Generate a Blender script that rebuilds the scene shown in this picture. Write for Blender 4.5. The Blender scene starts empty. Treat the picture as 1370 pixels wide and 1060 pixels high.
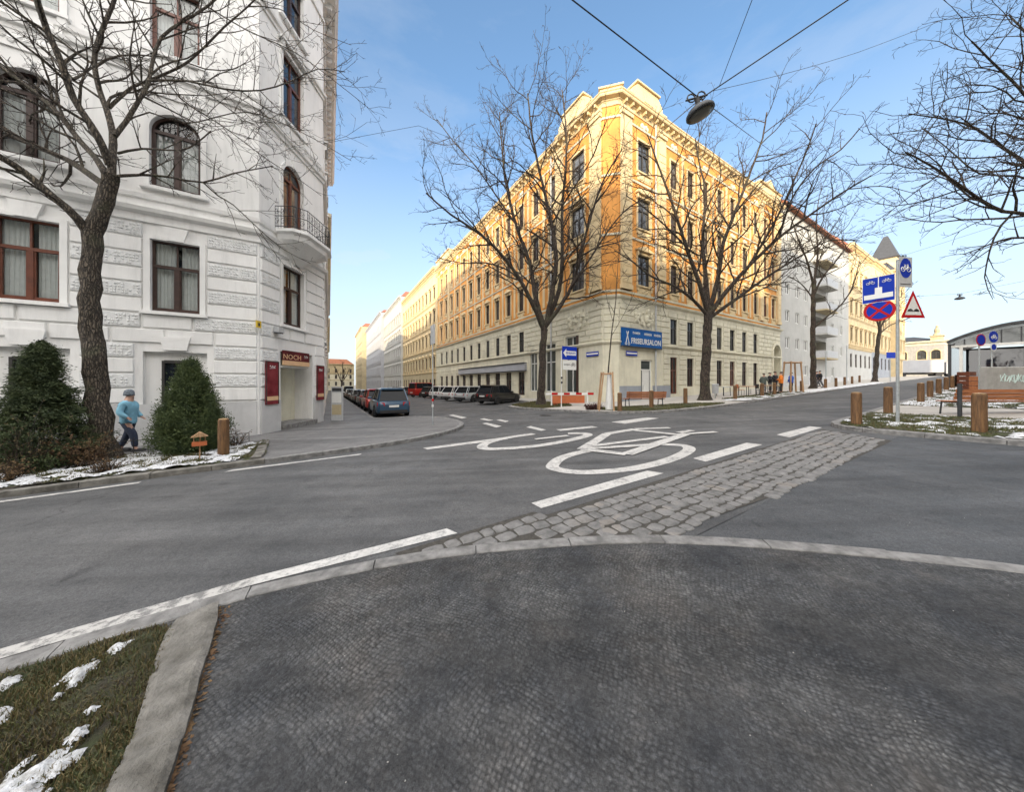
import bpy, math, random
import numpy as np
from mathutils import Vector, Matrix, noise as mnoise
R = math.radians
rnd = random.Random(7)
SC = bpy.context.scene
COL = SC.collection
# ---------------------------------------------------------------- camera and coordinates
# camera stands at (0,0,1.8) looking along +Y.  (s,t) is the street grid: s runs along the cross street, t along the side street
CA, SA = 0.859, 0.512
ANG = math.atan2(SA, CA)
CX, HY, FP, CH = 685.0, 512.0, 410.3, 1.8
def clamp(x, a, b): return a if x < a else b if x > b else x
def g(s, t): return .03*clamp(s, -45, 106) - .015*clamp(t, -35, 190)
def W(s, t): return (CA*s - SA*t, SA*s + CA*t)
def ST(x, y): return (CA*x + SA*y, -SA*x + CA*y)
def G(px, py, h=0.0):            # street-grid point of the ground seen at a photo pixel
    k = (px-CX)/FP; a = CA*k+SA; b = -SA*k+CA
    D = (CH-h)/((py-HY)/FP + .03*a - .015*b)
    return (a*D, b*D)
def PX(px, py, D): return Vector(((px-CX)/FP*D, D, CH+(HY-py)/FP*D))
def W3(s, t, z): x, y = W(s, t); return Vector((x, y, z))
# ---------------------------------------------------------------- mesh builder
class MB:
    def __init__(s, F=None, off=(0, 0, 0)):
        s.v = []; s.f = []; s.m = []; s.F = F; s.off = off
    def add(s, vs, fs, m=0):
        b = len(s.v)
        if s.F: vs = [s.F(*p) for p in vs]
        ox, oy, oz = s.off
        s.v += [(p[0]-ox, p[1]-oy, p[2]-oz) for p in vs]
        s.f += [tuple(i+b for i in f) for f in fs]; s.m += [m]*len(fs)
        return s
    def box(s, a0, a1, b0, b1, c0, c1, m=0):
        vs = [(a0,b0,c0),(a1,b0,c0),(a1,b1,c0),(a0,b1,c0),(a0,b0,c1),(a1,b0,c1),(a1,b1,c1),(a0,b1,c1)]
        return s.add(vs, [(0,3,2,1),(4,5,6,7),(0,1,5,4),(1,2,6,5),(2,3,7,6),(3,0,4,7)], m)
    def quad(s, p, m=0): return s.add(p, [tuple(range(len(p)))], m)
    def bev(s, a0, a1, b0, b1, c0, c1, e=.02, m=0):     # box with a chamfer on every edge of the b1 and c1 sides
        ax = [a0, a0+e, a1-e, a1]; vs = []; 
        vs = [(a0,b0,c0),(a1,b0,c0),(a1,b1,c0),(a0,b1,c0),(a0,b0,c1-e),(a1,b0,c1-e),(a1,b1,c1-e),(a0,b1,c1-e),
              (a0+e,b0+e,c1),(a1-e,b0+e,c1),(a1-e,b1-e,c1),(a0+e,b1-e,c1)]
        return s.add(vs, [(0,3,2,1),(0,1,5,4),(1,2,6,5),(2,3,7,6),(3,0,4,7),(4,5,9,8),(5,6,10,9),(6,7,11,10),(7,4,8,11),(8,9,10,11)], m)
    def prism(s, poly, y0, y1, m=0):                    # poly in (a,c), extruded along b
        n = len(poly)
        vs = [(a, y0, c) for a, c in poly]+[(a, y1, c) for a, c in poly]
        fs = [tuple(range(n)), tuple(range(2*n-1, n-1, -1))]+[(i, i+n, (i+1) % n+n, (i+1) % n) for i in range(n)]
        return s.add(vs, fs, m)
    def prismz(s, poly, z0, z1, m=0, top=1.0):
        n = len(poly); cx = sum(p[0] for p in poly)/n; cy = sum(p[1] for p in poly)/n
        vs = [(a, b, z0) for a, b in poly]+[(cx+(a-cx)*top, cy+(b-cy)*top, z1) for a, b in poly]
        fs = [tuple(range(n-1, -1, -1)), tuple(range(n, 2*n))]+[(i, (i+1) % n, (i+1) % n+n, i+n) for i in range(n)]
        return s.add(vs, fs, m)
    def tube(s, pts, rad, n=8, m=0, cap=True):
        pts = [Vector(p) for p in pts]
        if not hasattr(rad, '__len__'): rad = [rad]*len(pts)
        vs = []; fs = []; u = None
        for i, p in enumerate(pts):
            d = (pts[min(i+1, len(pts)-1)]-pts[max(i-1, 0)]).normalized()
            if u is None:
                u = d.cross(Vector((0, 0, 1)) if abs(d.z) < .9 else Vector((1, 0, 0))).normalized()
            u = (u-d*u.dot(d)).normalized(); w = d.cross(u)
            for k in range(n):
                a = 2*math.pi*k/n; q = p+(u*math.cos(a)+w*math.sin(a))*rad[i]; vs.append(tuple(q))
        for i in range(len(pts)-1):
            for k in range(n):
                fs.append((i*n+k, i*n+(k+1) % n, (i+1)*n+(k+1) % n, (i+1)*n+k))
        if cap: fs += [tuple(range(n-1, -1, -1)), tuple(range((len(pts)-1)*n, len(pts)*n))]
        return s.add(vs, fs, m)
    def lathe(s, prof, c=(0, 0, 0), n=16, m=0):         # prof: (r,z)
        vs = []; fs = []
        for r, z in prof:
            for k in range(n):
                a = 2*math.pi*k/n; vs.append((c[0]+r*math.cos(a), c[1]+r*math.sin(a), c[2]+z))
        for i in range(len(prof)-1):
            for k in range(n): fs.append((i*n+k, i*n+(k+1) % n, (i+1)*n+(k+1) % n, (i+1)*n+k))
        fs += [tuple(range(n-1, -1, -1)), tuple(range((len(prof)-1)*n, len(prof)*n))]
        return s.add(vs, fs, m)
    def sweep(s, path, prof, zf=None, m=0, cap=True):   # mitred sweep; path of (x,y); prof of (outward,z); outward = right of travel
        n = len(path); k = len(prof); vs = []; fs = []
        for i in range(n):
            p = Vector(path[i][:2])
            d0 = (p-Vector(path[i-1][:2])).normalized() if i else None
            d1 = (Vector(path[i+1][:2])-p).normalized() if i < n-1 else None
            if d0 is None: d0 = d1
            if d1 is None: d1 = d0
            n0 = Vector((d0.y, -d0.x)); n1 = Vector((d1.y, -d1.x)); mm = n0+n1
            mm = mm/max(mm.dot(n0), .3) if mm.length > 1e-6 else n0
            z0 = zf(*path[i][:2]) if zf else 0
            for o, z in prof: q = p+mm*o; vs.append((q.x, q.y, z+z0))
        for i in range(n-1):
            for j in range(k): fs.append((i*k+j, (i+1)*k+j, (i+1)*k+(j+1) % k, i*k+(j+1) % k))
        if cap: fs += [tuple(range(k)), tuple(range(n*k-1, (n-1)*k-1, -1))]
        F = s.F; s.F = None; s.add(vs, fs, m); s.F = F
        return s
    def build(s, name, mats, parent=None, smooth=False):
        me = s.mesh(name, mats, smooth)
        return link(name, me, parent)
    def mesh(s, name, mats, smooth=False):
        me = bpy.data.meshes.new(name); me.from_pydata(s.v, [], s.f)
        if not isinstance(mats, (list, tuple)): mats = [mats]
        for q in mats: me.materials.append(q)
        if len(mats) > 1: me.polygons.foreach_set('material_index', s.m)
        if smooth: me.polygons.foreach_set('use_smooth', [True]*len(s.f))
        me.update(); return me
def link(name, me, parent=None, loc=None, rz=0):
    o = bpy.data.objects.new(name, me); COL.objects.link(o)
    if parent: o.parent = parent
    if loc is not None: o.location = loc
    o.rotation_euler[2] = rz
    return o
def tag(o, label=None, cat=None, group=None, kind=None):
    if label: o['label'] = label
    if cat: o['category'] = cat
    if group: o['group'] = group
    if kind: o['kind'] = kind
    return o
def thing(name, label, cat, loc=(0, 0, 0), rz=0, group=None):
    o = link(name, None, None, loc, rz); return tag(o, label, cat, group)
def thing_st(name, label, cat, s, t, h=.1, rz=0, group=None):   # rz is measured in the street grid
    x, y = W(s, t); return thing(name, label, cat, (x, y, g(s, t)+h), rz+ANG, group)
def copy_tree(o, label=None, loc=None, rz=None, parent=None, group=None):
    c = o.copy(); COL.objects.link(c)
    if parent: c.parent = parent
    if loc is not None: c.location = loc
    if rz is not None: c.rotation_euler[2] = rz
    if label: c['label'] = label
    if group: c['group'] = group
    for ch in o.children: copy_tree(ch, parent=c)
    return c
def struct(o): o['kind'] = 'structure'; return o
# ---------------------------------------------------------------- materials
def newmat(name):
    m = bpy.data.materials.new(name); m.use_nodes = True; nt = m.node_tree
    return m, nt, nt.nodes['Principled BSDF']
def nd(nt, typ, **kw):
    n = nt.nodes.new(typ)
    for k, v in kw.items():
        if k in n.inputs: n.inputs[k].default_value = v
        else: setattr(n, k, v)
    return n
def rgb(c): return (c[0], c[1], c[2], 1)
def mixc(nt, fac, a, b, typ='MIX'):
    n = nt.nodes.new('ShaderNodeMix'); n.data_type = 'RGBA'; n.blend_type = typ
    for sock, v in ((n.inputs[0], fac), (n.inputs[6], a), (n.inputs[7], b)):
        if hasattr(v, 'links'): nt.links.new(v, sock)
        elif isinstance(v, (int, float)): sock.default_value = v
        else: sock.default_value = rgb(v)
    return n.outputs[2]
def ramp(nt, src, a, b, ca=0.0, cb=1.0):
    n = nt.nodes.new('ShaderNodeMapRange'); n.clamp = True
    n.inputs['From Min'].default_value = a; n.inputs['From Max'].default_value = b
    n.inputs['To Min'].default_value = ca; n.inputs['To Max'].default_value = cb
    nt.links.new(src, n.inputs['Value']); return n.outputs[0]
def coords(nt, world=True, scale=(1, 1, 1)):
    if world: src = nt.nodes.new('ShaderNodeNewGeometry').outputs['Position']
    else: src = nt.nodes.new('ShaderNodeTexCoord').outputs['Object']
    mp = nt.nodes.new('ShaderNodeMapping'); mp.inputs['Scale'].default_value = scale
    nt.links.new(src, mp.inputs['Vector']); return mp.outputs[0]
def noise(nt, vec, scale, detail=4, rough=.6):
    n = nd(nt, 'ShaderNodeTexNoise', Scale=scale, Detail=detail, Roughness=rough); nt.links.new(vec, n.inputs['Vector']); return n.outputs['Fac']
def bump(nt, bs, h, strength, dist=.02, prev=None):
    b = nd(nt, 'ShaderNodeBump', Strength=strength, Distance=dist); nt.links.new(h, b.inputs['Height'])
    if prev: nt.links.new(prev.outputs[0], b.inputs['Normal'])
    nt.links.new(b.outputs[0], bs.inputs['Normal']); return b
def mat(name, col, rough=.8, var=.12, vs=2.0, bmp=0, bs_=40, metal=0, world=True, col2=None, stain=0, spec=None, coat=0):
    m, nt, b = newmat(name)
    vec = coords(nt, world)
    c2 = col2 or [min(1, c*(1+var)) for c in col]; c1 = col if col2 else [c*(1-var) for c in col]
    out = mixc(nt, ramp(nt, noise(nt, vec, vs), .35, .65), c1, c2)
    if stain:
        sv = coords(nt, world, (1.6, 1.6, .18)); st = ramp(nt, noise(nt, sv, 2.2, 6, .7), .5, .72)
        ml = nt.nodes.new('ShaderNodeMath'); ml.operation = 'MULTIPLY'; ml.inputs[1].default_value = stain; nt.links.new(st, ml.inputs[0])
        out = mixc(nt, ml.outputs[0], out, [c*.45 for c in col])
    nt.links.new(out, b.inputs['Base Color'])
    b.inputs['Roughness'].default_value = rough; b.inputs['Metallic'].default_value = metal
    if spec is not None: b.inputs['Specular IOR Level'].default_value = spec
    if coat: b.inputs['Coat Weight'].default_value = coat; b.inputs['Coat Roughness'].default_value = .06
    if bmp: bump(nt, b, noise(nt, vec, bs_, 5, .65), bmp)
    return m
M = {}
def asphalt(name, c1, c2, fine=.5, patch=.5, relief=0, warm=None):
    m, nt, b = newmat(name); v = coords(nt)
    big = ramp(nt, noise(nt, v, patch, 6, .7), .36, .64)
    out = mixc(nt, big, c1, c2)
    vo = nd(nt, 'ShaderNodeTexVoronoi', Scale=140.0); nt.links.new(v, vo.inputs['Vector'])
    sp = ramp(nt, noise(nt, v, 160, 2, .8), .35, .7, .72, 1.3)
    out = mixc(nt, 1.0, out, sp, 'MULTIPLY')
    if warm: out = mixc(nt, ramp(nt, noise(nt, v, 1.3, 6, .7), .52, .62, 0, .6), out, warm)
    # long faint streaks left by traffic
    sv = nt.nodes.new('ShaderNodeMapping'); sv.inputs['Rotation'].default_value = (0, 0, -ANG); sv.inputs['Scale'].default_value = (.12, 1.4, 1)
    nt.links.new(v, sv.inputs['Vector'])
    st = ramp(nt, noise(nt, sv.outputs[0], 1.5, 5, .6),   .35, .7, .74, 1.2); out = mixc(nt, 1.0, out, st, 'MULTIPLY')
    oil = ramp(nt, noise(nt, v, 1.9, 6, .75), .58, .70, 1.0, .66); out = mixc(nt, 1.0, out, oil, 'MULTIPLY')
    agg = nd(nt, 'ShaderNodeTexVoronoi', Scale=75.0); nt.links.new(v, agg.inputs['Vector']); sa = nt.nodes.new('ShaderNodeSeparateColor'); nt.links.new(agg.outputs['Color'], sa.inputs[0])
    out = mixc(nt, 1.0, out, ramp(nt, sa.outputs[0], 0, 1, .78, 1.24), 'MULTIPLY')
    # cracks
    if not relief:
        cr = nd(nt, 'ShaderNodeTexVoronoi', Scale=.33, feature='DISTANCE_TO_EDGE')
        dv = nt.nodes.new('ShaderNodeVectorMath'); dv.operation = 'ADD'
        nn = nd(nt, 'ShaderNodeTexNoise', Scale=1.7, Detail=6.0); nt.links.new(v, nn.inputs['Vector'])
        nt.links.new(v, dv.inputs[0]); nt.links.new(nn.outputs['Color'], dv.inputs[1]); nt.links.new(dv.outputs[0], cr.inputs['Vector'])
        ck = ramp(nt, cr.outputs['Distance'], .002, .008, .62, 1.0)
        gate = ramp(nt, noise(nt, v, .35, 2), .55, .62)
        out = mixc(nt, gate, out, mixc(nt, 1.0, out, ck, 'MULTIPLY'))
    if relief:
        mp = nt.nodes.new('ShaderNodeMapping'); mp.inputs['Rotation'].default_value = (0, 0, .5); nt.links.new(v, mp.inputs['Vector'])
        wn = nd(nt, 'ShaderNodeTexNoise', Scale=1.1, Detail=2.0); nt.links.new(v, wn.inputs['Vector'])
        sc_ = nt.nodes.new('ShaderNodeVectorMath'); sc_.operation = 'SCALE'; sc_.inputs['Scale'].default_value = .25; nt.links.new(wn.outputs['Color'], sc_.inputs[0])
        ad = nt.nodes.new('ShaderNodeVectorMath'); ad.operation = 'ADD'; nt.links.new(mp.outputs[0], ad.inputs[0]); nt.links.new(sc_.outputs[0], ad.inputs[1])
        sq = nd(nt, 'ShaderNodeTexVoronoi', Scale=36.0, Randomness=.38); nt.links.new(ad.outputs[0], sq.inputs['Vector'])
        dots = ramp(nt, sq.outputs['Distance'], .22, .62, 1.0, 0.0)
        wear = ramp(nt, noise(nt, v, 1.1, 7, .75), .40, .60, .05, 1.0)
        mu = nt.nodes.new('ShaderNodeMath'); mu.operation = 'MULTIPLY'; nt.links.new(dots, mu.inputs[0]); nt.links.new(wear, mu.inputs[1])
        sepc = nt.nodes.new('ShaderNodeSeparateColor'); nt.links.new(sq.outputs['Color'], sepc.inputs[0]); out = mixc(nt, 1.0, out, ramp(nt, sepc.outputs[0], 0, 1, .82, 1.18), 'MULTIPLY')
        shade = ramp(nt, mu.outputs[0], 0, .8, .68, 1.38); out = mixc(nt, 1.0, out, shade, 'MULTIPLY')
        blot = ramp(nt, noise(nt, v, 3.2, 6, .8), .3, .7, .72, 1.3); out = mixc(nt, 1.0, out, blot, 'MULTIPLY')
        b1 = bump(nt, b, mu.outputs[0], .9, .012)
        bump(nt, b, noise(nt, v, 110, 3, .8), fine, .006, b1)
    else: bump(nt, b, noise(nt, v, 120, 3, .8), fine, .006)
    nt.links.new(out, b.inputs['Base Color'])
    rr = ramp(nt, noise(nt, v, 2.5, 4), .3, .7, .62, .85); nt.links.new(rr, b.inputs['Roughness'])
    b.inputs['Specular IOR Level'].default_value = .22
    return m
M['road'] = asphalt('road_asphalt', (.072, .074, .077), (.115, .115, .116), .5, .45)
M['walkasphalt'] = asphalt('walk_asphalt', (.135, .134, .134), (.18, .178, .176), .5, .6)
M['studded'] = asphalt('studded_asphalt', (.048, .051, .056), (.094, .094, .093), .9, 1.2, 1, (.092, .086, .081))
M['drive'] = asphalt('drive_asphalt', (.062, .066, .071), (.088, .091, .096), .7, .7)
M['paving'] = mat('light_paving', (.36, .34, .31), .85, .12, 1.5, .3, 60)
M['granite'] = mat('granite', (.115, .113, .11), .8, 0, 7, .7, 60, col2=(.25, .245, .238))
M['granite_dark'] = mat('granite_weathered', (.075, .07, .06), .85, .3, 4, 1.0, 28, col2=(.215, .205, .185))
def sett_mat():
    m, nt, b = newmat('sett_granite'); v = coords(nt)
    cell = nd(nt, 'ShaderNodeTexVoronoi', Scale=3.4); nt.links.new(v, cell.inputs['Vector'])
    base = mixc(nt, ramp(nt, noise(nt, v, 6, 5, .7), .3, .7), (.085, .084, .082), (.215, .21, .205))
    sep = nt.nodes.new('ShaderNodeSeparateColor'); nt.links.new(cell.outputs['Color'], sep.inputs[0])
    out = mixc(nt, ramp(nt, sep.outputs[0], .82, 1, 0, .35), base, (.28, .24, .20))
    nt.links.new(out, b.inputs['Base Color']); b.inputs['Roughness'].default_value = .75
    bump(nt, b, noise(nt, v, 45, 5, .7), .6, .015); return m
M['sett'] = sett_mat()
M['joint'] = mat('sand_joint', (.05, .046, .04), .95, .3, 20, .6, 80)
def paintmat():
    m, nt, b = newmat('road_paint'); v = coords(nt)
    wear = ramp(nt, noise(nt, v, 22, 6, .8), .50, .66)
    w2 = ramp(nt, noise(nt, v, 3, 5, .7), .3, .7, .8, 1.06)
    w3 = ramp(nt, noise(nt, v, 4, 8, .8), .52, .60, 0, .75); out = mixc(nt, 1.0, mixc(nt, w3, mixc(nt, wear, (.52, .51, .49), (.24, .24, .235)), (.20, .20, .198)), w2, 'MULTIPLY')
    nt.links.new(out, b.inputs['Base Color']); b.inputs['Roughness'].default_value = .6
    bump(nt, b, noise(nt, v, 100, 3), .3, .004); return m
M['paint'] = paintmat()
def wornpaint():
    m, nt, b = newmat('worn_paint'); v = coords(nt)
    wear = ramp(nt, noise(nt, v, 9, 7, .8), .47, .58)
    nt.links.new(mixc(nt, wear, (.42, .41, .39), (.16, .158, .155)), b.inputs['Base Color']); b.inputs['Roughness'].default_value = .75
    bump(nt, b, noise(nt, v, 100, 3), .4, .004); return m
M['wornpaint'] = wornpaint()
def soilmat():
    m, nt, b = newmat('bed_soil'); v = coords(nt)
    a = mixc(nt, ramp(nt, noise(nt, v, 2.2, 5, .7), .42, .58), (.045, .035, .024), (.05, .062, .02))
    a = mixc(nt, ramp(nt, noise(nt, v, 9, 5, .7), .55, .7, 0, .7), a, (.11, .085, .045))
    nt.links.new(a, b.inputs['Base Color']); b.inputs['Roughness'].default_value = .95
    bump(nt, b, noise(nt, v, 30, 6, .8), 1, .04); return m
M['soil'] = soilmat()
M['grass'] = mat('grass_blades', (.035, .05, .012), .7, 0, 2.5, col2=(.10, .105, .032))
M['drygrass'] = mat('dry_grass', (.11, .085, .035), .8, .35, 3)
M['snow'] = mat('snow', (.38, .38, .37), .7, 0, 26, 1.0, 45, col2=(.70, .72, .76))
M['wall_white'] = mat('white_stucco', (.78, .775, .76), .85, .05, .8, .2, 30, stain=.26)
M['plinth_grey'] = mat('grey_plinth', (.50, .50, .50), .85, .08, 1.2, .25, 25, stain=.2)
M['verm'] = mat('tooled_stucco', (.70, .705, .70), .9, .06, 6, 1.0, 14)
M['orange'] = mat('orange_stucco', (.58, .26, .06), .85, .2, .7, .15, 25, stain=.25)
M['cream'] = mat('cream_stucco', (.60, .475, .28), .85, .1, .8, .15, 25, stain=.22)
M['cream2'] = mat('pale_stucco', (.60, .57, .45), .85, .1, .8, .3, 22, stain=.3)
M['yellow'] = mat('yellow_stucco', (.42, .35, .22), .85, .1, .8, .15, 25, stain=.2)
M['white2'] = mat('offwhite_stucco', (.42, .42, .40), .85, .06, .7, .12, 25, stain=.2)
M['lilac'] = mat('cool_white_stucco', (.35, .36, .385), .85, .06, .7, .12, 25, stain=.15)
M['pink'] = mat('pink_stucco', (.55, .33, .26), .85, .08, .7)
M['greyplinth2'] = mat('blue_grey_plinth', (.27, .29, .32), .85, .1, 1.5, .2, 25, stain=.2)
M['rooftile'] = mat('roof_tile', (.24, .09, .045), .8, .25, 3, .5, 20)
M['slate'] = mat('roof_slate', (.035, .037, .042), .5, .2, 3, .3, 20)
M['conc'] = mat('concrete', (.33, .32, .30), .85, .12, 3, .4, 30, stain=.25)
M['frame_brown'] = mat('brown_frame', (.045, .022, .016), .5, .2, 6)
M['frame_red'] = mat('red_brown_frame', (.12, .036, .018), .45, .2, 6)
M['frame_dark'] = mat('dark_frame', (.035, .032, .03), .5, .2, 6)
M['frame_white'] = mat('white_frame', (.66, .66, .63), .5, .05, 6)
M['metal'] = mat('galvanised', (.42, .45, .46), .45, .12, 12, metal=.6)
M['dmetal'] = mat('dark_metal', (.045, .048, .052), .5, .15, 10, metal=.3)
M['black'] = mat('black_rubber', (.018, .018, .02), .75, .1, 10)
M['iron'] = mat('black_iron', (.02, .02, .022), .5, .1, 10)
M['bark'] = None
def barkmat(name, a, b_, sc):
    m, nt, b = newmat(name); v = coords(nt, True, (1, 1, .2)); v2 = coords(nt)
    dn = nd(nt, 'ShaderNodeTexNoise', Scale=5.0, Detail=4.0); nt.links.new(v2, dn.inputs['Vector'])
    s_ = nt.nodes.new('ShaderNodeVectorMath'); s_.operation = 'SCALE'; s_.inputs['Scale'].default_value = .09; nt.links.new(dn.outputs['Color'], s_.inputs[0])
    ad = nt.nodes.new('ShaderNodeVectorMath'); ad.operation = 'ADD'; nt.links.new(v, ad.inputs[0]); nt.links.new(s_.outputs[0], ad.inputs[1])
    vo = nd(nt, 'ShaderNodeTexVoronoi', Scale=sc*1.25, feature='DISTANCE_TO_EDGE'); nt.links.new(ad.outputs[0], vo.inputs['Vector'])
    fis = ramp(nt, vo.outputs['Distance'], .0, .22); n1 = noise(nt, v, sc*1.6, 6, .75)
    c = mixc(nt, ramp(nt, n1, .35, .65), a, b_); c = mixc(nt, fis, [x*.42 for x in a], c)
    c = mixc(nt, ramp(nt, noise(nt, v2, 1.4, 4), .55, .7, 0, .5), c, (.10, .11, .06))
    nt.links.new(c, b.inputs['Base Color']); b.inputs['Roughness'].default_value = .9
    b1 = bump(nt, b, fis, 1.0, .035); b2 = bump(nt, b, n1, .8, .02, b1); return m
M['bark'] = barkmat('tree_bark', (.05, .039, .029), (.19, .155, .115), 18)
M['bark2'] = barkmat('dark_tree_bark', (.035, .026, .02), (.12, .088, .064), 12)
M['twig'] = mat('twig', (.036, .026, .02), .9, .3, 3, world=True)
M['post'] = None
def woodmat(name, a, b_, sc=(8, 8, .8), world=False, rough=.75):
    m, nt, b = newmat(name); v = coords(nt, world, sc); n1 = noise(nt, v, 3, 6, .7)
    c = mixc(nt, ramp(nt, n1, .35, .65), a, b_)
    nt.links.new(c, b.inputs['Base Color']); b.inputs['Roughness'].default_value = rough; bump(nt, b, n1, .5, .01); return m
M['post'] = woodmat('post_wood', (.065, .032, .014), (.20, .105, .042))
M['postpale'] = woodmat('post_end_grain', (.25, .15, .07), (.40, .27, .14), (6, 6, 6))
M['bench'] = woodmat('bench_wood', (.21, .065, .022), (.40, .155, .06), (.8, 8, 8))
M['stake'] = woodmat('stake_wood', (.27, .15, .075), (.48, .31, .17))
M['conifer'] = mat('conifer_leaf', (.026, .046, .014), .75, 0, 5, col2=(.085, .115, .034))
M['conifer2'] = mat('spruce_leaf', (.022, .038, .014), .75, 0, 5, col2=(.075, .10, .036))
M['brownleaf'] = mat('brown_leaf', (.09, .045, .02), .85, 0, 4, col2=(.17, .11, .05))
M['barberry'] = mat('barberry_leaf', (.06, .012, .012), .85, .4, 8)
M['blue'] = mat('sign_blue', (.004, .03, .33), .55, .04, 8, spec=.15)
M['shopblue'] = mat('shop_sign_blue', (.006, .085, .30), .5, .15, 2, spec=.2)
M['red'] = mat('sign_red', (.40, .008, .012), .55, .05, 8, spec=.15)
M['white'] = mat('sign_white', (.66, .66, .64), .45, .03, 8)
M['signgrey'] = mat('sign_back', (.42, .43, .44), .5, .08, 8)
M['maroon'] = mat('maroon_board', (.07, .008, .012), .5, .3, 1.5, col2=(.13, .016, .022), spec=.2)
M['posterred'] = mat('poster_red', (.12, .008, .014), .5, 0, 2.0, col2=(.22, .035, .045), spec=.2)
M['peach'] = mat('peach_board', (.66, .43, .25), .5, .08, 3)
M['black2'] = mat('black_print', (.02, .02, .025), .5, .1, 8)
M['yellowp'] = mat('yellow_plastic', (.62, .43, .04), .5, .08, 5)
M['orangep'] = mat('orange_plastic', (.42, .115, .04), .5, .1, 3)
M['graff'] = mat('graffiti_paint', (.50, .62, .58), .6, .1, 4)
M['skin'] = mat('skin', (.50, .30, .22), .6, .05, 8)
def glassmat(name, a, b_, rough=.04):
    m, nt, b = newmat(name)
    oi = nt.nodes.new('ShaderNodeObjectInfo'); v = coords(nt)
    f = ramp(nt, oi.outputs['Random'], .45, .95)
    c = mixc(nt, f, a, b_)
    c = mixc(nt, ramp(nt, noise(nt, v, .9, 3), .42, .6, 0, .7), c, a)
    nt.links.new(c, b.inputs['Base Color']); b.inputs['Roughness'].default_value = rough
    b.inputs['Specular IOR Level'].default_value = .8
    bump(nt, b, noise(nt, v, .8, 2), .15, .05); return m
M['pane'] = glassmat('window_pane', (.018, .022, .028), (.13, .135, .14))
M['paneblue'] = glassmat('dark_pane', (.012, .015, .02), (.03, .04, .05))
M['shopglass'] = glassmat('shop_glass', (.05, .06, .06), (.16, .18, .17), .06)
def clearglass():
    m, nt, b = newmat('clear_glass'); nt.nodes.remove(b)
    tr = nd(nt, 'ShaderNodeBsdfTransparent'); gl = nd(nt, 'ShaderNodeBsdfGlossy', Roughness=.02); lw = nd(nt, 'ShaderNodeLayerWeight', Blend=.5)
    tr.inputs[0].default_value = (.8, .83, .84, 1)
    mx = nt.nodes.new('ShaderNodeMixShader'); pw = nt.nodes.new('ShaderNodeMath'); pw.operation = 'POWER'; pw.inputs[1].default_value = 3; nt.links.new(lw.outputs['Facing'], pw.inputs[0]); nt.links.new(ramp(nt, pw.outputs[0], 0, 1, .07, .8), mx.inputs[0]); nt.links.new(tr.outputs[0], mx.inputs[1]); nt.links.new(gl.outputs[0], mx.inputs[2])
    nt.links.new(mx.outputs[0], nt.nodes['Material Output'].inputs[0]); return m
M['glass'] = clearglass()
M['curtain'] = mat('curtain_cloth', (.66, .66, .63), .9, .05, 8, world=False)
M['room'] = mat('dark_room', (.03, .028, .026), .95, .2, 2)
# ---------------------------------------------------------------- facades
class Fr:                                               # wall frame: u along the wall (seen left to right), o outward, z up
    def __init__(s, x, y, dx, dy, off=(0, 0, 0)):
        l = math.hypot(dx, dy); s.x = x; s.y = y; s.dx = dx/l; s.dy = dy/l; s.off = off; s.rz = math.atan2(dy, dx)
    def __call__(s, u, o, z): return (s.x+s.dx*u+s.dy*o, s.y+s.dy*u-s.dx*o, z)
    def loc(s, u, o, z): p = s(u, o, z); return (p[0]-s.off[0], p[1]-s.off[1], p[2]-s.off[2])
    def mb(s): return MB(s, s.off)
def wall_holes(mb, u0, u1, z0, z1, holes, depth=.24, m=0, mr=None):
    mr = m if mr is None else mr
    us = sorted(set([u0, u1]+[h[0] for h in holes]+[h[1] for h in holes])); us = [u for u in us if u0 <= u <= u1]
    for a, b in zip(us[:-1], us[1:]):
        if b-a < 1e-5: continue
        mid = (a+b)/2; hs = sorted([(h[2], h[3]) for h in holes if h[0] < mid < h[1]]); z = z0
        for c, d in hs+[(z1, z1)]:
            if c > z+1e-5: mb.quad([(a,0,z),(b,0,z),(b,0,c),(a,0,c)], m)
            z = max(z, d)
    for h in holes:
        a, b, c, d = h[:4]; arch = len(h) > 4 and h[4]
        dp = h[5] if len(h) > 5 else depth
        mb.quad([(a,0,c),(b,0,c),(b,-dp,c),(a,-dp,c)], mr)
        if not arch:
            mb.quad([(a,0,d),(a,-dp,d),(b,-dp,d),(b,0,d)], mr)
            mb.quad([(a,0,c),(a,-dp,c),(a,-dp,d),(a,0,d)], mr); mb.quad([(b,0,c),(b,0,d),(b,-dp,d),(b,-dp,c)], mr)
        else:
            r = (b-a)/2; zc = d-r; mid = (a+b)/2; N = 12
            mb.quad([(a,0,c),(a,-dp,c),(a,-dp,zc),(a,0,zc)], mr); mb.quad([(b,0,c),(b,0,zc),(b,-dp,zc),(b,-dp,c)], mr)
            P = [(mid-r*math.cos(math.pi*i/N), zc+r*math.sin(math.pi*i/N)) for i in range(N+1)]
            for i in range(N):
                p, q = P[i], P[i+1]
                mb.quad([(p[0],0,p[1]),(p[0],-dp,p[1]),(q[0],-dp,q[1]),(q[0],0,q[1])], mr)
                cx = a if i < N/2 else b
                mb.quad([(cx,0,d),(p[0],0,p[1]),(q[0],0,q[1])], m)
            mb.quad([(a,0,d),(mid,0,d-1e-4),(b,0,d)], m)
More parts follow.
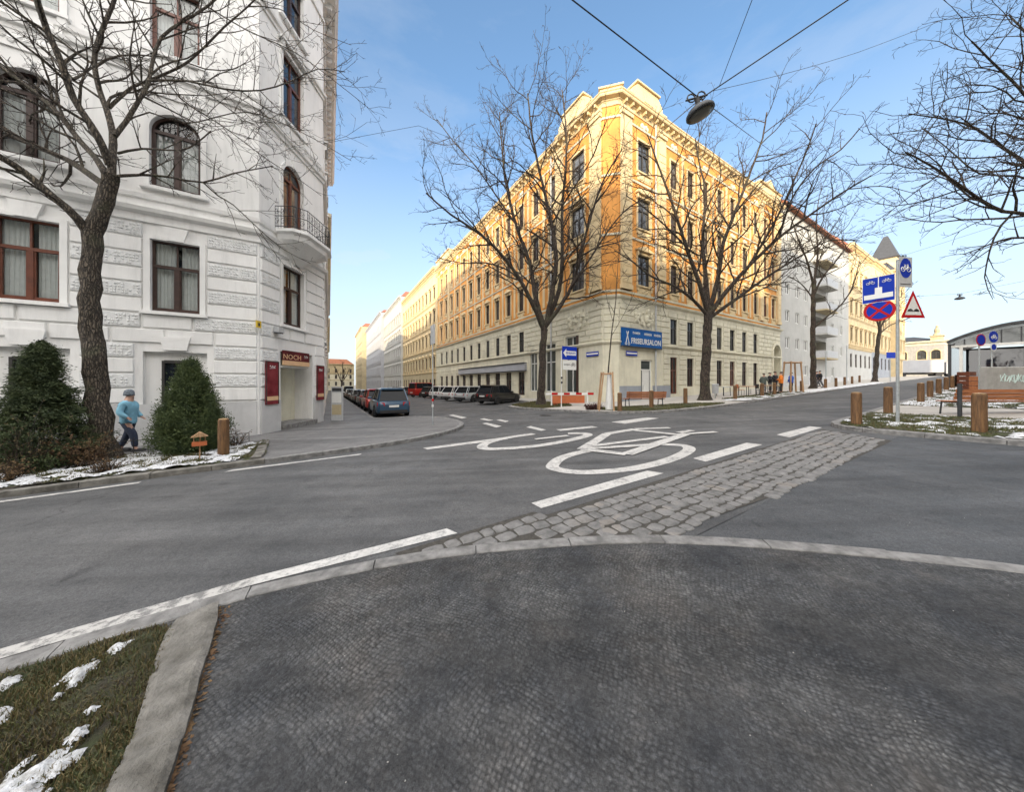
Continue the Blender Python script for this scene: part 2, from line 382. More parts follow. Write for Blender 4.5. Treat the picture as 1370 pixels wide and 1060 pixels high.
def rustic(mb, u0, u1, z0, z1, holes, rh=.48, bl=1.25, pr=.055, gap=.048, m=0, mv=None, mg=.16, verm_at=None):
    n = max(1, round((z1-z0)/rh)); rh = (z1-z0)/n; r = random.Random(3)
    for i in range(n):
        a = z0+i*rh+gap/2; b = z0+(i+1)*rh-gap/2
        iv = [(u0, u1)]
        for h in holes:
            hz0, hz1 = h[2]-.02, h[3]+.04
            if hz1 > a and hz0 < b:
                nv = []
                for p, q in iv:
                    x, y = h[0]-mg, h[1]+mg
                    if y <= p or x >= q: nv.append((p, q)); continue
                    if x > p: nv.append((p, x))
                    if y < q: nv.append((y, q))
                iv = nv
        for p, q in iv:
            L = q-p
            if L < .12: continue
            k = max(1, round(L/bl)); st = [p+L*j/k for j in range(k+1)]
            if k > 1 and i % 2: st = [p]+[x-L/k*.45 for x in st[1:-1]]+[q]
            for x, y in zip(st[:-1], st[1:]):
                x += gap/2; y -= gap/2; e = .022; mm = m
                if mv is not None and verm_at and any(abs((x+y)/2-c) < w for c, w in verm_at) and i % 2: mm = mv
                if y-x < .1: continue
                mb.add([(x,0,a),(y,0,a),(y,0,b),(x,0,b),(x+e,pr,a+e),(y-e,pr,a+e),(y-e,pr,b-e),(x+e,pr,b-e)],
                       [(4,5,6,7),(0,1,5,4),(1,2,6,5),(2,3,7,6),(3,0,4,7)], mm)
                if mm == mv and mv is not None:
                    nu = max(2, int((y-x)/.085))
                    for ku in range(nu):
                        for kz in range(4):
                            if r.random() < .2: continue
                            cu_ = x+e+.02+(y-x-2*e-.04)*(ku+.5)/nu+r.uniform(-.01, .01); cz_ = a+e+.02+(b-a-2*e-.04)*(kz+.5)/4+r.uniform(-.008, .008); hu = r.uniform(.022, .036); hz_ = r.uniform(.022, .034)
                            mb.add([(cu_-hu, pr, cz_-hz_), (cu_+hu, pr, cz_-hz_), (cu_+hu, pr, cz_+hz_), (cu_-hu, pr, cz_+hz_), (cu_-hu*.55, pr+.022, cz_-hz_*.55), (cu_+hu*.55, pr+.022, cz_-hz_*.55), (cu_+hu*.55, pr+.022, cz_+hz_*.55), (cu_-hu*.55, pr+.022, cz_+hz_*.55)], [(4,5,6,7),(0,1,5,4),(1,2,6,5),(2,3,7,6),(3,0,4,7)], mm)
_wc = {}
def arch_bar(mb, r, w, y0, y1, zc, m=0, N=14, full=True):
    for i in range(N):
        a0 = math.pi*i/N; a1 = math.pi*(i+1)/N; vs = []
        for a in (a0, a1):
            for rr in (r-w, r):
                for y in (y0, y1): vs.append((-rr*math.cos(a), y, zc+rr*math.sin(a)))
        mb.add(vs, [(0,1,5,4),(2,6,7,3),(0,4,6,2),(1,3,7,5)], m)
def window(F, u0, u1, z0, z1, root, fm='frame_brown', sur=None, sm='cream', arch=False, trans=.64, mull=True, depth=.14, curtain=False, pane='pane', name='window', label=None):
    w = round(u1-u0, 3); h = round(z1-z0, 3); key = (w, h, fm, sur, sm, arch, trans, mull, curtain, pane, depth)
    if key not in _wc:
        hw = w/2; b = .065; f = MB()
        zt = h-hw if arch else h
        f.box(-hw, -hw+b, depth-.03, depth+.04, 0, zt); f.box(hw-b, hw, depth-.03, depth+.04, 0, zt)
        f.box(-hw+b, hw-b, depth-.03, depth+.04, 0, b*1.2)
        if arch: arch_bar(f, hw, b, depth-.03, depth+.04, zt)
        else: f.box(-hw+b, hw-b, depth-.03, depth+.04, h-b, h)
        zz = (zt if arch else h*trans)
        f.box(-hw+b, hw-b, depth-.045, depth+.04, zz-.05, zz+.05)
        if mull:
            f.box(-.055, .055, depth-.04, depth+.04, b*1.2, zz-.05)
            f.box(-.02, .02, depth-.02, depth+.03, zz+.05, (h if arch else h-b)-.01)
            for s_ in (-1, 1):
                x0, x1 = (.055, hw-b) if s_ > 0 else (-hw+b, -.055)
                f.box(x0, x0+.035, depth-.02, depth+.03, b*1.2, zz-.05); f.box(x1-.035, x1, depth-.02, depth+.03, b*1.2, zz-.05)
                f.box(x0+.035, x1-.035, depth-.02, depth+.03, b*1.2, b*1.2+.05)
        fmesh = f.mesh(name, M[fm])
        p = MB(); y = depth+.025
        if arch:
            p.quad([(-hw, y, 0), (hw, y, 0)]+[(hw*math.cos(math.pi*i/14), y, zt+hw*math.sin(math.pi*i/14)) for i in range(15)])
        else: p.quad([(-hw, y, 0), (hw, y, 0), (hw, y, h), (-hw, y, h)])
        pmesh = p.mesh('pane', M['glass'] if curtain else M[pane])
        cm = None
        if curtain:
            c = MB(); yy = y+.10; rm = MB()
            for x0, x1 in ((-hw+.02, -.12*hw), (.12*hw, hw-.02)) if not arch else ((-hw+.02, -.10*hw), (.10*hw, hw-.02)):
                n = 18; vs = []; fs = []
                for i in range(n+1):
                    x = x0+(x1-x0)*i/n; vs += [(x, yy+.022*math.sin(i*2.1), .05), (x, yy+.022*math.sin(i*2.1+.4), h-.04 if not arch else zt+hw*.12)]
                    if i: fs.append((2*i-2, 2*i, 2*i+1, 2*i-1))
                c.add(vs, fs)
            cm = c.mesh('curtain', M['curtain'])
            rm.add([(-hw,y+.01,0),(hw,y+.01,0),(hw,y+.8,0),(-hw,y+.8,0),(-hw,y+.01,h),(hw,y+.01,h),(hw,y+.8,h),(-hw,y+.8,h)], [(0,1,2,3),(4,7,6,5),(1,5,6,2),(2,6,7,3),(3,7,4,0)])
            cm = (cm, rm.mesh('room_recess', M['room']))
        smesh = None
        if sur:
            q = MB(); t = .15; e = -.055
            if arch:
                for s_ in (-1, 1): q.box(*(sorted((s_*hw, s_*(hw+t)))), e, 0, -.02, zt)
                arch_bar(q, hw+t, t, e, 0, zt); q.prism([(-.09, h-.03), (.09, h-.03), (.14, h+.28), (-.14, h+.28)], -.1, -.003)
            elif sur == 'key':
                for s_ in (-1, 1): q.box(*(sorted((s_*hw, s_*(hw+t)))), e, 0, -.02, h)
                q.box(-hw-t, hw+t, e, 0, h, h+.13); q.prism([(-.2, h+.01), (.2, h+.01), (.32, h+.46), (-.32, h+.46)], -.1, -.003)
            else:
                for s_ in (-1, 1): q.box(*(sorted((s_*hw, s_*(hw+t)))), e, 0, -.02, h)
                q.box(-hw-t, hw+t, e, 0, h, h+.16)
                if sur in ('hood', 'tri', 'seg'):
                    for s_ in (-1, 1): q.box(*(sorted((s_*(hw+.02), s_*(hw+t-.01)))), -.16, -.056, h-.12, h+.22)
                    q.box(-hw-t-.1, hw+t+.1, -.22, 0, h+.24, h+.33)
                if sur == 'tri': q.prism([(-hw-t-.1, h+.33), (hw+t+.1, h+.33), (0, h+.68)], -.18, 0)
                if sur == 'seg':
                    n = 10; W_ = hw+t+.1
                    q.prism([(W_*math.cos(math.pi*i/n), h+.33+.34*math.sin(math.pi*i/n)) for i in range(n+1)], -.18, 0)
            q.box(-hw-t-.06, hw+t+.06, -.15, .0, -.13, -.02)            # sill
            if sur in ('hood', 'tri', 'seg', 'apron'):
                q.box(-hw-.05, hw+.05, -.045, 0, -.66, -.14); q.box(-hw+.1, hw-.1, -.07, -.046, -.56, -.24)
                for s_ in (-1, 1): q.box(*(sorted((s_*(hw-.02), s_*(hw+t)))), -.11, -.0, -.40, -.13)
            smesh = q.mesh('window_surround', M[sm])
        _wc[key] = (fmesh, pmesh, smesh, cm)
    fmesh, pmesh, smesh, cm = _wc[key]
    o = link(name, fmesh, root, F.loc((u0+u1)/2, 0, z0), F.rz)
    if label: o['label'] = label
    link('pane', pmesh, o)
    if smesh: link('window_surround', smesh, o)
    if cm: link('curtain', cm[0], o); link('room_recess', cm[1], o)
    return o
CORN = [(0, -.9), (.06, -.9), (.06, -.45), (.14, -.40), (.14, -.30), (.5, -.22), (.55, -.12), (.55, 0), (.62, .08), (.62, .16), (0, .22)]
BAND = [(0, -.22), (.06, -.2), (.07, -.08), (.15, -.03), (.17, .08), (0, .14)]
BAND2 = [(0, -.1), (.07, -.08), (.09, .05), (0, .08)]
def bld(name, label, s, t, cat='building', group=None):
    z = g(s, t)+.1; x, y = W(s, t); r = thing(name, label, cat, (x, y, z), ANG, group); r_off = (s, t, z)
    return r, r_off
def roofpoly(name, pts, z0, z1, m, root, off, top=.72):
    mb = MB(None, off); mb.prismz(pts, z0, z1, 0, top); return mb.build(name, m, root)
def brackets(mb, u0, u1, z, step=.62, w=.13, d=.42, h=.3):
    n = int((u1-u0)/step)
    for i in range(n):
        u = u0+(i+.5)*(u1-u0)/n; mb.prism([(u-w/2, z-h), (u+w/2, z-h), (u+w/2, z), (u-w/2, z)], .061, d)
def lump(mb, c, r, sx, sy, sz, m=0, seed=0):            # knobbly stucco relief
    rr = random.Random(seed); N, K = 5, 8; vs = []; fs = []
    for i in range(N+1):
        th = math.pi*i/N
        for k in range(K):
            ph = 2*math.pi*k/K; q = r*(1+.25*rr.uniform(-1, 1))
            vs.append((c[0]+q*sx*math.sin(th)*math.cos(ph), c[1]+q*sy*math.sin(th)*math.sin(ph), c[2]+q*sz*math.cos(th)))
    for i in range(N):
        for k in range(K): fs.append((i*K+k, i*K+(k+1) % K, (i+1)*K+(k+1) % K, (i+1)*K+k))
    mb.add(vs, fs, m)
# ================================================================ white corner house on the left
def white_house():
    root, off = bld('corner_house', 'white stucco corner house with curved iron balcony above its corner shop door', -.28, 15)
    H = 22.2; P1 = (-2.3, 15.0); P2 = (-.28, 18.5); S0 = -17.0
    FA = Fr(P1[0], P1[1], 1, 0, off); FB = Fr(P1[0], P1[1], P2[0]-P1[0], P2[1]-P1[1], off); FC = Fr(P2[0], P2[1], 0, 1, off)
    LB = math.hypot(P2[0]-P1[0], P2[1]-P1[1]); zb = -1.2
    ctr = [-2.23, -5.3, -8.37, -11.44]
    w = MB(FA, off); hl = []
    for c in ctr:
        hl += [(c-.78, c+.78, .35, 2.84, False, .16), (c-.6, c+.6, 4.22, 6.62), (c-.62, c+.62, 8.4, 10.95, True), (c-.6, c+.6, 12.95, 15.4), (c-.58, c+.58, 17.2, 19.4)]
    wall_holes(w, S0-P1[0], 0, zb, H, hl, .24, 0)
    rest = [h for h in hl if h[3] < 8]
    va = [(-3.7, .3), (-.75, .36), (-6.75, .3), (-9.85, .3)]
    rustic(w, S0-P1[0], -.03, 1.12, 7.1, rest, .4857, 1.25, m=0, mv=1, verm_at=va)
    w.box(S0-P1[0], -.06, 0.002, .07, zb, 1.08, 2)
    # chamfer
    w.F = FB
    hb = [(1.1, 3.2, -.6, 3.12, False, .9), (1.2, 2.5, 4.27, 6.8), (1.2, 2.5, 8.15, 11.25, True), (1.2, 2.5, 13.05, 15.9), (1.2, 2.5, 17.3, 19.6)]
    wall_holes(w, 0, LB, zb, H, hb, .3, 0)
    rustic(w, .03, LB-.03, 1.12, 7.1, [h for h in hb if h[3] < 8], .4857, 1.0, m=0, mv=1, verm_at=[(.6, .45)])
    w.box(.05, 1.05, .002, .07, zb, 1.08, 2); w.box(3.25, LB-.05, .002, .07, zb, 1.08, 2)
    # pale panels round the upper windows, plain
    w.F = FC
    hc = []
    for c in (3, 6, 9, 12, 15):
        hc += [(c-.6, c+.6, 4.22, 6.62), (c-.6, c+.6, 8.4, 10.9, True), (c-.6, c+.6, 12.95, 15.4), (c-.58, c+.58, 17.2, 19.4)]
    wall_holes(w, 0, 18, zb, H, hc, .24, 0); rustic(w, .03, 17.97, 1.12, 7.1, [h for h in hc if h[3] < 8], .4857, 1.3)
    w.F = None
    w.quad([(S0, 15, zb), (S0, 15, H), (S0, 36.5, H), (S0, 36.5, zb)]); w.quad([(S0, 36.5, zb), (S0, 36.5, H), (-.28, 36.5, H), (-.28, 36.5, zb)])
    w.build('wall', [M['wall_white'], M['verm'], M['plinth_grey']], root)
    path = [(S0, 15), P1, P2, (-.28, 36.5)]
    mb = MB(None, off)
    mb.sweep(path, [(o, z+7.42) for o, z in [(0, -.3), (.07, -.28), (.08, -.05), (.2, .02), (.24, .14), (.05, .2), (0, .2)]])
    mb.sweep(path, [(o, z+8.0) for o, z in BAND2]); mb.sweep(path, [(o, z+12.2) for o, z in BAND]); mb.sweep(path, [(o, z+12.65) for o, z in BAND2])
    mb.sweep(path, [(o, z+16.5) for o, z in BAND]); mb.sweep(path, [(o, z+20.4) for o, z in BAND2])
    mb.build('string_course', M['wall_white'], root)
    mb = MB(None, off); mb.sweep(path, [(o*1.15, z+H) for o, z in CORN])
    for F, a, b in ((FA, S0-P1[0], -.1), (FB, .1, LB-.1), (FC, .2, 17.8)):
        mb.F = F; brackets(mb, a, b, H-.24)
    mb.F = None; mb.build('cornice', M['wall_white'], root)
    roofpoly('roof', [(S0, 15), P1, P2, (-.28, 36.5), (S0, 36.5)], H+.1, H+3.4, M['rooftile'], root, off, .8)
    for i, c in enumerate(ctr):
        fm = 'frame_red' if i == 1 else 'frame_brown'
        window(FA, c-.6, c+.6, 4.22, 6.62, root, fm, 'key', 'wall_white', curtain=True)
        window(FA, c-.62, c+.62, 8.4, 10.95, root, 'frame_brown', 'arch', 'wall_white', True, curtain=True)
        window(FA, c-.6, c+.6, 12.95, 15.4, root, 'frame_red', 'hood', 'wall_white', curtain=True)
        window(FA, c-.58, c+.58, 17.2, 19.4, root, 'frame_brown', 'flat', 'wall_white')
        n = MB(FA, off); n.box(c-.78, c+.78, -.17, -.162, .35, 2.84); n.build('niche_panel', M['wall_white'], root)
        b = window(FA, c-.5+(.15), c+.5, .95, 2.55, root, 'frame_dark', None, 'wall_white', mull=False, trans=.98, depth=-.0, pane='paneblue', name='cellar_window')
        b.location = FA.loc(c+.05, -.115, .95)
        k = MB(FA, off); k.prism([(c-.28, 2.9), (c+.28, 2.9), (c+.38, 3.36), (c-.38, 3.36)], .046, .11); k.build('keystone', M['wall_white'], root)
    window(FB, 1.2, 2.5, 4.27, 6.8, root, 'frame_brown', 'key', 'wall_white', curtain=True)
    window(FB, 1.2, 2.5, 8.15, 11.25, root, 'frame_red', 'arch', 'wall_white', True, curtain=False, pane='pane', name='balcony_door')
    window(FB, 1.2, 2.5, 13.05, 15.9, root, 'frame_red', 'hood', 'wall_white')
    window(FB, 1.2, 2.5, 17.3, 19.6, root, 'frame_brown', 'flat', 'wall_white')
    for c in (3, 6, 9, 12, 15):
        window(FC, c-.6, c+.6, 4.22, 6.62, root, 'frame_brown', 'key', 'wall_white')
        window(FC, c-.6, c+.6, 8.4, 10.9, root, 'frame_brown', 'arch', 'wall_white', True)
        window(FC, c-.6, c+.6, 12.95, 15.4, root, 'frame_brown', 'hood', 'wall_white')
    # stucco frieze panels between the floors
    for c in ctr:
        fz = MB(FA, off)
        for k in range(9): lump(fz, (c-.55+k*.14, .05, 11.75+.05*math.sin(k*2.4)), .085, 1, .6, 1.2, 0, k)
        fz.box(c-.75, c+.75, .003, .05, 11.5, 11.98)
        fz.build('frieze', M['wall_white'], root)
    # balcony
    b = MB(FB, off)
    outl = [(.75, 0), (.78, .75), (1.15, 1.12), (2.75, 1.12), (3.5, .75), (3.55, 0)]
    def ring(k, z): return [(1.9+(u-1.9)*k, o*k, z) for u, o in outl]
    n = len(outl)
    for (k0, z0), (k1, z1) in (((1.0, 7.98), (1.0, 8.10)), ((.9, 7.9), (1.0, 7.98)), ((.86, 7.72), (.9, 7.9)), ((.45, 7.3), (.86, 7.72)), ((.15, 6.95), (.45, 7.3))):
        b.add(ring(k0, z0)+ring(k1, z1), [(i, (i+1) % n, (i+1) % n+n, i+n) for i in range(n)])
    b.add(ring(1.0, 8.10), [tuple(range(n))])
    bo = b.build('balcony', M['wall_white'], root)
    r = MB(FB, off); P = [Vector((1.9+(u-1.9)*.95, o*.95, 0)) for u, o in outl]
    for a, c in zip(P[:-1], P[1:]):
        L = (c-a).length; k = max(2, int(L/.11))
        for z in (8.2, 8.62, 9.02): r.tube([FBp(a, z), FBp(c, z)], .016, 6)
        for i in range(k+1):
            p = a.lerp(c, i/k); r.tube([FBp(p, 8.1), FBp(p, 9.02)], .009, 5)
            if i < k and i % 2 == 0:
                q = a.lerp(c, (i+.5)/k); d = (c-a).normalized()
                pts = [FBp(q+d*.085*math.cos(x*.7)*(1-x*.06), 8.40+.16*math.sin(x*.7)*(1-x*.06)) for x in range(12)]
                r.tube(pts, .008, 4)
                pts = [FBp(q+d*.085*math.cos(x*.7)*(1-x*.06), 8.82-.14*math.sin(x*.7)*(1-x*.06)) for x in range(12)]
                r.tube(pts, .008, 4)
    r.build('balcony_railing', M['iron'], bo)
    # shop entrance
    e = MB(FB, off); e.box(1.1, 3.2, -.9, -.86, -.6, 3.12); e.build('entrance_wall', M['cream2'], root)
    d = MB(FB, off)
    for u in (1.14, 1.62): d.box(u, u+.08, -.62, -.54, 0.02, 2.55)
    d.box(1.22, 1.62, -.62, -.54, 2.47, 2.55); d.box(1.22, 1.62, -.62, -.54, .02, .35)
    do = d.build('door', M['frame_white'], root); gl = MB(FB, off); gl.box(1.22, 1.62, -.59, -.57, .35, 2.47); gl.build('door_pane', M['shopglass'], do)
    hd = MB(None, off); hd.tube([FB(1.66, -.5, 1.0), FB(1.66, -.5, 1.4)], .015, 8); hd.build('door_handle', M['metal'], do)
    c = MB(FB, off); c.box(1.12, 2.78, -.8, .06, 2.45, 2.52); c.build('entrance_soffit', M['frame_white'], root)
    st = MB(FB, off); st.box(1.1, 3.2, -.86, .25, -.62, .03); st.build('doorstep', M['granite'], root)
    return root, off, FA, FB
def FBp(p, z): return (p.x, p.y, z)
# the tube() of an MB with a frame maps its points through the frame, so points are given in wall coordinates
WH, WOFF, WFA, WFB = white_house()
def on_wall(name, label, cat, F, u, z, o=.06):          # a thing fixed to a wall: root on the wall, x right, -y outward
    p = F(u, o, z); x, y = W(p[0], p[1]); return thing(name, label, cat, (x, y, z), F.rz+ANG)
# ---------------------------------------------------------------- text
def text(s, size, m, parent, loc, name='lettering', rz=0, ext=.004, bold=0, sx=1.0, align='CENTER'):
    cu = bpy.data.curves.new(name, 'FONT'); cu.body = s; cu.size = size; cu.extrude = ext; cu.align_x = align; cu.align_y = 'CENTER'; cu.offset = bold; cu.resolution_u = 2
    t = bpy.data.objects.new(name, cu); COL.objects.link(t)
    me = bpy.data.meshes.new_from_object(t.evaluated_get(bpy.context.evaluated_depsgraph_get())); bpy.data.objects.remove(t); bpy.data.curves.remove(cu)
    me.transform(Matrix.Rotation(R(90), 4, 'X') @ Matrix.Diagonal((sx, 1, 1, 1))); me.materials.clear(); me.materials.append(M[m])
    return link(name, me, parent, loc, rz)
# shop boards on the white house
sb = on_wall('shop_sign', 'dark maroon shop sign board with cream lower band above the corner shop door', 'sign', WFB, 1.93, 2.86, .07)
mb = MB(); mb.box(-.83, .83, -.06, 0, -.12, .30); mb.build('board', M['maroon'], sb)
mb = MB(); mb.box(-.83, .83, -.075, .0, -.32, -.125); mb.build('board_band', M['peach'], sb)
text('NOCH', .30, 'peach', sb, (-.3, -.066, .03), sx=1.25)
def scribble(parent, x, y, z, k, name='script_emblem'):
    mb = MB(); mb.tube([(x+k*(-1+.25*i), y, z+k*.35*math.sin(i*1.9)) for i in range(9)], k*.07, 4); mb.tube([(x-k, y, z-k*.5), (x+k, y, z-k*.35)], k*.05, 4); return mb.build(name, M['white'], parent)
scribble(sb, .6, -.064, .12, .14)
for u, w_, lab in ((.52, .66, 'tall red poster board left of the corner shop door'), (3.66, .58, 'tall red poster board right of the corner shop door, at the house edge')):
    p = on_wall('poster', lab, 'poster', WFB, u, 1.75, .08)
    mb = MB(); mb.box(-w_/2, w_/2, -.04, 0, -.82, .90); mb.build('poster_sheet', M['posterred'], p)
    mb = MB(); mb.box(-w_/2+.02, w_/2-.02, -.048, -.0405, -.66, -.50); mb.build('poster_band', M['peach'], p)
    mb = MB(); mb.box(-w_/2, -w_/2+.03, -.055, -.0405, -.82, .90); mb.box(w_/2-.03, w_/2, -.055, -.0405, -.82, .90); mb.box(-w_/2+.03, w_/2-.03, -.055, -.0405, .87, .90); mb.build('poster_frame', M['frame_dark'], p)
    scribble(p, 0, -.044, .68, .15)
a = on_wall('notice_plate', 'small yellow plate fixed to the white wall left of the lamp box', 'plate', WFB, -.15, 4.0, .08); mb = MB(); mb.box(-.11, .11, -.04, 0, -.13, .13); mb.build('plate', M['yellowp'], a); mb = MB(); mb.box(-.04, .04, -.046, -.0405, -.07, .05); mb.build('plate_symbol', M['black2'], a)
a = on_wall('wall_lamp', 'small dark bulkhead lamp box on the white wall above the left poster', 'lamp', WFB, .75, 3.95, .08)
mb = MB(); mb.prism([(-.16, -.12), (.16, -.12), (.13, .1), (-.13, .1)], -.22, 0); mb.build('lamp_housing', M['signgrey'], a); mb = MB(); mb.box(-.13, .13, -.2, -.02, -.16, -.121); mb.build('lamp_glass', M['paneblue'], a)
# ================================================================ orange corner house
def orange_house():
    root, off = bld('corner_apartment_house', 'large orange and cream corner apartment house with rusticated lower storeys and gabled attic corner', 17.9, 15)
    H = 22.5; zb = -2.0; T1 = 56.0; S1 = 45.95
    FR = Fr(17.9, 15, 1, 0, off); FL = Fr(17.1, 15.8, 0, -1, off); FX = Fr(17.1, 15.8, .8, -.8, off); LX = math.hypot(.8, .8)
    CR, OR, RU, GP = 0, 1, 2, 3
    w = MB(FR, off); hr = []; wins = []
    rs = [24.6, 27.05, 29.5, 32.0, 34.5, 37.05, 39.6]
    big = [(20.7, .72)]
    fl = [(9.15, 11.5), (13.45, 15.8), (17.75, 20.1)]
    # right face ------------------------------------------------
    for c in rs:
        u = c-17.9
        for i, (a, b) in enumerate(fl): hr.append((u-.5, u+.5, a, b)); wins.append((FR, u-.5, u+.5, a, b, ('tri', 'hood', 'apron')[i], 'frame_brown'))
        hr.append((u-.48, u+.48, 4.95, 7.05)); wins.append((FR, u-.48, u+.48, 4.95, 7.05, None, 'frame_dark'))
        gz = .9 if c == rs[0] else 1.5
        hr.append((u-.5, u+.5, gz-.05, 3.9)); wins.append((FR, u-.5, u+.5, gz-.05, 3.9, None, 'frame_red' if c in (24.6, 34.5) else 'frame_brown'))
    u = 20.7-17.9
    for i, (a, b) in enumerate(fl): hr.append((u-.75, u+.75, a, b)); wins.append((FR, u-.75, u+.75, a, b, ('tri', 'seg', 'apron')[i], 'frame_dark'))
    hr.append((u-.35, u+1.0, .45, 3.55)); 
    for c in (42.0, 44.1):
        u = c-17.9
        for i, (a, b) in enumerate(fl): hr.append((u-.5, u+.5, a, b)); wins.append((FR, u-.5, u+.5, a, b, ('hood', 'hood', 'apron')[i], 'frame_red'))
    hr.append((26.0, 28.0, .9, 6.2, True, 1.2))
    def zone(F, u0, u1, holes):
        wall_holes(w, u0, u1, zb, 8.0, [h for h in holes if h[3] < 8.0], .24, RU)
        wall_holes(w, u0, u1, 8.0, H, [h for h in holes if h[3] > 8.0], .24, OR, CR)
    zone(FR, 0, S1-17.9, hr)
    low = [h for h in hr if h[3] < 8]
    rustic(w, 5.2, S1-17.92, 1.6, 4.55, low, .45, 1.3, m=RU); rustic(w, .03, S1-17.92, 4.9, 7.6, low, .45, 1.3, m=RU)
    w.box(.03, 2.4, .002, .05, zb, 1.55, GP); w.box(3.85, 6.15, .002, .05, zb, 1.55, GP); w.box(7.25, 25.9, .002, .07, zb, 1.42, RU)
    # left face -------------------------------------------------
    w.F = FL; hl = []
    ts = [21.6, 24.2]+[26.8+2.62*i for i in range(12)]
    for j, c in enumerate(ts):
        if c > 55.4: continue
        u = 15.8-c
        for i, (a, b) in enumerate(fl): hl.append((u-.48, u+.48, a, b)); wins.append((FL, u-.48, u+.48, a, b, ('tri' if j % 2 else 'seg', 'hood', 'apron')[i], 'frame_brown' if j < 9 else 'frame_red'))
        if c > 25.5: hl.append((u-.46, u+.46, 4.95, 7.05)); wins.append((FL, u-.46, u+.46, 4.95, 7.05, None, 'frame_dark')); hl.append((u-.6, u+.6, .5, 2.9)); wins.append((FL, u-.6, u+.6, .5, 2.9, None, 'frame_brown'))
    u = 15.8-18.4
    for i, (a, b) in enumerate(fl): hl.append((u-.75, u+.75, a, b)); wins.append((FL, u-.75, u+.75, a, b, ('tri', 'seg', 'apron')[i], 'frame_dark'))
    shop = [(15.8-19.9, 15.8-18.3, .95, 5.6), (15.8-22.7, 15.8-21.2, .95, 5.3), (15.8-25.2, 15.8-24.0, .95, 5.0)]
    hl += shop
    zone(FL, 15.8-T1, 0, hl); lowl = [h for h in hl if h[3] < 8]
    rustic(w, 15.8-T1, -.03, 4.95, 7.6, lowl, .45, 1.3, m=RU); rustic(w, 15.8-T1, 15.8-25.6, 1.5, 4.0, lowl, .45, 1.3, m=RU)
    w.F = FX; w.quad([(0,0,zb),(LX,0,zb),(LX,0,8),(0,0,8)], RU); w.quad([(0,0,8),(LX,0,8),(LX,0,H),(0,0,H)], OR)
    rustic(w, .02, LX-.02, 4.9, 7.6, [], .45, 1.3, m=RU)
    w.F = None
    w.quad([(S1, 15, zb), (S1, 15, H), (S1, 30, H), (S1, 30, zb)], CR); w.quad([(17.1, T1, zb), (17.1, T1, H), (30, T1, H), (30, T1, zb)], CR)
    w.quad([(S1, 30, zb), (S1, 30, H), (30, 30, H), (30, 30, zb)], CR); w.quad([(30, 30, zb), (30, 30, H), (30, T1, H), (30, T1, zb)], CR)
    w.build('wall', [M['cream'], M['orange'], M['cream2'], M['greyplinth2']], root)
    path = [(17.1, T1), (17.1, 15.8), (17.9, 15), (S1, 15), (S1, 18)]
    mb = MB(None, off)
    mb.sweep(path, [(o, z+7.97) for o, z in [(0, -.45), (.07, -.42), (.08, -.15), (.26, -.02), (.3, .1), (0, .2)]])
    mb.sweep(path, [(o, z+4.72) for o, z in [(0, -.14), (.1, -.1), (.18, 0), (.18, .08), (0, .14)]])
    mb.sweep(path, [(o, z+12.55) for o, z in BAND2]); mb.sweep(path, [(o, z+16.85) for o, z in BAND2]); mb.sweep(path, [(o, z+8.45) for o, z in BAND2])
    mb.sweep(path, [(o, z+21.0) for o, z in BAND2])
    mb.build('string_course', M['cream2'], root)
    # pilasters, cream strips
    mb = MB(FR, off)
    def pil(F, u0, u1, z0=8.6, z1=21.7, o=.16):
        mb.F = F; mb.box(u0, u1, 0.001, o, z0, z1); mb.box(u0-.05, u1+.05, 0.001, o+.05, z0-.0, z0+.35); mb.box(u0-.07, u1+.07, 0.001, o+.09, z1-.5, z1-.2); mb.box(u0-.1, u1+.1, 0.001, o+.14, z1-.2, z1)
        for i in range(int((z1-z0-1.4)/.6)): mb.box(u0+.08, u1-.08, o, o+.03, z0+.5+i*.6, z0+1.02+i*.6)
    pil(FR, .12, 1.25); pil(FR, 4.4, 5.4); pil(FR, 22.6, 23.3); pil(FR, 27.1, 28.0)
    pil(FL, -1.2, -.12); pil(FL, -5.3, -4.3); pil(FL, 15.8-55.9, 15.8-55.0); pil(FL, 15.8-49.4, 15.8-48.6)
    # slim strips between every window bay
    for c in [x+1.24 for x in rs[:-1]]: mb.F = FR; mb.box(c-17.9-.17, c-17.9+.17, .001, .05, 8.7, 20.9)
    for c in [x+1.3 for x in ts[:-1]]: mb.F = FL; mb.box(15.8-c-.17, 15.8-c+.17, .001, .05, 8.7, 20.9)
    mb.build('pilaster', M['cream'], root)
    # stucco reliefs over the corner
    def relief(F, items):
        fz = MB(F, off); lo = min(q[0][0] for q in items); hi = max(q[0][0] for q in items); zl = min(q[0][2] for q in items); zh = max(q[0][2] for q in items)
        fz.box(lo-.05, hi+.05, .003, .06, zl-.05, zh+.05)
        for k, (c_, r_, sy, sz) in enumerate(items): lump(fz, c_, r_, 1, sy, sz, 0, k)
        fz.build('stucco_relief', M['cream2'], root)
    for cu, F in ((2.8, FR), (-2.6, FL)):
        it = []
        for k in range(26):
            a = rnd.uniform(-1.2, 1.2); it.append(((cu+a, .09, 6.7+rnd.uniform(-.55, .55)*(1.2-abs(a)*.6)), rnd.uniform(.1, .22), .7, 1.1))
        relief(F, it)
    for c in rs+[20.7]:
        relief(FR, [((c-17.9-.36+k*.12, .05, 16.4+.07*math.sin(k)), .09, .6, 1.4) for k in range(7)]); relief(FR, [((c-17.9-.36+k*.12, .05, 21.3+.07*math.sin(k*1.7)), .1, .6, 1.6) for k in range(7)])
    for c in ts:
        if c < 55.4: relief(FL, [((15.8-c-.34+k*.13, .05, 21.3+.07*math.sin(k*1.7)), .1, .6, 1.6) for k in range(6)])
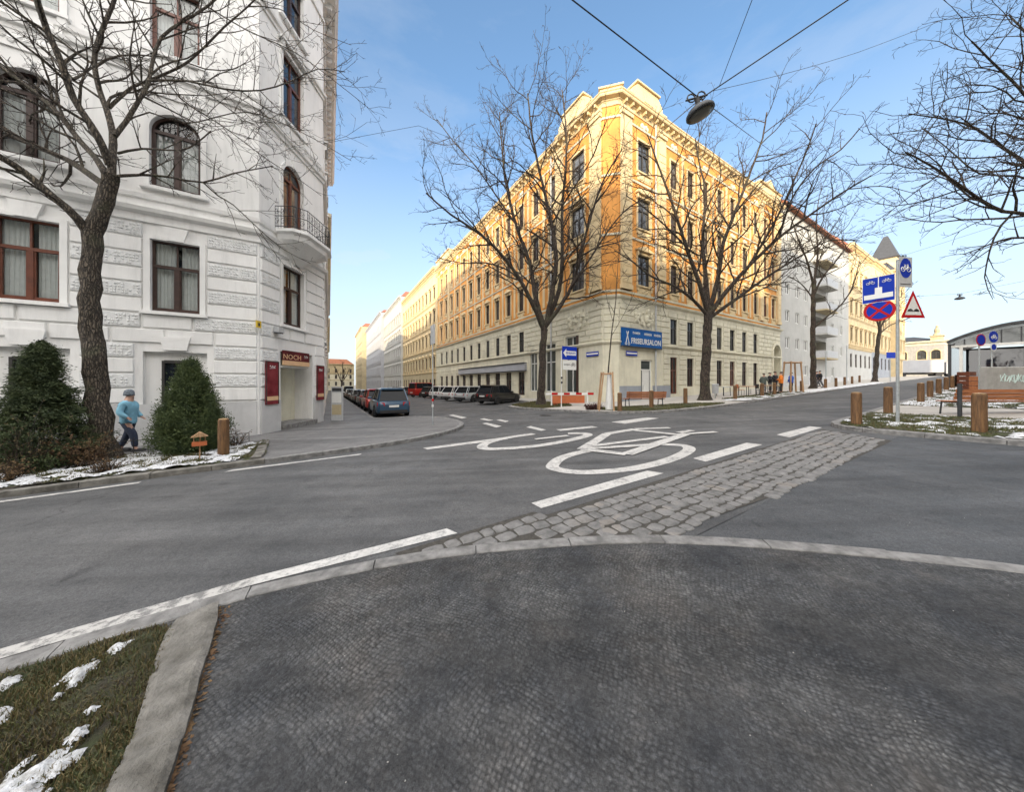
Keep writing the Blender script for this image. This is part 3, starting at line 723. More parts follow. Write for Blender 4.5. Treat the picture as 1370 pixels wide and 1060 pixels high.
    mb = MB(None, off); mb.sweep(path, [(o*.8, z*.75+H) for o, z in CORN])
    for F, a, b in ((FR, .1, S1-18), (FL, 15.8-T1, -.1)): mb.F = F; brackets(mb, a, b, H-.24, .7, .11, .36, .22)
    mb.build('cornice', M['cream'], root)
    # corner attic: stepped gables on both faces and a corner block
    def gable(F, a, b, s_=1):
        at = MB(F, off); m_ = (a+b)/2
        at.prism([(a, H+.1), (b, H+.1), (b, H+.55), (b-.45, H+.75), (b-.45, H+1.15), (b-1.1, H+1.75), (a+1.1, H+1.75), (a+.45, H+1.15), (a+.45, H+.75), (a, H+.55)], -.6, .12)
        at.box(a+.85, b-.85, -.7, .24, H+1.75, H+1.87); at.box(m_-.5, m_+.5, .12, .18, H+.65, H+1.4)
        for q in (a-.02, b-.6): at.box(q, q+.62, -.7, .22, H+.55, H+.67)
        at.build('attic_gable', M['cream'], root)
    gable(FR, .9, 5.4); gable(FL, -5.3, -.9)
    at = MB(FX, off); at.box(-.2, LX+.2, -.9, .2, H+.1, H+.5); at.box(-.3, LX+.3, -1.0, .3, H+.5, H+.62); at.build('attic_block', M['cream'], root)
    at = MB(FR, off); at.box(22.5, 28.0, -.6, .1, H+.1, H+1.3); at.box(22.4, 28.1, -.7, .25, H+1.3, H+1.45); at.prism([(23.6, H+1.45), (26.9, H+1.45), (25.25, H+2.4)], -.5, .1); at.build('attic_gable', M['cream'], root)
    at = MB(FL, off); at.box(15.8-55.9, 15.8-49, -.6, .1, H+.1, H+1.4); at.box(15.8-56, 15.8-48.9, -.7, .25, H+1.4, H+1.56); at.build('attic_gable', M['cream'], root)
    rf = MB(None, off)
    ridge = H+4.0
    rf.add([(17.1, T1, H+.15), (17.1, 15.8, H+.15), (17.9, 15, H+.15), (S1, 15, H+.15), (S1, 22.5, ridge), (23.5, 22.5, ridge), (23.5, T1, ridge), (S1, 30, H+.15), (30, 30, H+.15), (30, T1, H+.15)],
           [(0, 6, 5, 1), (1, 5, 2), (2, 5, 4, 3), (4, 5, 8, 7), (5, 6, 9, 8), (3, 4, 7), (0, 9, 6)])
    ro = rf.build('roof', M['rooftile'], root)
    ch = MB(None, off)
    for s_, t_ in ((26, 20), (33, 20.5), (40, 20), (21.5, 30), (21.5, 40), (21.5, 50)): ch.box(s_, s_+1.6, t_, t_+.7, H+1, H+5.0); ch.box(s_-.08, s_+1.68, t_-.08, t_+.78, H+5.0, H+5.15)
    ch.build('chimney', M['rooftile'], ro)
    for F, a, b, c, d, su, fm in wins:
        window(F, a, b, c, d, root, fm, su, 'cream', depth=.14, name='window', pane='pane')
    for k, (a, b, c, d) in enumerate(shop):
        f = MB(FL, off)
        for x in (a, (a+b)/2-.04, b-.08): f.box(x, x+.08, -.2, -.12, c, d)
        for z in (c, 3.6, d-.08): f.box(a, b, -.21, -.11, z, z+.08)
        fo = f.build('shop_window', M['frame_white'], root); p = MB(FL, off); p.quad([(a,-.17,c),(b,-.17,c),(b,-.17,d),(a,-.17,d)]); p.build('pane', M['shopglass'], fo)
        if k == 0: sh = MB(FL, off); sh.box(b-.34, b, -.1, -.04, c, d); sh.build('shutter', M['frame_brown'], fo)
    # corner shop door (white), awning band along the side street, gateway
    d = MB(FR, off); u = 2.8
    d.box(u-.35, u-.25, -.2, -.1, .45, 3.55); d.box(u+.9, u+1.0, -.2, -.1, .45, 3.55); d.box(u-.25, u+.9, -.2, -.1, 3.45, 3.55); d.box(u-.25, u+.9, -.2, -.1, 2.75, 2.83); d.box(u-.05, u+.8, -.17, -.13, .5, 2.75)
    for zz in (.7, 1.75): d.box(u+.07, u+.68, -.13, -.11, zz, zz+.85)
    do = d.build('shop_door', M['frame_white'], root); p = MB(FR, off); p.box(u-.25, u-.05, -.17, -.15, .5, 3.45); p.box(u-.05, u+.9, -.17, -.15, 2.83, 3.45); p.box(u+.8, u+.9, -.17, -.15, .5, 2.75); p.build('pane', M['shopglass'], do)
    k = MB(None, off); k.tube([FR(u+.02, -.08, 1.3), FR(u+.02, -.08, 1.6)], .015, 6); k.build('door_handle', M['metal'], do)
    aw = MB(FL, off); aw.prism([(15.8-44, 3.05), (15.8-25.7, 3.05), (15.8-25.7, 3.75), (15.8-44, 3.75)], .05, .32); aw.build('fascia', M['lilac'], root)
    aw = MB(FL, off); aw.box(15.8-44, 15.8-25.7, .05, .40, 3.75, 3.84); aw.box(15.8-44, 15.8-25.7, .05, .36, 2.97, 3.05); aw.build('fascia_trim', M['slate'], root)
    gt = MB(FR, off); gt.box(26.0, 28.0, -1.2, -1.1, .9, 6.2); 
    gt.build('gate', M['cream2'], root)
    gs = MB(FR, off)
    for q in (25.75, 28.0-.02): gs.box(q, q+.24, .046, .14, .9, 5.2)
    gs.F = None
    gm = MB(); arch_bar(gm, 1.25, .25, -.14, -.046, 5.2); 
    gs.v += [(FR(27.0+v[0], -v[1], v[2])[0]-off[0], FR(27.0+v[0], -v[1], v[2])[1]-off[1], v[2]-off[2]) for v in gm.v]; b0 = len(gs.v)-len(gm.v); gs.f += [tuple(i+b0 for i in f) for f in gm.f]; gs.m += gm.m
    gs.build('gate_surround', M['cream2'], root)
    dp = MB(None, off); dp.tube([FR(4.1, .12, .5), FR(4.1, .12, 22)], .06, 8); dp.build('downpipe', M['signgrey'], root)
    dp = MB(None, off); dp.tube([FL(-5.9, .12, .3), FL(-5.9, .12, 22)], .06, 8); dp.build('downpipe', M['signgrey'], root)
    return root, off, FR, FL
OH, OOFF, OFR, OFL = orange_house()
# hair salon board and the two street name plates
sb = on_wall('shop_sign', 'blue hair salon sign board with white lettering on the orange corner house', 'sign', OFR, 2.35, 5.02, .12)
mb = MB(); mb.box(-2.3, 2.35, -.12, 0, -.55, .75); mb.build('board', M['shopblue'], sb)
mb = MB(); mb.box(-2.35, 2.4, -.13, 0, -.64, -.56); mb.build('board_trim', M['frame_dark'], sb)
text('FRISEURSALON', .56, 'white', sb, (.43, -.127, -.17), bold=.012, sx=.93)
for q, x in (('DAMEN', -.75), ('HERREN', .6), ('KINDER', 1.75)): text(q, .24, 'white', sb, (x, -.127, .42), bold=.004)
mb = MB()
for s_ in (-1, 1):
    mb.tube([(-1.75+.16*s_, -.13, -.32), (-1.75-.1*s_, -.13, .5)], .03, 5)
    mb.tube([(-1.75+.16*s_+.09*math.cos(a*.8), -.13, -.40+.09*math.sin(a*.8)) for a in range(9)], .02, 5)
mb.build('scissors_emblem', M['white'], sb)
for F, u, lab in ((OFR, 1.3, 'dark blue street name plate under the blue salon board'), (OFL, -.95, 'dark blue street name plate on the side street face of the orange house')):
    a = on_wall('street_name_plate', lab, 'sign', F, u, 3.95, .06); mb = MB(); mb.box(-.62, .62, -.03, 0, -.17, .17); mb.build('plate', M['blue'], a); 
    mb = MB(); mb.box(-.58, .58, -.034, -.0305, -.05, .07); mb.build('plate_text_band', M['white'], a)
# ================================================================ further houses
def row_house(name, label, pts, t0, t1, H, floors, wm, um, fm='frame_brown', sur='hood', side='L', plane=17.1, bay=2.7, split=None, ground=None, roof='rooftile', frm=None, mansard=None, winw=1.12, winh=2.25):
    """one terrace house; side L faces the side street (normal -s), side R faces the cross street (normal -t)"""
    if side == 'L':
        root, off = bld(name, label, plane, t0); F = Fr(plane, t1, 0, -1, off); L = t1-t0; path = [(plane, t1), (plane, t0)]
        poly = [(plane, t0), (plane+12, t0), (plane+12, t1), (plane, t1)]
    else:
        root, off = bld(name, label, t0, plane); F = Fr(t0, plane, 1, 0, off); L = t1-t0; path = [(t0, plane), (t1, plane)]
        poly = [(t0, plane), (t1, plane), (t1, plane+12), (t0, plane+12)]
    gz = off[2]; w = MB(F, off); holes = []; wl = []; n = int(L/bay); bay = L/n; zb = gz-2
    for j, z in enumerate(floors):
        for i in range(n):
            u = (i+.5)*bay; holes.append((u-winw/2, u+winw/2, z, z+winh)); wl.append((u, z, j))
    spl = split if split else H
    wall_holes(w, 0, L, zb, spl, [h for h in holes if h[3] <= spl], .2, 0)
    if split: wall_holes(w, 0, L, spl, H, [h for h in holes if h[3] > spl], .2, 1)
    w.F = None
    for i in range(4):
        p, q = poly[i], poly[(i+1) % 4]
        if (side == 'L' and i == 3) or (side == 'R' and i == 0): continue
        w.quad([(p[0], p[1], zb), (q[0], q[1], zb), (q[0], q[1], H), (p[0], p[1], H)], 1 if split else 0)
    w.build('wall', [M[wm], M[um]], root)
    mb = MB(None, off); mb.sweep(path, [(o, z+H) for o, z in CORN]); mb.F = F; brackets(mb, 0, L, H-.24, .8); mb.build('cornice', M[um if split else wm], root)
    mb = MB(None, off)
    for z in ([split] if split else [])+[f-.75 for f in floors[1:]]: mb.sweep(path, [(o, q+z) for o, q in BAND])
    mb.build('string_course', M[um if split else wm], root)
    rp = MB(None, off)
    rp.prismz(poly, H+.1, H+3.2, 0, .6); rp.build('roof', M[roof], root)
    for u, z, j in wl:
        window(F, u-winw/2, u+winw/2, z, z+winh, root, fm, (sur if 0 < j < len(floors) else None), um if split else wm, trans=.66, depth=.12)
    return root, off, F
row_house('apartment_house', 'yellow and cream ornate terrace house directly beyond the orange corner house', None, 56.02, 86, 23.2, [.2, 4.5, 8.9, 13.2, 17.6], 'yellow', 'cream', split=8.1, sur='tri')
row_house('apartment_house', 'grey white ornate terrace house, second beyond the orange corner house', None, 86.02, 116, 25.0, [.2, 4.5, 9.1, 13.6, 18.2], 'white2', 'white2', split=7.9, sur='seg', plane=16.6)
row_house('apartment_house', 'cool white terrace house, third beyond the orange corner house', None, 116.02, 165, 26.5, [.2, 5, 10, 15, 20], 'lilac', 'lilac', split=8.5, bay=3.6, sur='flat', plane=15.6)
row_house('apartment_house', 'ochre terrace house closing the view at the far end of the side street', None, 165.02, 205, 29.0, [.5, 6, 11.5, 17, 22], 'yellow', 'yellow', split=9, bay=4.2, sur='flat', plane=13.6)
row_house('apartment_house', 'low pale house closing the far end of the side street', None, -6, 12.8, 12.5, [0, 4, 7.6], 'cream2', 'yellow', split=7.2, side='R', plane=206, bay=3.4, sur=None)
def left_row():
    for k, (t0, t1, H, m) in enumerate(((36.6, 62, 19.0, 'cream2'), (62.05, 96, 20.0, 'white2'), (96.05, 150, 19.0, 'cream'), (150.05, 200, 19, 'white2'))):
        root, off = bld('apartment_house', ('first', 'second', 'third', 'fourth')[k]+' terrace house behind the white corner house on the left of the side street', -.4, t0)
        F = Fr(-.4, t0, 0, 1, off); L = t1-t0; w = MB(F, off); holes = []; n = int(L/(3.2 if k < 2 else 5.5))
        for i in range(n):
            for z in (.4, 4.4, 8.4, 12.4, 16): 
                if z+2.4 < H: u = (i+.5)*L/n; holes.append((u-.5, u+.5, z, z+2.1))
        wall_holes(w, 0, L, -5, H, holes, .2); w.F = None
        w.quad([(-12, t0, -5), (-12, t0, H), (-.4, t0, H), (-.4, t0, -5)]); w.quad([(-12, t1, -5), (-12, t1, H), (-.4, t1, H), (-.4, t1, -5)]); w.quad([(-12, t0, -5), (-12, t0, H), (-12, t1, H), (-12, t1, -5)]); w.build('wall', [M[m]], root)
        for h in holes: window(F, h[0], h[1], h[2], h[3], root, 'frame_brown', 'flat', m)
        c_ = MB(None, off); c_.sweep([(-.4, t0), (-.4, t1)], [(o, z+H) for o, z in CORN]); c_.build('cornice', M[m], root)
        roofpoly('roof', [(-12, t0), (-.4, t0), (-.4, t1), (-12, t1)], H+.1, H+2.4, M['rooftile'], root, off, .6)
left_row()
# modern white block with balconies
def modern():
    root, off = bld('apartment_block', 'white modern apartment block with three stacked balconies next to the orange house', 46.0, 15)
    F = Fr(46.0, 15, 1, 0, off); L = 27.4; H = 23.2; w = MB(F, off); zb = -1
    holes = []; wl = []
    for k in range(6):
        z = 2.5+k*3.3
        for u in ((2.2, 5.4, 8.3, 19.2, 23.4) if k else (8.3, 19.2)): holes.append((u-.62, u+.62, z+.2, z+1.6)); wl.append((u, z+.2))
        if k: holes.append((11.4, 16.4, z-.55, z+1.9, False, 1.1))
    wall_holes(w, 0, L, zb, H, holes, .15, 0)
    w.box(.05, 7.5, .002, .05, zb, 2.65, 1); w.box(9.2, 18.4, .002, .05, zb, 2.65, 1); w.box(20.1, L-.05, .002, .05, zb, 2.65, 1)
    w.F = None
    w.quad([(46, 15, zb), (46, 15, H), (46, 27, H), (46, 27, zb)]); w.quad([(73.4, 15, zb), (73.4, 15, H), (73.4, 27, H), (73.4, 27, zb)]); w.quad([(46, 15, H), (73.4, 15, H), (73.4, 27, H), (46, 27, H)])
    w.build('wall', [M['white2'], M['plinth_grey']], root)
    r = MB(None, off); r.sweep([(46, 15), (73.4, 15)], [(0, H-.1), (.5, H-.1), (.5, H+.15), (0, H+.15)]); r.prismz([(46, 15), (73.4, 15), (73.4, 27), (46, 27)], H+.15, H+2.8, 0, .75); r.build('roof', M['rooftile'], root)
    for u, z in wl: window(F, u-.62, u+.62, z, z+1.4, root, 'frame_white', None, 'white2', depth=.1, trans=.97)
    for k in range(1, 6):
        z = 2.5+k*3.3-.6
        b = MB(F, off); b.prismz([(11.2, 0), (11.6, 1.3), (16.2, 1.3), (16.6, 0)], z-.18, z); bo = b.build('balcony', M['yellow'] if k in (1, 3, 5) else M['white2'], root)
        p = MB(F, off)
        for a, c in (((11.25, .0), (11.65, 1.25)), ((11.65, 1.25), (16.15, 1.25)), ((16.15, 1.25), (16.55, .0))):
            dx, dy = c[0]-a[0], c[1]-a[1]; l = math.hypot(dx, dy); nx, ny = -dy/l*.03, dx/l*.03
            p.prismz([(a[0]-nx, a[1]-ny), (c[0]-nx, c[1]-ny), (c[0]+nx, c[1]+ny), (a[0]+nx, a[1]+ny)], z+.02, z+.95)
        p.build('balcony_panel', M['signgrey'], bo)
        i = MB(F, off); i.box(11.4, 16.4, -1.1, -1.05, z+.05, z+2.5); i.build('balcony_recess_wall', M['cream2'], root)
        d = MB(F, off); d.box(12.2, 15.2, -1.04, -1.0, z+.1, z+2.3); d.build('balcony_door', M['pane'], root)
modern()
row_house('apartment_house', 'cream and orange old apartment house beyond the white modern block', None, 73.42, 88, 24.6, [4.4, 8.8, 13.4, 18.4], 'white2', 'cream', side='R', plane=15, split=7.6, bay=2.9, sur='tri', fm='frame_brown')
row_house('apartment_house', 'cream old apartment house with blue grey lower storey, before the turret house', None, 88.02, 104, 24.9, [4.4, 8.8, 13.4, 18.4], 'greyplinth2', 'cream', side='R', plane=15.0, split=7.8, bay=2.9, sur='hood')
def tower():
    root, off = bld('tower_house', 'cream corner house with pointed slate turret at the far end of the cross street', 104.02, 14.2)
    F = Fr(104.02, 14.2, 1, 0, off); w = MB(F, off); holes = [(u-.5, u+.5, z, z+2.2) for u in (1.6, 4.4, 7.4) for z in (4.4, 8.7, 13, 17.3, 21.6)]
    wall_holes(w, 0, 9, 0, 25.8, holes, .2); w.F = None
    w.quad([(104.02, 14.2, 0), (104.02, 14.2, 25.8), (104.02, 26, 25.8), (104.02, 26, 0)]); w.quad([(113.02, 14.2, 0), (113.02, 14.2, 25.8), (113.02, 26, 25.8), (113.02, 26, 0)])
    w.build('wall', M['cream'], root)
    for h in holes: window(F, h[0], h[1], h[2], h[3], root, 'frame_brown', 'hood', 'cream')
    c = MB(None, off); c.sweep([(104.02, 22), (104.02, 14.2), (113.02, 14.2), (113.02, 22)], [(o, z+25.8) for o, z in CORN]); c.build('cornice', M['cream'], root)
    r = MB(None, off); r.prismz([(104.02, 14.2), (113.02, 14.2), (113.02, 23), (104.02, 23)], 26.0, 28.6, 0, .6); r.build('roof', M['slate'], root)
    r = MB(None, off); r.prismz([(105.6, 14.4), (109.6, 14.4), (109.6, 18), (105.6, 18)], 26.0, 29.2, 0, 1); r.build('turret', M['cream'], root)
    r = MB(None, off); r.prismz([(105.3, 14.1), (109.9, 14.1), (109.9, 18.3), (105.3, 18.3)], 29.2, 29.5, 0, 1); r.prismz([(105.4, 14.2), (109.8, 14.2), (109.8, 18.2), (105.4, 18.2)], 29.5, 34.6, 0, .16); r.build('turret_roof', M['slate'], root)
tower()
def far_hall():
    root, off = bld('station_hall', 'cream stone building with a corner statue turret closing the far end of the cross street', 128, 22)
    F = Fr(128, 34, 0, -1, off); w = MB(F, off); HH = 12.0; T0 = 10.2; holes = [(u-.7, u+.7, z, z+2.3, z > 6) for u in (2.5, 5.5, 8.5, 11.5, 14.5, 17.5, 20.5, 22.6) for z in (4.2, 7.6)]
    wall_holes(w, 0, 34-T0, 1, HH, holes, .3); w.F = None
    w.quad([(128, 34, 1), (128, 34, HH), (140, 34, HH), (140, 34, 1)]); w.quad([(128, T0, 1), (128, T0, HH), (140, T0, HH), (140, T0, 1)]); w.build('wall', [M['conc']], root)
    for h in holes: window(F, h[0], h[1], h[2], h[3], root, 'frame_dark', 'flat' if not h[4] else 'arch', 'cream', arch=h[4])
    c = MB(None, off); c.sweep([(140, 34), (128, 34), (128, T0), (140, T0)], [(o, z+HH) for o, z in CORN]); c.F = F; c.box(6, 16, -.6, .3, HH+.2, HH+1.0); c.build('cornice', M['cream2'], root)
    rf = MB(None, off); rf.prismz([(128, T0), (140, T0), (140, 34), (128, 34)], HH+.15, HH+1.6, 0, .6); rf.build('roof', M['slate'], root)
    t_ = MB(None, off); b = 11.3
    t_.box(127.9, 129.9, b-.9, b+.9, HH+.2, HH+1.2); t_.box(127.7, 130.1, b-1.1, b+1.1, HH+1.2, HH+1.4); t_.lathe([(.7, HH+1.4), (.6, HH+1.8), (.4, HH+2.0), (.5, HH+2.7), (.34, HH+3.2), (.22, HH+3.4), (.26, HH+3.75), (.05, HH+4.0)], (128.9, b, 0), 10); t_.build('statue_turret', M['yellow'], root)
far_hall()
# blocks that stand behind the photographer and keep the street in shade
def plain_block(label, s0, s1, t0, t1, H, m):
    root, off = bld('apartment_house', label, s0, t1)
    F = Fr(s1, t1, -1, 0, off); w = MB(F, off); holes = []; L = s1-s0
    for i in range(int(L/6)):
        for z in (2, 6, 10, 14, 18, 22, 26, 30):
            if z+3 < H and len(holes) < 96: holes.append((i*6+2.3, i*6+3.7, z, z+2.1))
    wall_holes(w, 0, L, -3, H, holes, .2); w.F = None
    w.quad([(s0, t0, -3), (s0, t0, H), (s1, t0, H), (s1, t0, -3)]); w.quad([(s0, t0, -3), (s0, t0, H), (s0, t1, H), (s0, t1, -3)]); w.quad([(s1, t0, -3), (s1, t0, H), (s1, t1, H), (s1, t1, -3)])
    w.build('wall', M[m], root)
    for h in holes: window(F, h[0], h[1], h[2], h[3], root, 'frame_white', None, 'cream')
    roofpoly('roof', [(s0, t0), (s1, t0), (s1, t1), (s0, t1)], H, H+1.5, M['rooftile'], root, off, .9)
# ================================================================ ground
def gz(s, t): return g(s, t)
def sheet(name, poly, h, m, skirt=.0, px=False):        # flat sheet over the street plane; poly in street-grid coordinates
    mb = MB(); n = len(poly)
    top = [(*W(s, t), g(s, t)+h) for s, t in poly]
    mb.quad(top)
    if skirt:
        bot = [(x, y, z-skirt) for x, y, z in top]; mb.add(top+bot, [(i, (i+1) % n, (i+1) % n+n, i+n) for i in range(n)])
    return struct(mb.build(name, m))
def big_ground():
    mb = MB(); ss = [-400, -45, 0, 30, 60, 106, 420]; tt = [-400, -35, 0, 40, 100, 190, 480]; vs = [(*W(s, t), g(s, t)-.02) for t in tt for s in ss]; n = len(ss)
    mb.add(vs, [(j*n+i, j*n+i+1, (j+1)*n+i+1, (j+1)*n+i) for j in range(len(tt)-1) for i in range(n-1)])
    o = struct(mb.build('ground', M['walkasphalt']))
big_ground()
def road():
    mb = MB(); ss = [-45, -20, 0, 20, 40, 70, 106, 150]; tt = [-35, 0, 12, 50, 100, 190, 230]; vs = [(*W(s, t), g(s, t)) for t in tt for s in ss]; n = len(ss)
    mb.add(vs, [(j*n+i, j*n+i+1, (j+1)*n+i+1, (j+1)*n+i) for j in range(len(tt)-1) for i in range(n-1)])
    struct(mb.build('road', M['road']))
road()
def smooth(poly, it=2, closed=True):
    for _ in range(it):
        q = []; n = len(poly)
        for i in range(n if closed else n-1):
            a, b = poly[i], poly[(i+1) % n]
            if math.hypot(a[0]-b[0], a[1]-b[1]) > 9: q += [a, b] if not q or q[-1] != a else [b]; continue
            q += [(a[0]*.75+b[0]*.25, a[1]*.75+b[1]*.25), (a[0]*.25+b[0]*.75, a[1]*.25+b[1]*.75)]
        if not closed: q = [poly[0]]+q+[poly[-1]]
        poly = q
    return poly
def kerb(name, path, w=.16, h=.13, m='granite', seg=1.0, inside=-1, low=.25, label=None):
    """kerb stones along a path, outer edge on the path, body on the inside; every stone has its own joint"""
    mb = MB(); r = random.Random(5)
    P = [Vector(p) for p in path]; L = [0]
    for a, b in zip(P[:-1], P[1:]): L.append(L[-1]+(b-a).length)
    def at(d):
        d = clamp(d, 0, L[-1])
        for i in range(len(P)-1):
            if d <= L[i+1]+1e-9:
                f = (d-L[i])/max(1e-9, L[i+1]-L[i]); return P[i].lerp(P[i+1], f), (P[i+1]-P[i]).normalized()
        return P[-1], (P[-1]-P[-2]).normalized()
    n = max(1, int(L[-1]/seg)); st = L[-1]/n
    for i in range(n):
        a0 = i*st+.006; a1 = (i+1)*st-.006; K = 3; dz = r.uniform(-.006, .006); vs = []
        for k in range(K+1):
            p, d = at(a0+(a1-a0)*k/K); nn = Vector((d.y, -d.x))*inside
            for o, z in ((0, -low), (0, h-.015), (.015, h), (w-.01, h), (w, h-.01), (w, -low)):
                q = p+nn*o; x, y = W(q.x, q.y); vs.append((x, y, g(q.x, q.y)+z+dz))
        c = 6; fs = [tuple(range(c)), tuple(range((K+1)*c-1, K*c-1, -1))]
        for k in range(K):
            for j in range(c): fs.append((k*c+j, k*c+(j+1) % c, (k+1)*c+(j+1) % c, (k+1)*c+j))
        mb.add(vs, fs)
    return struct(mb.build(name, M[m]))
# left pavement (block with the white house)
edgeL = [(-1.35, 9.5), (.9, 9.62), (2.5, 9.95), (4, 10.8), (4.9, 12), (5.2, 13.5), (5.1, 15), (4.7, 16.3), (3.7, 17.3), (2.1, 17.8), (2.1, 19)]
eL = [edgeL[0]]+smooth(edgeL, 2, False)[1:-1]+[(2.1, 20), (2.1, 60), (2.1, 188)]
sheet('pavement', [(-44, 9.5)]+eL+[(-44, 188)], .105, M['walkasphalt'])
kerb('kerb', [(-30, 9.5)]+[(-1.35, 9.5)], .2, .12, 'granite_dark', .95, -1)
kerb('kerb', eL, .18, .112, 'granite', 1.2, -1)
# centre block pavement
edgeC = [(106, 8.9), (60, 8.9), (26, 8.7), (20, 8.6), (17, 8.75), (14.6, 9.1), (13.1, 9.8), (12.2, 11), (11.6, 12.8), (11.0, 15), (10.5, 17), (10.6, 18.6), (12, 19.8), (14.4, 21.2), (14.6, 23)]
eC = smooth(edgeC, 2, False)[:-1]+[(14.6, 60), (14.6, 188)]
sheet('pavement', eC+[(40, 188), (106, 60)], .105, M['paving'])
kerb('kerb', eC[::-1], .18, .115, 'granite', 1.2, -1)
# right island
isl = [(13.1, -12), (13.1, .5), (13.15, 2.2), (13.5, 3.0), (14.4, 3.35), (30, 3.35), (104, 3.35)]
iS = smooth(isl, 2, False)
sheet('pavement', [(13.1, -12)]+iS[1:]+[(104, -12)], .105, M['paving'])
kerb('kerb', [(13.1, -12)]+iS[1:-1]+[(104, 3.35)], .2, .125, 'granite', 1.1, 1)
# near footpath behind a flush kerb, and the driveway to its right
curve = [(-9, 3.45), (-4, 3.55), (-1.6, 3.6), (-.64, 3.62)]+[G(*p) for p in ((420, 768), (525, 747), (610, 734), (700, 726), (790, 720), (870, 718), (960, 721), (1050, 727), (1200, 740), (1370, 757))]+[(6.3, -1.6), (7, -4), (7.4, -10)]
cv = smooth(curve, 2, False)
sheet('footpath', [p for p in cv if p[0] > -1.5]+[(-1.6, -12)], .012, M['studded'])
sheet('driveway', [p for p in cv if p[0] > 1.3]+[(13.1, -12), (13.1, 1.75), (2.6, 1.9)], .004, M['drive'])
kl = [p for p in cv if p[0] <= -.55]; kr = [kl[-1]]+[p for p in cv if p[0] > -.55]
kerb('flush_kerb', kr, .17, .026, 'granite', 1.0, 1)
# left foreground stone strip and the small bed
A0, A1 = G(282, 806), G(150, 1090); 
def stonestrip():
    px = [(293, 806, 236, 830), (290, 830, 222, 850), (279, 868, 205, 890), (268, 905, 190, 940), (256, 950, 178, 985), (240, 1000, 150, 1040), (222, 1060, 120, 1110), (200, 1140, 80, 1200)]
    mb = MB(); vs = []; N = 0; rows = []
    def cr(q, f):
        i = int(min(len(q)-2, f)); return [q[i][k]+(q[i+1][k]-q[i][k])*(f-i) for k in range(4)]
    for i in range(43):
        r_ = cr(px, i/6); a = Vector(G(r_[0], r_[1], .05)); b = Vector(G(r_[2], r_[3], .05))
        for j in range(7):
            q = a.lerp(b, j/6); x, y = W(q.x, q.y); jn = min(abs(i-v) for v in (12.5, 27.5))
            wob = .014*mnoise.noise(Vector((x*5, y*5, 3))); e = 0 if j in (0, 6) else .012
            vs.append((x+wob, y, g(q.x, q.y)+.055+e+.008*mnoise.noise(Vector((x*9, y*9, 0)))-(.02 if jn < .6 else 0)))
    n = 7; mb.add(vs, [(i*n+j, (i+1)*n+j, (i+1)*n+j+1, i*n+j+1) for i in range(42) for j in range(6)])
    for j in (0, 6):
        vv = []
        for i in range(43): v = vs[i*n+j]; vv += [v, (v[0], v[1], v[2]-.2)]
        mb.add(vv, [(2*i, 2*i+1, 2*i+3, 2*i+2) for i in range(42)])
    mb.add([vs[j] for j in range(7)]+[(vs[j][0], vs[j][1], vs[j][2]-.2) for j in range(7)], [(j, j+1, j+8, j+7) for j in range(6)])
    struct(mb.build('stone_edging', M['granite_dark'], smooth=False))
stonestrip()
kerb('flush_kerb', kl, .19, .03, 'granite', 1.0, 1)
near_bed = [G(*p, .04) for p in ((-500, 1000), (0, 903), (60, 885), (130, 860), (215, 836), (240, 842), (215, 880), (198, 930), (186, 975), (160, 1030), (130, 1100), (60, 1300), (-500, 1500))]
def bumpsheet(name, poly, step, h, amp, m, thr=None, edge=.0, fs=1.5, seed=0, kind='structure', blobs=None):
    """grid clipped to poly; height noise; with thr only places where noise passes thr rise (snow)"""
    xs = [p[0] for p in poly]; ys = [p[1] for p in poly]; x0, x1, y0, y1 = min(xs), max(xs), min(ys), max(ys)
    def inside(x, y):
        c = False; n = len(poly)
        for i in range(n):
            a, b = poly[i], poly[i-1]
            if (a[1] > y) != (b[1] > y) and x < (b[0]-a[0])*(y-a[1])/(b[1]-a[1])+a[0]: c = not c
        return c
    nx = int((x1-x0)/step)+1; ny = int((y1-y0)/step)+1; idx = {}; vs = []; fs_ = []
    def fld(x, y):
        nz = mnoise.fractal(Vector((x*fs, y*fs, seed)), .9, 2.1, 5)
        if blobs is not None: nz = nz*.55+max(1-math.hypot(x-bx, y-by)/br for bx, by, br in blobs)
        return nz
    def vid(i, j):
        if (i, j) not in idx:
            s, t = x0+i*step, y0+j*step; x, y = W(s, t)
            nz = fld(x, y)
            z = g(s, t)+h+amp*nz if thr is None else g(s, t)+h+clamp((nz-thr)*amp, -.03, .03)
            idx[(i, j)] = len(vs); vs.append((x, y, z))
        return idx[(i, j)]
    for i in range(nx):
        for j in range(ny):
            if inside(x0+(i+.5)*step, y0+(j+.5)*step):
                if thr is not None:
                    x, y = W(x0+(i+.5)*step, y0+(j+.5)*step)
                    if fld(x, y) < thr-.2: continue
                fs_.append((vid(i, j), vid(i+1, j), vid(i+1, j+1), vid(i, j+1)))
    mb = MB(); mb.add(vs, fs_); o = mb.build(name, m, smooth=True); o['kind'] = kind; return o, inside
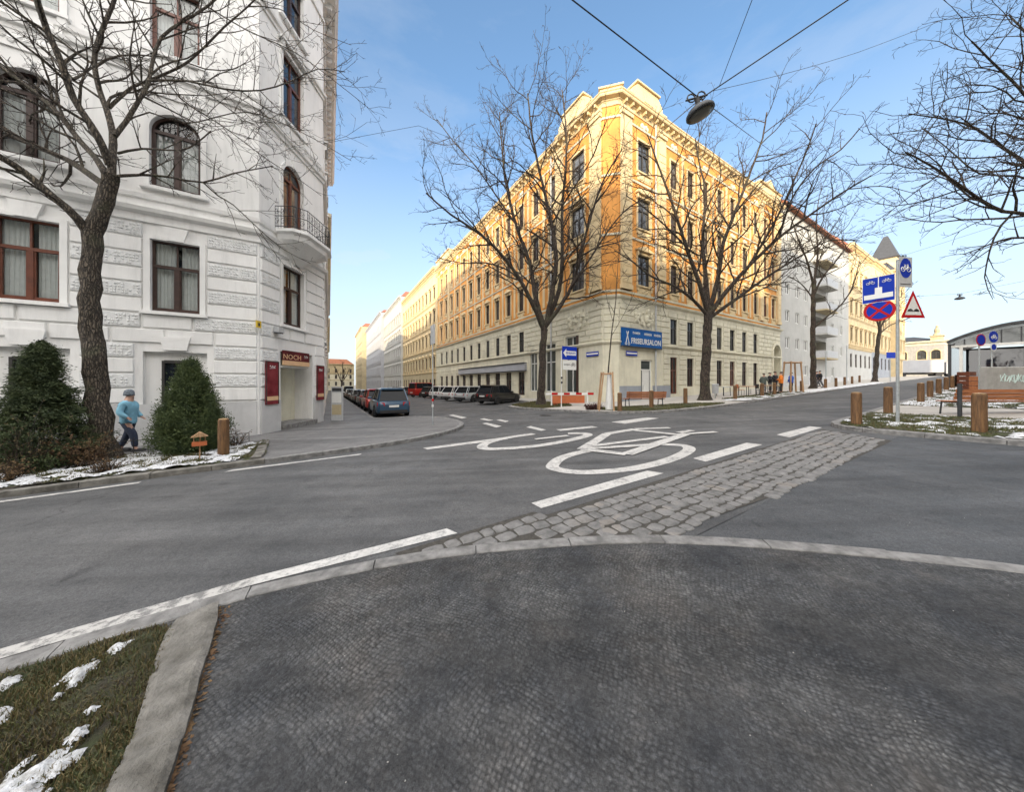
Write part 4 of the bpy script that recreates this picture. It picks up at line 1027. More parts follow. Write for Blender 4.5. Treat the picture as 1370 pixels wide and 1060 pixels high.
def grass_on(name, poly, n, hmin, hmax, h0, m='grass', wid=.004, seed=1, nthr=-.1, dead=.3, kind='stuff', fs=1.2):
    r = random.Random(seed); xs = [p[0] for p in poly]; ys = [p[1] for p in poly]; vs = []; fc = []; mi = []
    def inside(x, y):
        c = False; k = len(poly)
        for i in range(k):
            a, b = poly[i], poly[i-1]
            if (a[1] > y) != (b[1] > y) and x < (b[0]-a[0])*(y-a[1])/(b[1]-a[1])+a[0]: c = not c
        return c
    cnt = 0
    while cnt < n:
        s, t = r.uniform(min(xs), max(xs)), r.uniform(min(ys), max(ys)); cnt += 1
        if not inside(s, t): continue
        x, y = W(s, t)
        if mnoise.noise(Vector((x*fs, y*fs, seed))) < nthr: continue
        z = g(s, t)+h0; a = r.uniform(0, 6.28); b = r.uniform(0, 6.28); H = r.uniform(hmin, hmax); w = wid*r.uniform(.7, 1.4); dx, dy = math.cos(a)*w, math.sin(a)*w
        lx, ly = math.cos(b)*H*r.uniform(.2, 1.1), math.sin(b)*H*r.uniform(.2, 1.1); k = len(vs)
        vs += [(x-dx, y-dy, z-.01), (x+dx, y+dy, z-.01), (x+dx*.7+lx*.4, y+dy*.7+ly*.4, z+H*.6), (x-dx*.7+lx*.4, y-dy*.7+ly*.4, z+H*.6), (x+lx, y+ly, z+H*.85)]
        fc += [(k, k+1, k+2, k+3), (k+3, k+2, k+4)]; q = 1 if r.random() < dead else 0; mi += [q, q]
    me = bpy.data.meshes.new(name); me.from_pydata(vs, [], fc); me.materials.append(M[m]); me.materials.append(M['drygrass']); me.polygons.foreach_set('material_index', mi); me.update()
    o = link(name, me); o['kind'] = kind; return o
bumpsheet('bed_soil', near_bed, .05, .035, .025, M['soil'], fs=3)
grass_on('grass', near_bed, 60000, .012, .045, .04, wid=.0022, nthr=-.42, dead=.62, fs=2.6)
nb_snow = near_bed
nbl = [(*W(*G(px_, py_, .04)), r_*.55) for px_, py_, r_ in ((107, 902, .15), (100, 914, .09), (158, 868, .12), (8, 918, .12), (76, 935, .05), (122, 952, .06), (102, 986, .09), (40, 1045, .24), (85, 1025, .14), (20, 1075, .2), (-60, 990, .3))]
bumpsheet('snow_patches', [G(*p, .04) for p in ((-120, 1000), (0, 905), (60, 886), (130, 861), (215, 838), (238, 845), (195, 935), (160, 1030), (110, 1130), (-200, 1200))], .01, .056, .035, M['snow'], thr=.38, fs=16, seed=9, kind='stuff', blobs=nbl)
bedL = [(-30, 9.7), (-1.62, 9.7), (-1.45, 10.1), (-1.7, 12.75), (-30, 12.75)]
bumpsheet('bed_soil', bedL, .12, .13, .05, M['soil'], fs=1.1)
bumpsheet('snow_patches', [(-14, 9.72), (-1.9, 9.72), (-1.8, 12.5), (-14, 12.5)], .03, .155, .07, M['snow'], thr=.05, fs=3.4, seed=4, kind='stuff')
grass_on('grass', [(-14, 9.72), (-1.6, 9.72), (-1.7, 12.7), (-14, 12.7)], 26000, .04, .12, .13, wid=.005, nthr=.0, dead=.5, seed=3)
kerb('kerb', [(-1.45, 9.7), (-1.45, 10.2), (-1.7, 12.8)], .22, .16, 'granite_dark', .8, -1)
bedR = [(13.32, -10), (13.32, 2.3), (13.7, 2.95), (14.5, 3.12), (18.2, 3.12), (18.2, -10)]
bumpsheet('bed_soil', bedR, .12, .12, .04, M['soil'], fs=1.2)
grass_on('grass', bedR, 40000, .03, .09, .12, wid=.006, nthr=-.25, dead=.22, seed=5)
bumpsheet('snow_patches', bedR, .05, .14, .12, M['snow'], thr=.36, fs=2.0, seed=12, kind='stuff')
bedR2 = [(22.6, 3.1), (22.6, -8), (48, -8), (48, 3.1)]
bumpsheet('bed_soil', bedR2, .25, .12, .04, M['soil'], fs=1.2); grass_on('grass', bedR2, 22000, .04, .1, .12, wid=.01, nthr=-.3, dead=.2, seed=6)
bumpsheet('snow_patches', bedR2, .09, .14, .12, M['snow'], thr=.22, fs=1.6, seed=14, kind='stuff')
bedC = smooth([(12.6, 11.9), (12.9, 10.4), (14.2, 9.5), (16.5, 9.1), (19.5, 8.95), (20.6, 9.3), (19.4, 10.6), (16, 11.6), (13.6, 13.0)], 2)
bumpsheet('bed_soil', bedC, .12, .12, .03, M['soil'], fs=1.2); grass_on('grass', bedC, 12000, .03, .08, .12, wid=.009, nthr=-.3, dead=.25, seed=7)
bedC2 = [(23.5, 9.1), (34, 9.1), (34, 10.9), (23.5, 10.9)]
bumpsheet('bed_soil', bedC2, .2, .12, .03, M['soil'], fs=1.2); grass_on('grass', bedC2, 12000, .04, .09, .12, wid=.011, nthr=-.3, dead=.25, seed=8)
bumpsheet('snow_patches', [(22, 8.9), (60, 8.9), (60, 10.2), (22, 10.2)], .1, .14, .12, M['snow'], thr=-.05, fs=1.3, seed=16, kind='stuff')
bedC3 = [(10.9, 17), (11.2, 15.2), (13.5, 15), (15, 17.5), (14.4, 20.6), (11.2, 18.9)]
bumpsheet('bed_soil', bedC3, .15, .12, .03, M['soil'], fs=1.2); grass_on('grass', bedC3, 9000, .05, .14, .12, wid=.012, nthr=-.5, dead=.5, seed=10)
# cobble strip: single setts with their own outline and dome
def cobbles():
    r = random.Random(11); mb = MB(); rowh = .265
    KX = sorted((q[1], q[0]) for q in cv if q[0] > .3 and q[1] > .5)
    y = 1.80; row = 0
    while y < 3.36:
        x = .2+r.uniform(0, .2); rowh = r.uniform(.165, .22)
        while x < 13.2:
            L = r.uniform(.15, .27); cx, cy = x+L/2, y+rowh/2
            xr = 12.1+(cy-1.75)*.62+r.uniform(-.1, .1)
            kx = np.interp(cy, [q[0] for q in KX], [q[1] for q in KX]); wob = .07*mnoise.noise(Vector((cx*.9, 3, 1)))+.02*r.uniform(-1, 1)
            if cx > kx+L/2*.6 and cx < xr and (cy < 3.2 or (cx < 2.5 and cy < 3.44)) and cy > 2.2-.07*cx*.8:
                cy += wob*(cx > 2.5)
                gp = .009; K = 14; rim = []; top = []
                sxx, syy = L/2-gp, rowh/2-gp
                rot = r.uniform(-.13, .13); hz = .009+r.uniform(-.005, .008)
                for k in range(K):
                    a = 2*math.pi*(k+.5)/K; ca, sa = math.cos(a), math.sin(a)
                    q = (abs(ca)**9+abs(sa)**9)**(-1/9)*r.uniform(.93, 1.04)
                    px_, py_ = ca*q*sxx, sa*q*syy; px_, py_ = px_-rot*py_, py_+rot*px_
                    rim.append((cx+px_, cy+py_)); top.append((cx+px_*.86, cy+py_*.84))
                vs = [(*W(*p), g(*p)-.01) for p in rim]+[(*W(*p), g(*p)+hz*.7) for p in rim]+[(*W(*p), g(*p)+hz+.008+r.uniform(-.003, .003)) for p in top]+[(*W(cx, cy), g(cx, cy)+hz+.012)]
                fs = [(k, (k+1) % K, (k+1) % K+K, k+K) for k in range(K)]+[(k+K, (k+1) % K+K, (k+1) % K+2*K, k+2*K) for k in range(K)]+[(k+2*K, (k+1) % K+2*K, 3*K) for k in range(K)]
                mb.add(vs, fs)
            x += L
        y += rowh; row += 1
    o = mb.build('cobble_strip', M['sett'], smooth=False); struct(o)
    kc = [p for p in cv if .5 < p[0] < 4.4 and p[1] > 2.08]
    sheet('joint_sand', kc+[(6, 1.85), (12.1, 1.72), (13.1, 3.22), (2.5, 3.28), (2.4, 3.46), (.6, 3.46)], .008, M['joint'])
cobbles()
# road markings ------------------------------------------------------------
def mark(pts, m='paint', h=.008): 
    mb = MB(); mb.quad([(*W(*p), g(*p)+h) for p in pts]); return struct(mb.build('road_marking', M[m]))
def mpx(pts, m='paint'): return mark([G(*p) for p in pts], m)
mpx([(711, 674), (724, 681), (888, 634), (866, 630.5)]); mpx([(927, 614), (944, 618.5), (1020, 595.5), (999, 593)]); mpx([(1039, 582), (1056, 586), (1100, 572.5), (1083, 571)])
mark([(1.32, 3.49), (1.25, 3.68), (-.6, 3.80), (-.6, 3.65)]); mark([(-.6, 3.65), (-.6, 3.80), (-3, 3.74), (-9, 3.66), (-9, 3.5), (-3, 3.6)], 'wornpaint')
mark([(-8, 8.95), (-3.3, 9.15), (-3.3, 9.28), (-8, 9.1)]); mark([(-2.0, 9.12), (.7, 9.0), (.75, 9.13), (-1.9, 9.26)])
mpx([(566, 600), (572, 602), (680, 588), (672, 586)])
def strip(path, w, m='paint', h=.009, closed=False):      # painted stroke; path in street-grid coordinates
    P = [Vector(p) for p in path]; n = len(P); L = []; Rr = []
    for i in range(n):
        a = P[i-1] if (i or closed) else P[0]; b = P[(i+1) % n] if (i < n-1 or closed) else P[-1]
        d = (b-a).normalized(); nn = Vector((-d.y, d.x)); ww = w[i] if hasattr(w, '__len__') else w
        L.append(P[i]+nn*ww/2); Rr.append(P[i]-nn*ww/2)
    vs = [(*W(*p), g(*p)+h) for p in L+Rr]
    return vs, [(i, (i+1) % n, (i+1) % n+n, i+n) for i in range(n if closed else n-1)]
def bicycle_mark():
    mb = MB()
    def wheel(pp, w, a0=0, a1=360, h=.009):               # fit an ellipse to four photo points: left, near, right, far
        q = [Vector(G(*p)) for p in pp]; c = (q[0]+q[2]+q[1]+q[3])/4; u = (q[2]-q[0])/2; v = (q[3]-q[1])/2
        pts = []
        N = 48
        for i in range(N+1 if a1-a0 < 360 else N):
            a = R(a0+(a1-a0)*i/N); pts.append(c+u*math.cos(a)+v*math.sin(a))
        mb.add(*strip(pts, w, h=h, closed=a1-a0 >= 360))
    # near wheel, outline measured at the middle of the stroke
    near = [(741, 625), (790, 633), (850, 628), (900, 617), (921, 606), (921, 598), (905, 596), (880, 594.5)]
    far_ = [(741, 625), (746, 616), (765, 608.5), (788, 603.5), (800, 602)]
    ww = [.30, .30, .30, .30, .30, .27, .25, .22]
    def spl(px, sub=5, px_w=None):
        P = [Vector(G(*p)) for p in px]; out = []
        for i in range(len(P)-1):
            p0 = P[max(0, i-1)]; p1 = P[i]; p2 = P[i+1]; p3 = P[min(len(P)-1, i+2)]
            for k in range(sub):
                t = k/sub; out.append(.5*((2*p1)+(p2-p0)*t+(2*p0-5*p1+4*p2-p3)*t*t+(3*p1-p0-3*p2+p3)*t**3))
        return out+[P[-1]]
    mb.add(*strip(spl([(800, 601.5), (775, 606), (752, 613), (741, 621), (741, 627), (765, 632), (800, 632), (850, 627), (895, 616), (919, 605), (921, 599), (908, 596), (880, 595)]), .27, h=.009))
    mb.add(*strip(spl([(714, 581), (680, 586), (655, 592), (645, 597.5), (652, 601), (680, 600.5), (720, 597), (760, 590), (785, 583.5), (782, 580.5), (760, 580.5)]), .30, h=.0105))
    def bar(a, b, w, h): mb.add(*strip([G(*a), G(*b)], w, h=h))
    bar((779, 602), (812, 581), .30, .012); bar((812, 581), (850, 574.8), .30, .0135)                    # seat tube up to the saddle
    bar((850, 574.5), (896, 573), .24, .015)                                                             # saddle
    bar((846, 576), (905, 582), .26, .0165); bar((905, 582), (925, 581), .22, .018)                      # top tube to the head
    bar((785, 598.5), (893, 585), .22, .0195)                                                            # down tube
    bar((779, 602), (838, 609), .26, .021); bar((838, 609), (919, 581), .30, .0225)                      # chain stay and fork
    bar((785, 601.5), (876, 596), .24, .024)
    bar((919, 581.5), (958, 579), .22, .0255); bar((908, 580), (926, 577), .22, .027)
    bar((716, 589), (760, 584), .2, .0285)
    o = mb.build('bicycle_marking', M['paint']); struct(o)
bicycle_mark()
for a, b, c, d in (((704, 572), (710, 570.5), (731, 575.5), (724, 577)), ((645, 567), (651, 566), (671, 570.5), (664, 572.5)), ((664, 562.5), (669, 561.5), (681, 564), (676, 565.2)), ((744, 575), (750, 577), (800, 572.2), (792, 570.5)),
                   ((818, 565), (836, 567.5), (882, 560), (866, 559)), ((600, 556), (606, 555), (625, 559), (618, 560.5)), ((642, 561), (648, 560.2), (660, 562.6), (653, 563.5))): mpx([a, b, c, d])
# cast iron gully covers and patches
mb = MB()
for px_, py_, r_ in ((733, 556, .4), (600, 548, .35)):
    s, t = G(px_, py_); mb.add([(*W(s+r_*math.cos(a/8*math.pi), t+r_*math.sin(a/8*math.pi)), g(s, t)+.006) for a in range(16)], [tuple(range(16))])
struct(mb.build('manhole_cover', M['dmetal']))
# grit
def grit():
    r = random.Random(21); mb = MB()
    for _ in range(900):
        s, t = r.uniform(-1.2, 7), r.uniform(-3, 3.4)
        u = mnoise.noise(Vector((s*.8, t*.8, 2)))
        if r.random() > .25+u*1.3: continue
        e = r.uniform(.002, .0052); x, y = W(s, t); z = g(s, t)+.013; a = r.uniform(0, 3)
        vs = [(x+e*math.cos(a+k*1.57)*r.uniform(.6, 1.2), y+e*math.sin(a+k*1.57)*r.uniform(.6, 1.2), z) for k in range(4)]+[(x, y, z+e*.9)]
        mb.add(vs, [(0, 1, 4), (1, 2, 4), (2, 3, 4), (3, 0, 4)])
    tag(mb.build('grit', M['conc']), kind='stuff')
    mb = MB()
    for _ in range(1500):
        f = r.random(); px_ = 293-100*f+r.gauss(0, 7); py_ = 815+330*f; s, t = G(px_, py_); e = r.uniform(.006, .02); x, y = W(s, t); z = g(s, t)+.016; a = r.uniform(0, 6)
        mb.add([(x+e*math.cos(a), y+e*math.sin(a), z), (x+e*.5*math.cos(a+1.6), y+e*.5*math.sin(a+1.6), z+e*.4), (x-e*math.cos(a), y-e*math.sin(a), z+.003), (x-e*.5*math.cos(a+1.6), y-e*.5*math.sin(a+1.6), z)], [(0, 1, 2, 3)])
    tag(mb.build('leaf_litter', M['brownleaf']), kind='stuff')
grit()
# ================================================================ trees
class Wood:
    def __init__(s, seed): s.r = random.Random(seed); s.big = []; s.small = []
    def vec(s):
        r = s.r
        while True:
            v = Vector((r.uniform(-1, 1), r.uniform(-1, 1), r.uniform(-1, 1)))
            if .05 < v.length < 1: return v.normalized()
    def grow(s, p, d, r0, L, lev, maxlev, P):
        r = s.r; seg = (.55, .42, .3, .2, .15)[min(lev, 4)]*P.get('seg', 1); n = max(2, int(L/seg)); seg = L/n
        pts = [p]; rad = [r0]; wob = P.get('wob', .2)*(1+.25*lev); rt = max(P['rmin'], r0*.25)
        for i in range(n):
            d = (d+s.vec()*wob+Vector((0, 0, P.get('up', .06)))).normalized(); p = p+d*seg; f = (i+1)/n
            pts.append(p); rad.append(max(P['rmin'], r0+(rt-r0)*f))
        (s.big if lev <= 1 else s.small).append((pts, rad, 6 if lev <= 1 else (4 if lev == 2 else 3)))
        if lev < maxlev: s.kids(pts, rad, L, lev, maxlev, P, .15)
    def kids(s, pts, rad, L, lev, maxlev, P, start):
        r = s.r; n = len(pts)-1; cnt = int(L*P['dens'][min(lev, len(P['dens'])-1)]+r.random())
        ph = r.uniform(0, 6.28)
        for k in range(cnt):
            f = start+(1-start)*(k+r.random())/max(1, cnt); x = f*n; i = min(n-1, int(x)); q = pts[i].lerp(pts[i+1], x-i)
            ax = (pts[i+1]-pts[i]).normalized(); ph += 2.4+r.uniform(-.5, .5)
            u = ax.cross(Vector((0, 0, 1)) if abs(ax.z) < .95 else Vector((1, 0, 0))).normalized(); w = ax.cross(u)
            an = R(r.uniform(*P.get('ang', (28, 62)))); d = ax*math.cos(an)+(u*math.cos(ph)+w*math.sin(ph))*math.sin(an)
            ll = L*P.get('ratio', .5)*(1.05-.6*f)*r.uniform(.6, 1.25); ll = min(ll, P.get('lmax', (4.5, 4.5, 2.4, 1.2, .7))[min(lev+1, 4)]); ll = max(ll, .18)
            s.grow(q, d, min(rad[i]*.62, P.get('rcap', (.2, .055, .022, .011, .007))[min(lev+1, 4)]), ll, lev+1, maxlev, P)
    def limb(s, pts, r0, r1, P, start=.2, maxlev=4, lev=0, wob=.12, kids=True):
        V = [Vector(p) for p in pts]; out = []
        for i in range(len(V)-1):
            p0 = V[max(0, i-1)]; p1 = V[i]; p2 = V[i+1]; p3 = V[min(len(V)-1, i+2)]; sub = max(2, int((p2-p1).length/.35))
            for k in range(sub):
                t = k/sub; out.append(.5*((2*p1)+(p2-p0)*t+(2*p0-5*p1+4*p2-p3)*t*t+(3*p1-p0-3*p2+p3)*t**3))
        out.append(V[-1]); n = len(out); L = sum((b-a).length for a, b in zip(out[:-1], out[1:]))
        j = wob*.35*min(1, r0*8); out = [p+(s.vec()*j*r0*2 if 0 < i < n-1 else Vector((0, 0, 0))) for i, p in enumerate(out)]
        rad = [r0+(r1-r0)*(i/(n-1))**.8 for i in range(n)]
        s.big.append((out, rad, 10 if r0 > .08 else 7))
        if kids: s.kids(out, rad, L, lev, maxlev, P, start)
        return out
    def mesh(s, lst, name, mats):
        V = []; Fc = []; b = 0; r = s.r
        for pts, rad, n in lst:
            P = np.array([tuple(p) for p in pts]); m = len(P); T = np.empty_like(P); T[1:-1] = P[2:]-P[:-2]; T[0] = P[1]-P[0]; T[-1] = P[-1]-P[-2]
            T /= np.linalg.norm(T, axis=1)[:, None]+1e-9
            ref = np.array([0, 0, 1.0]) if abs(T[:, 2]).mean() < .8 else np.array([1.0, 0, 0])
            U = np.cross(T, ref); U /= np.linalg.norm(U, axis=1)[:, None]+1e-9; Wv = np.cross(T, U)
            a = np.arange(n)*2*math.pi/n; rr = np.array(rad)[:, None]
            if n >= 7: rr = rr*(1+.09*np.random.RandomState(len(V)).uniform(-1, 1, (m, n)))
            ring = P[:, None, :]+(U[:, None, :]*np.cos(a)[None, :, None]+Wv[:, None, :]*np.sin(a)[None, :, None])*rr[..., None]
            V.append(ring.reshape(-1, 3)); i = np.arange(m-1)[:, None]*n; k = np.arange(n)[None, :]; k2 = (k+1) % n
            Fc.append((np.stack([i+k, i+k2, i+n+k2, i+n+k], -1).reshape(-1, 4))+b); b += m*n
        V = np.concatenate(V); Fc = np.concatenate(Fc); me = bpy.data.meshes.new(name)
        me.vertices.add(len(V)); me.vertices.foreach_set('co', V.astype(np.float32).ravel()); me.loops.add(Fc.size); me.loops.foreach_set('vertex_index', Fc.astype(np.int32).ravel())
        me.polygons.add(len(Fc)); me.polygons.foreach_set('loop_start', np.arange(len(Fc), dtype=np.int32)*4); me.polygons.foreach_set('use_smooth', np.ones(len(Fc), dtype=bool))
        me.update(calc_edges=True); me.validate(); me.materials.append(mats); return me
def tree(label, base, trunk, limbs, P, seed, bark='bark', maxlev=4, trunkr=None, name='bare_tree', group='bare street trees'):
    """base (px,py,D); trunk and limbs as photo points read at a real distance D, each limb leaving towards or away from the viewer"""
    wd = Wood(seed); x = (base[0]-CX)/FP*base[2]; s, t = ST(x, base[2]); z0 = g(s, t)+.1
    root = thing(name, label, 'tree', (x, base[2], z0), 0, group); D = base[2]
    def P3(p, dD=0): v = PX(p[0], p[1], D+dD); return v
    tp = [P3(p, (p[2] if len(p) > 2 else 0)) for p in trunk]; tp = [Vector((x, D, z0-.15))]+tp
    V = tp; out = []
    rad0 = trunkr
    tr = wd
    pts = wd.limb(tp, rad0[0], rad0[1], P, kids=False, wob=.25)
    # flare at the foot
    tl = wd.big.pop(); pr = tl[1]; npt = len(pr); pr = [r_*(1+.55*math.exp(-((p.z-z0)/.28))) if p.z > z0-.2 else r_*1.5 for r_, p in zip(pr, tl[0])]
    trunkmesh = wd.mesh([(tl[0], pr, 16)], 'trunk', M[bark])
    for L in limbs:
        pts, r0, r1, d0, d1 = L[:5]; n = len(pts); st = L[5] if len(L) > 5 else .15
        q = [P3(p, d0+(d1-d0)*(i/(n-1))) for i, p in enumerate(pts)]; wd.limb(q, r0, r1, P, st, maxlev)
    limbm = wd.mesh(wd.big, 'limbs', M[bark]); tw = wd.mesh(wd.small, 'twigs', M['twig'])
    off = Vector((x, D, z0))
    for nm, me in (('trunk', trunkmesh), ('limbs', limbm), ('crown', tw)):
        me.transform(Matrix.Translation(-off)); link(nm, me, root)
    print('TREE', label[:30], len(limbm.polygons), len(tw.polygons))
    return root
# big tree in front of the white house
PN = dict(rmin=.0048, dens=(2.5, 3.0, 3.6, 3.6), up=.03, wob=.2, ratio=.42, lmax=(3, 2.6, 1.3, .6, .4), rcap=(.2, .035, .014, .007, .005))
tree('large grey bare tree with thick spreading limbs in front of the white house', (139, 606, 8.0),
     [(134, 560), (129, 500), (124, 440), (121, 385), (121, 345), (126, 312), (134, 285), (142, 255), (148, 232)],
     [([(122, 320), (104, 293), (72, 264), (32, 230), (0, 210), (-60, 178), (-130, 150)], .10, .05, 0, -1.6),
      ([(142, 250), (118, 232), (88, 213), (42, 193), (0, 177), (-60, 158)], .085, .045, 0, 1.3),
      ([(143, 236), (130, 214), (108, 190), (76, 150), (36, 115), (0, 88), (-50, 55)], .075, .04, 0, .8),
      ([(147, 222), (137, 196), (120, 165), (97, 130), (84, 88), (64, 42), (48, -5), (35, -60)], .085, .05, 0, -1.2),
      ([(149, 235), (151, 205), (151, 178), (143, 148), (133, 120), (126, 85), (133, 48), (150, 8), (165, -40)], .085, .035, 0, .9, .35),
      ([(154, 182), (168, 163), (186, 134), (198, 112), (205, 80), (216, 50), (245, 28), (278, 8), (310, -25)], .055, .025, .2, 1.4),
      ([(146, 144), (160, 131), (178, 116), (200, 107), (240, 90), (266, 70), (300, 36), (332, 8), (365, -25)], .042, .018, .5, 2.2),
      ([(201, 108), (250, 108), (300, 119), (348, 121), (390, 108), (425, 92), (462, 96)], .03, .012, .6, 2.4),
      ([(158, 205), (190, 199), (240, 201), (262, 192), (282, 175)], .03, .012, 0, -.6),
      ([(152, 236), (190, 234), (228, 237), (272, 244), (312, 232), (365, 222)], .04, .014, 0, 1.2),
      ([(272, 244), (292, 262), (312, 274), (345, 305), (380, 334), (415, 352)], .022, .008, .9, 1.6),
      ([(205, 78), (240, 130), (300, 170), (360, 215), (400, 240), (430, 262)], .02, .008, .8, 2.4),
      ([(166, 165), (200, 150), (250, 165), (330, 150), (400, 175), (470, 215)], .02, .008, .5, 2.6),
      ([(98, 106), (112, 98), (126, 88)], .03, .02, -.6, .2), ([(280, 10), (330, 40), (395, 70), (450, 110), (500, 150)], .02, .007, 1.4, 2.8),
      ([(332, 8), (375, 12), (420, 40), (470, 60)], .016, .007, 2.2, 3.0), ([(60, 200), (68, 175), (90, 160)], .02, .012, .6, .8)],
     PN, 5, trunkr=(.235, .15), maxlev=4)
PM = dict(rmin=.0085, dens=(1.5, 2.1, 2.6, 2.2), up=.02, wob=.21, ratio=.5, lmax=(5, 3.6, 2.0, 1.0, .55), rcap=(.2, .06, .024, .012, .009), ang=(25, 55))
tree('tall bare tree with a broad crown left of the orange house corner', (724, 539, 21.5),
     [(725, 510), (726, 470), (729, 440)],
     [([(728, 442), (714, 410), (694, 372), (668, 338), (640, 312), (602, 286), (570, 258)], .19, .04, 0, -3),
      ([(728, 440), (716, 395), (708, 350), (690, 300), (676, 240), (672, 200), (668, 150)], .19, .04, 0, 2.5),
      ([(730, 436), (738, 395), (744, 345), (736, 290), (722, 230), (712, 180), (706, 125)], .2, .04, 0, -1.5),
      ([(730, 436), (748, 388), (752, 340), (752, 280), (757, 220), (757, 170), (752, 120)], .18, .04, 0, 2),
      ([(729, 438), (748, 412), (766, 380), (778, 335), (792, 285), (808, 240), (832, 200)], .16, .035, 0, -2),
      ([(766, 380), (790, 345), (820, 300), (845, 275), (872, 262)], .08, .03, -1, -3),
      ([(700, 380), (680, 362), (650, 352), (618, 352), (585, 345)], .07, .03, -.5, 2.5),
      ([(690, 300), (664, 262), (636, 222), (606, 188), (585, 160)], .07, .03, 1.5, 3.5),
      ([(738, 300), (765, 255), (790, 215), (812, 160)], .06, .03, 0, -3.5)], PM, 11, 'bark2', trunkr=(.27, .23))
PM2 = dict(PM); PM2.update(ang=(28, 62))
tree('tall bare tree with long low arms in front of the orange house', (943, 534, 21.0),
     [(944, 500), (946, 450), (948, 418)],
     [([(946, 422), (928, 402), (904, 384), (872, 370), (846, 350), (822, 335)], .12, .03, 0, -2.5),
      ([(947, 418), (934, 375), (918, 330), (902, 280), (884, 230), (866, 180)], .17, .035, 0, -2),
      ([(948, 416), (944, 370), (940, 320), (944, 260), (936, 220), (930, 185)], .17, .035, 0, 2),
      ([(949, 416), (960, 375), (968, 325), (985, 280), (1004, 230), (1020, 185), (1026, 150)], .17, .035, 0, -1.5),
      ([(950, 420), (972, 390), (1003, 355), (1042, 318), (1080, 290), (1120, 262), (1165, 235)], .16, .035, 0, -3),
      ([(951, 424), (985, 400), (1030, 368), (1075, 340), (1110, 322), (1150, 322)], .13, .03, 0, 2),
      ([(1003, 355), (1040, 290), (1065, 235), (1080, 200), (1092, 165)], .09, .03, -1, -3.5),
      ([(1042, 318), (1060, 265), (1090, 225), (1125, 200), (1150, 172)], .07, .03, -1.5, -4),
      ([(918, 330), (888, 300), (858, 275), (838, 262)], .06, .025, -1, -3)], PM2, 19, 'bark2', trunkr=(.30, .25))
PS = dict(rmin=.012, dens=(1.2, 1.6, 1.8, 1.4), up=.1, wob=.2, ratio=.5, lmax=(4, 3.6, 1.9, .9, .6), rcap=(.2, .05, .022, .014, .012), ang=(25, 55))
tree('slim dark bare tree in front of the white modern block', (1088, 518, 31),
     [(1088, 470), (1088, 410), (1089, 375)],
     [([(1088, 380), (1080, 350), (1068, 320), (1058, 290)], .11, .03, 0, -1.5), ([(1089, 378), (1094, 340), (1092, 300), (1096, 262)], .12, .03, 0, 1.5),
      ([(1089, 395), (1100, 372), (1118, 350), (1138, 325)], .1, .03, 0, -1), ([(1088, 440), (1105, 425), (1125, 408), (1140, 385), (1150, 350)], .09, .03, 0, -1.5), ([(1088, 400), (1072, 380), (1052, 368)], .08, .03, 0, 1)], PS, 23, 'bark2', 3, trunkr=(.24, .17))
tree('small bare tree further up the cross street behind the sign post', (1170, 509, 43),
     [(1173, 480), (1176, 450), (1177, 438)],
     [([(1177, 440), (1170, 420), (1162, 400), (1152, 385)], .12, .03, 0, -1.5), ([(1177, 440), (1186, 424), (1200, 405), (1215, 395)], .12, .03, 0, 1.5), ([(1177, 440), (1178, 415), (1182, 390), (1180, 370)], .12, .03, 0, -1), ([(1176, 448), (1190, 436), (1210, 428), (1232, 420)], .08, .03, 0, -1)], dict(PS, rmin=.016), 29, 'bark2', 3, trunkr=(.26, .19))
PR = dict(rmin=.0058, dens=(2.5, 3.0, 3.4, 2.8), up=.03, wob=.24, ratio=.46, lmax=(3, 3.0, 1.5, .7, .45), rcap=(.2, .04, .016, .008, .006), ang=(28, 64))
tree('bare tree at the right edge with long arching branches over the island', (1452, 610, 10.2),
     [(1452, 520), (1450, 440), (1450, 360), (1455, 315)],
     [([(1452, 340), (1410, 305), (1372, 286), (1342, 283), (1312, 268), (1282, 246), (1246, 222), (1212, 204)], .085, .02, 0, -1.2, .3),
      ([(1454, 320), (1410, 250), (1370, 216), (1338, 195), (1306, 172), (1270, 160), (1216, 152)], .08, .018, 0, 1.2, .3),
      ([(1454, 318), (1430, 230), (1400, 170), (1365, 120), (1322, 78), (1300, 55)], .08, .018, 0, -.8, .3),
      ([(1455, 318), (1450, 240), (1420, 130), (1385, 60), (1350, 20)], .08, .02, 0, 1.2, .3),
      ([(1453, 345), (1410, 335), (1370, 318), (1338, 322), (1312, 332), (1290, 340)], .06, .015, 0, 1, .3),
      ([(1455, 318), (1490, 220), (1520, 120), (1530, 20)], .09, .03, 0, 1), ([(1400, 250), (1360, 235), (1310, 232), (1265, 196), (1232, 170)], .035, .012, -.5, .5)], PR, 31, 'bark2', trunkr=(.22, .16))
# sapling at the island with its stakes and white wrap
PT = dict(rmin=.008, dens=(1.5, 1.5, 1.2), up=.1, wob=.12, ratio=.3, lmax=(1.2, 1.0, .5, .3, .3), rcap=(.1, .015, .009, .008, .008), ang=(20, 40))
sap = tree('thin young sapling tied between wooden stakes in front of the white corner wall', (812, 545, 16.5),
     [(813, 510), (816, 470), (819, 440)], [([(819, 440), (824, 400), (827, 350), (829, 300)], .03, .008, 0, 0), ([(818, 450), (836, 418), (850, 390)], .015, .007, 0, -.3), ([(820, 430), (812, 400), (810, 372)], .015, .007, 0, .3)], PT, 41, 'bark2', 3, trunkr=(.045, .03), name='sapling', group=None)
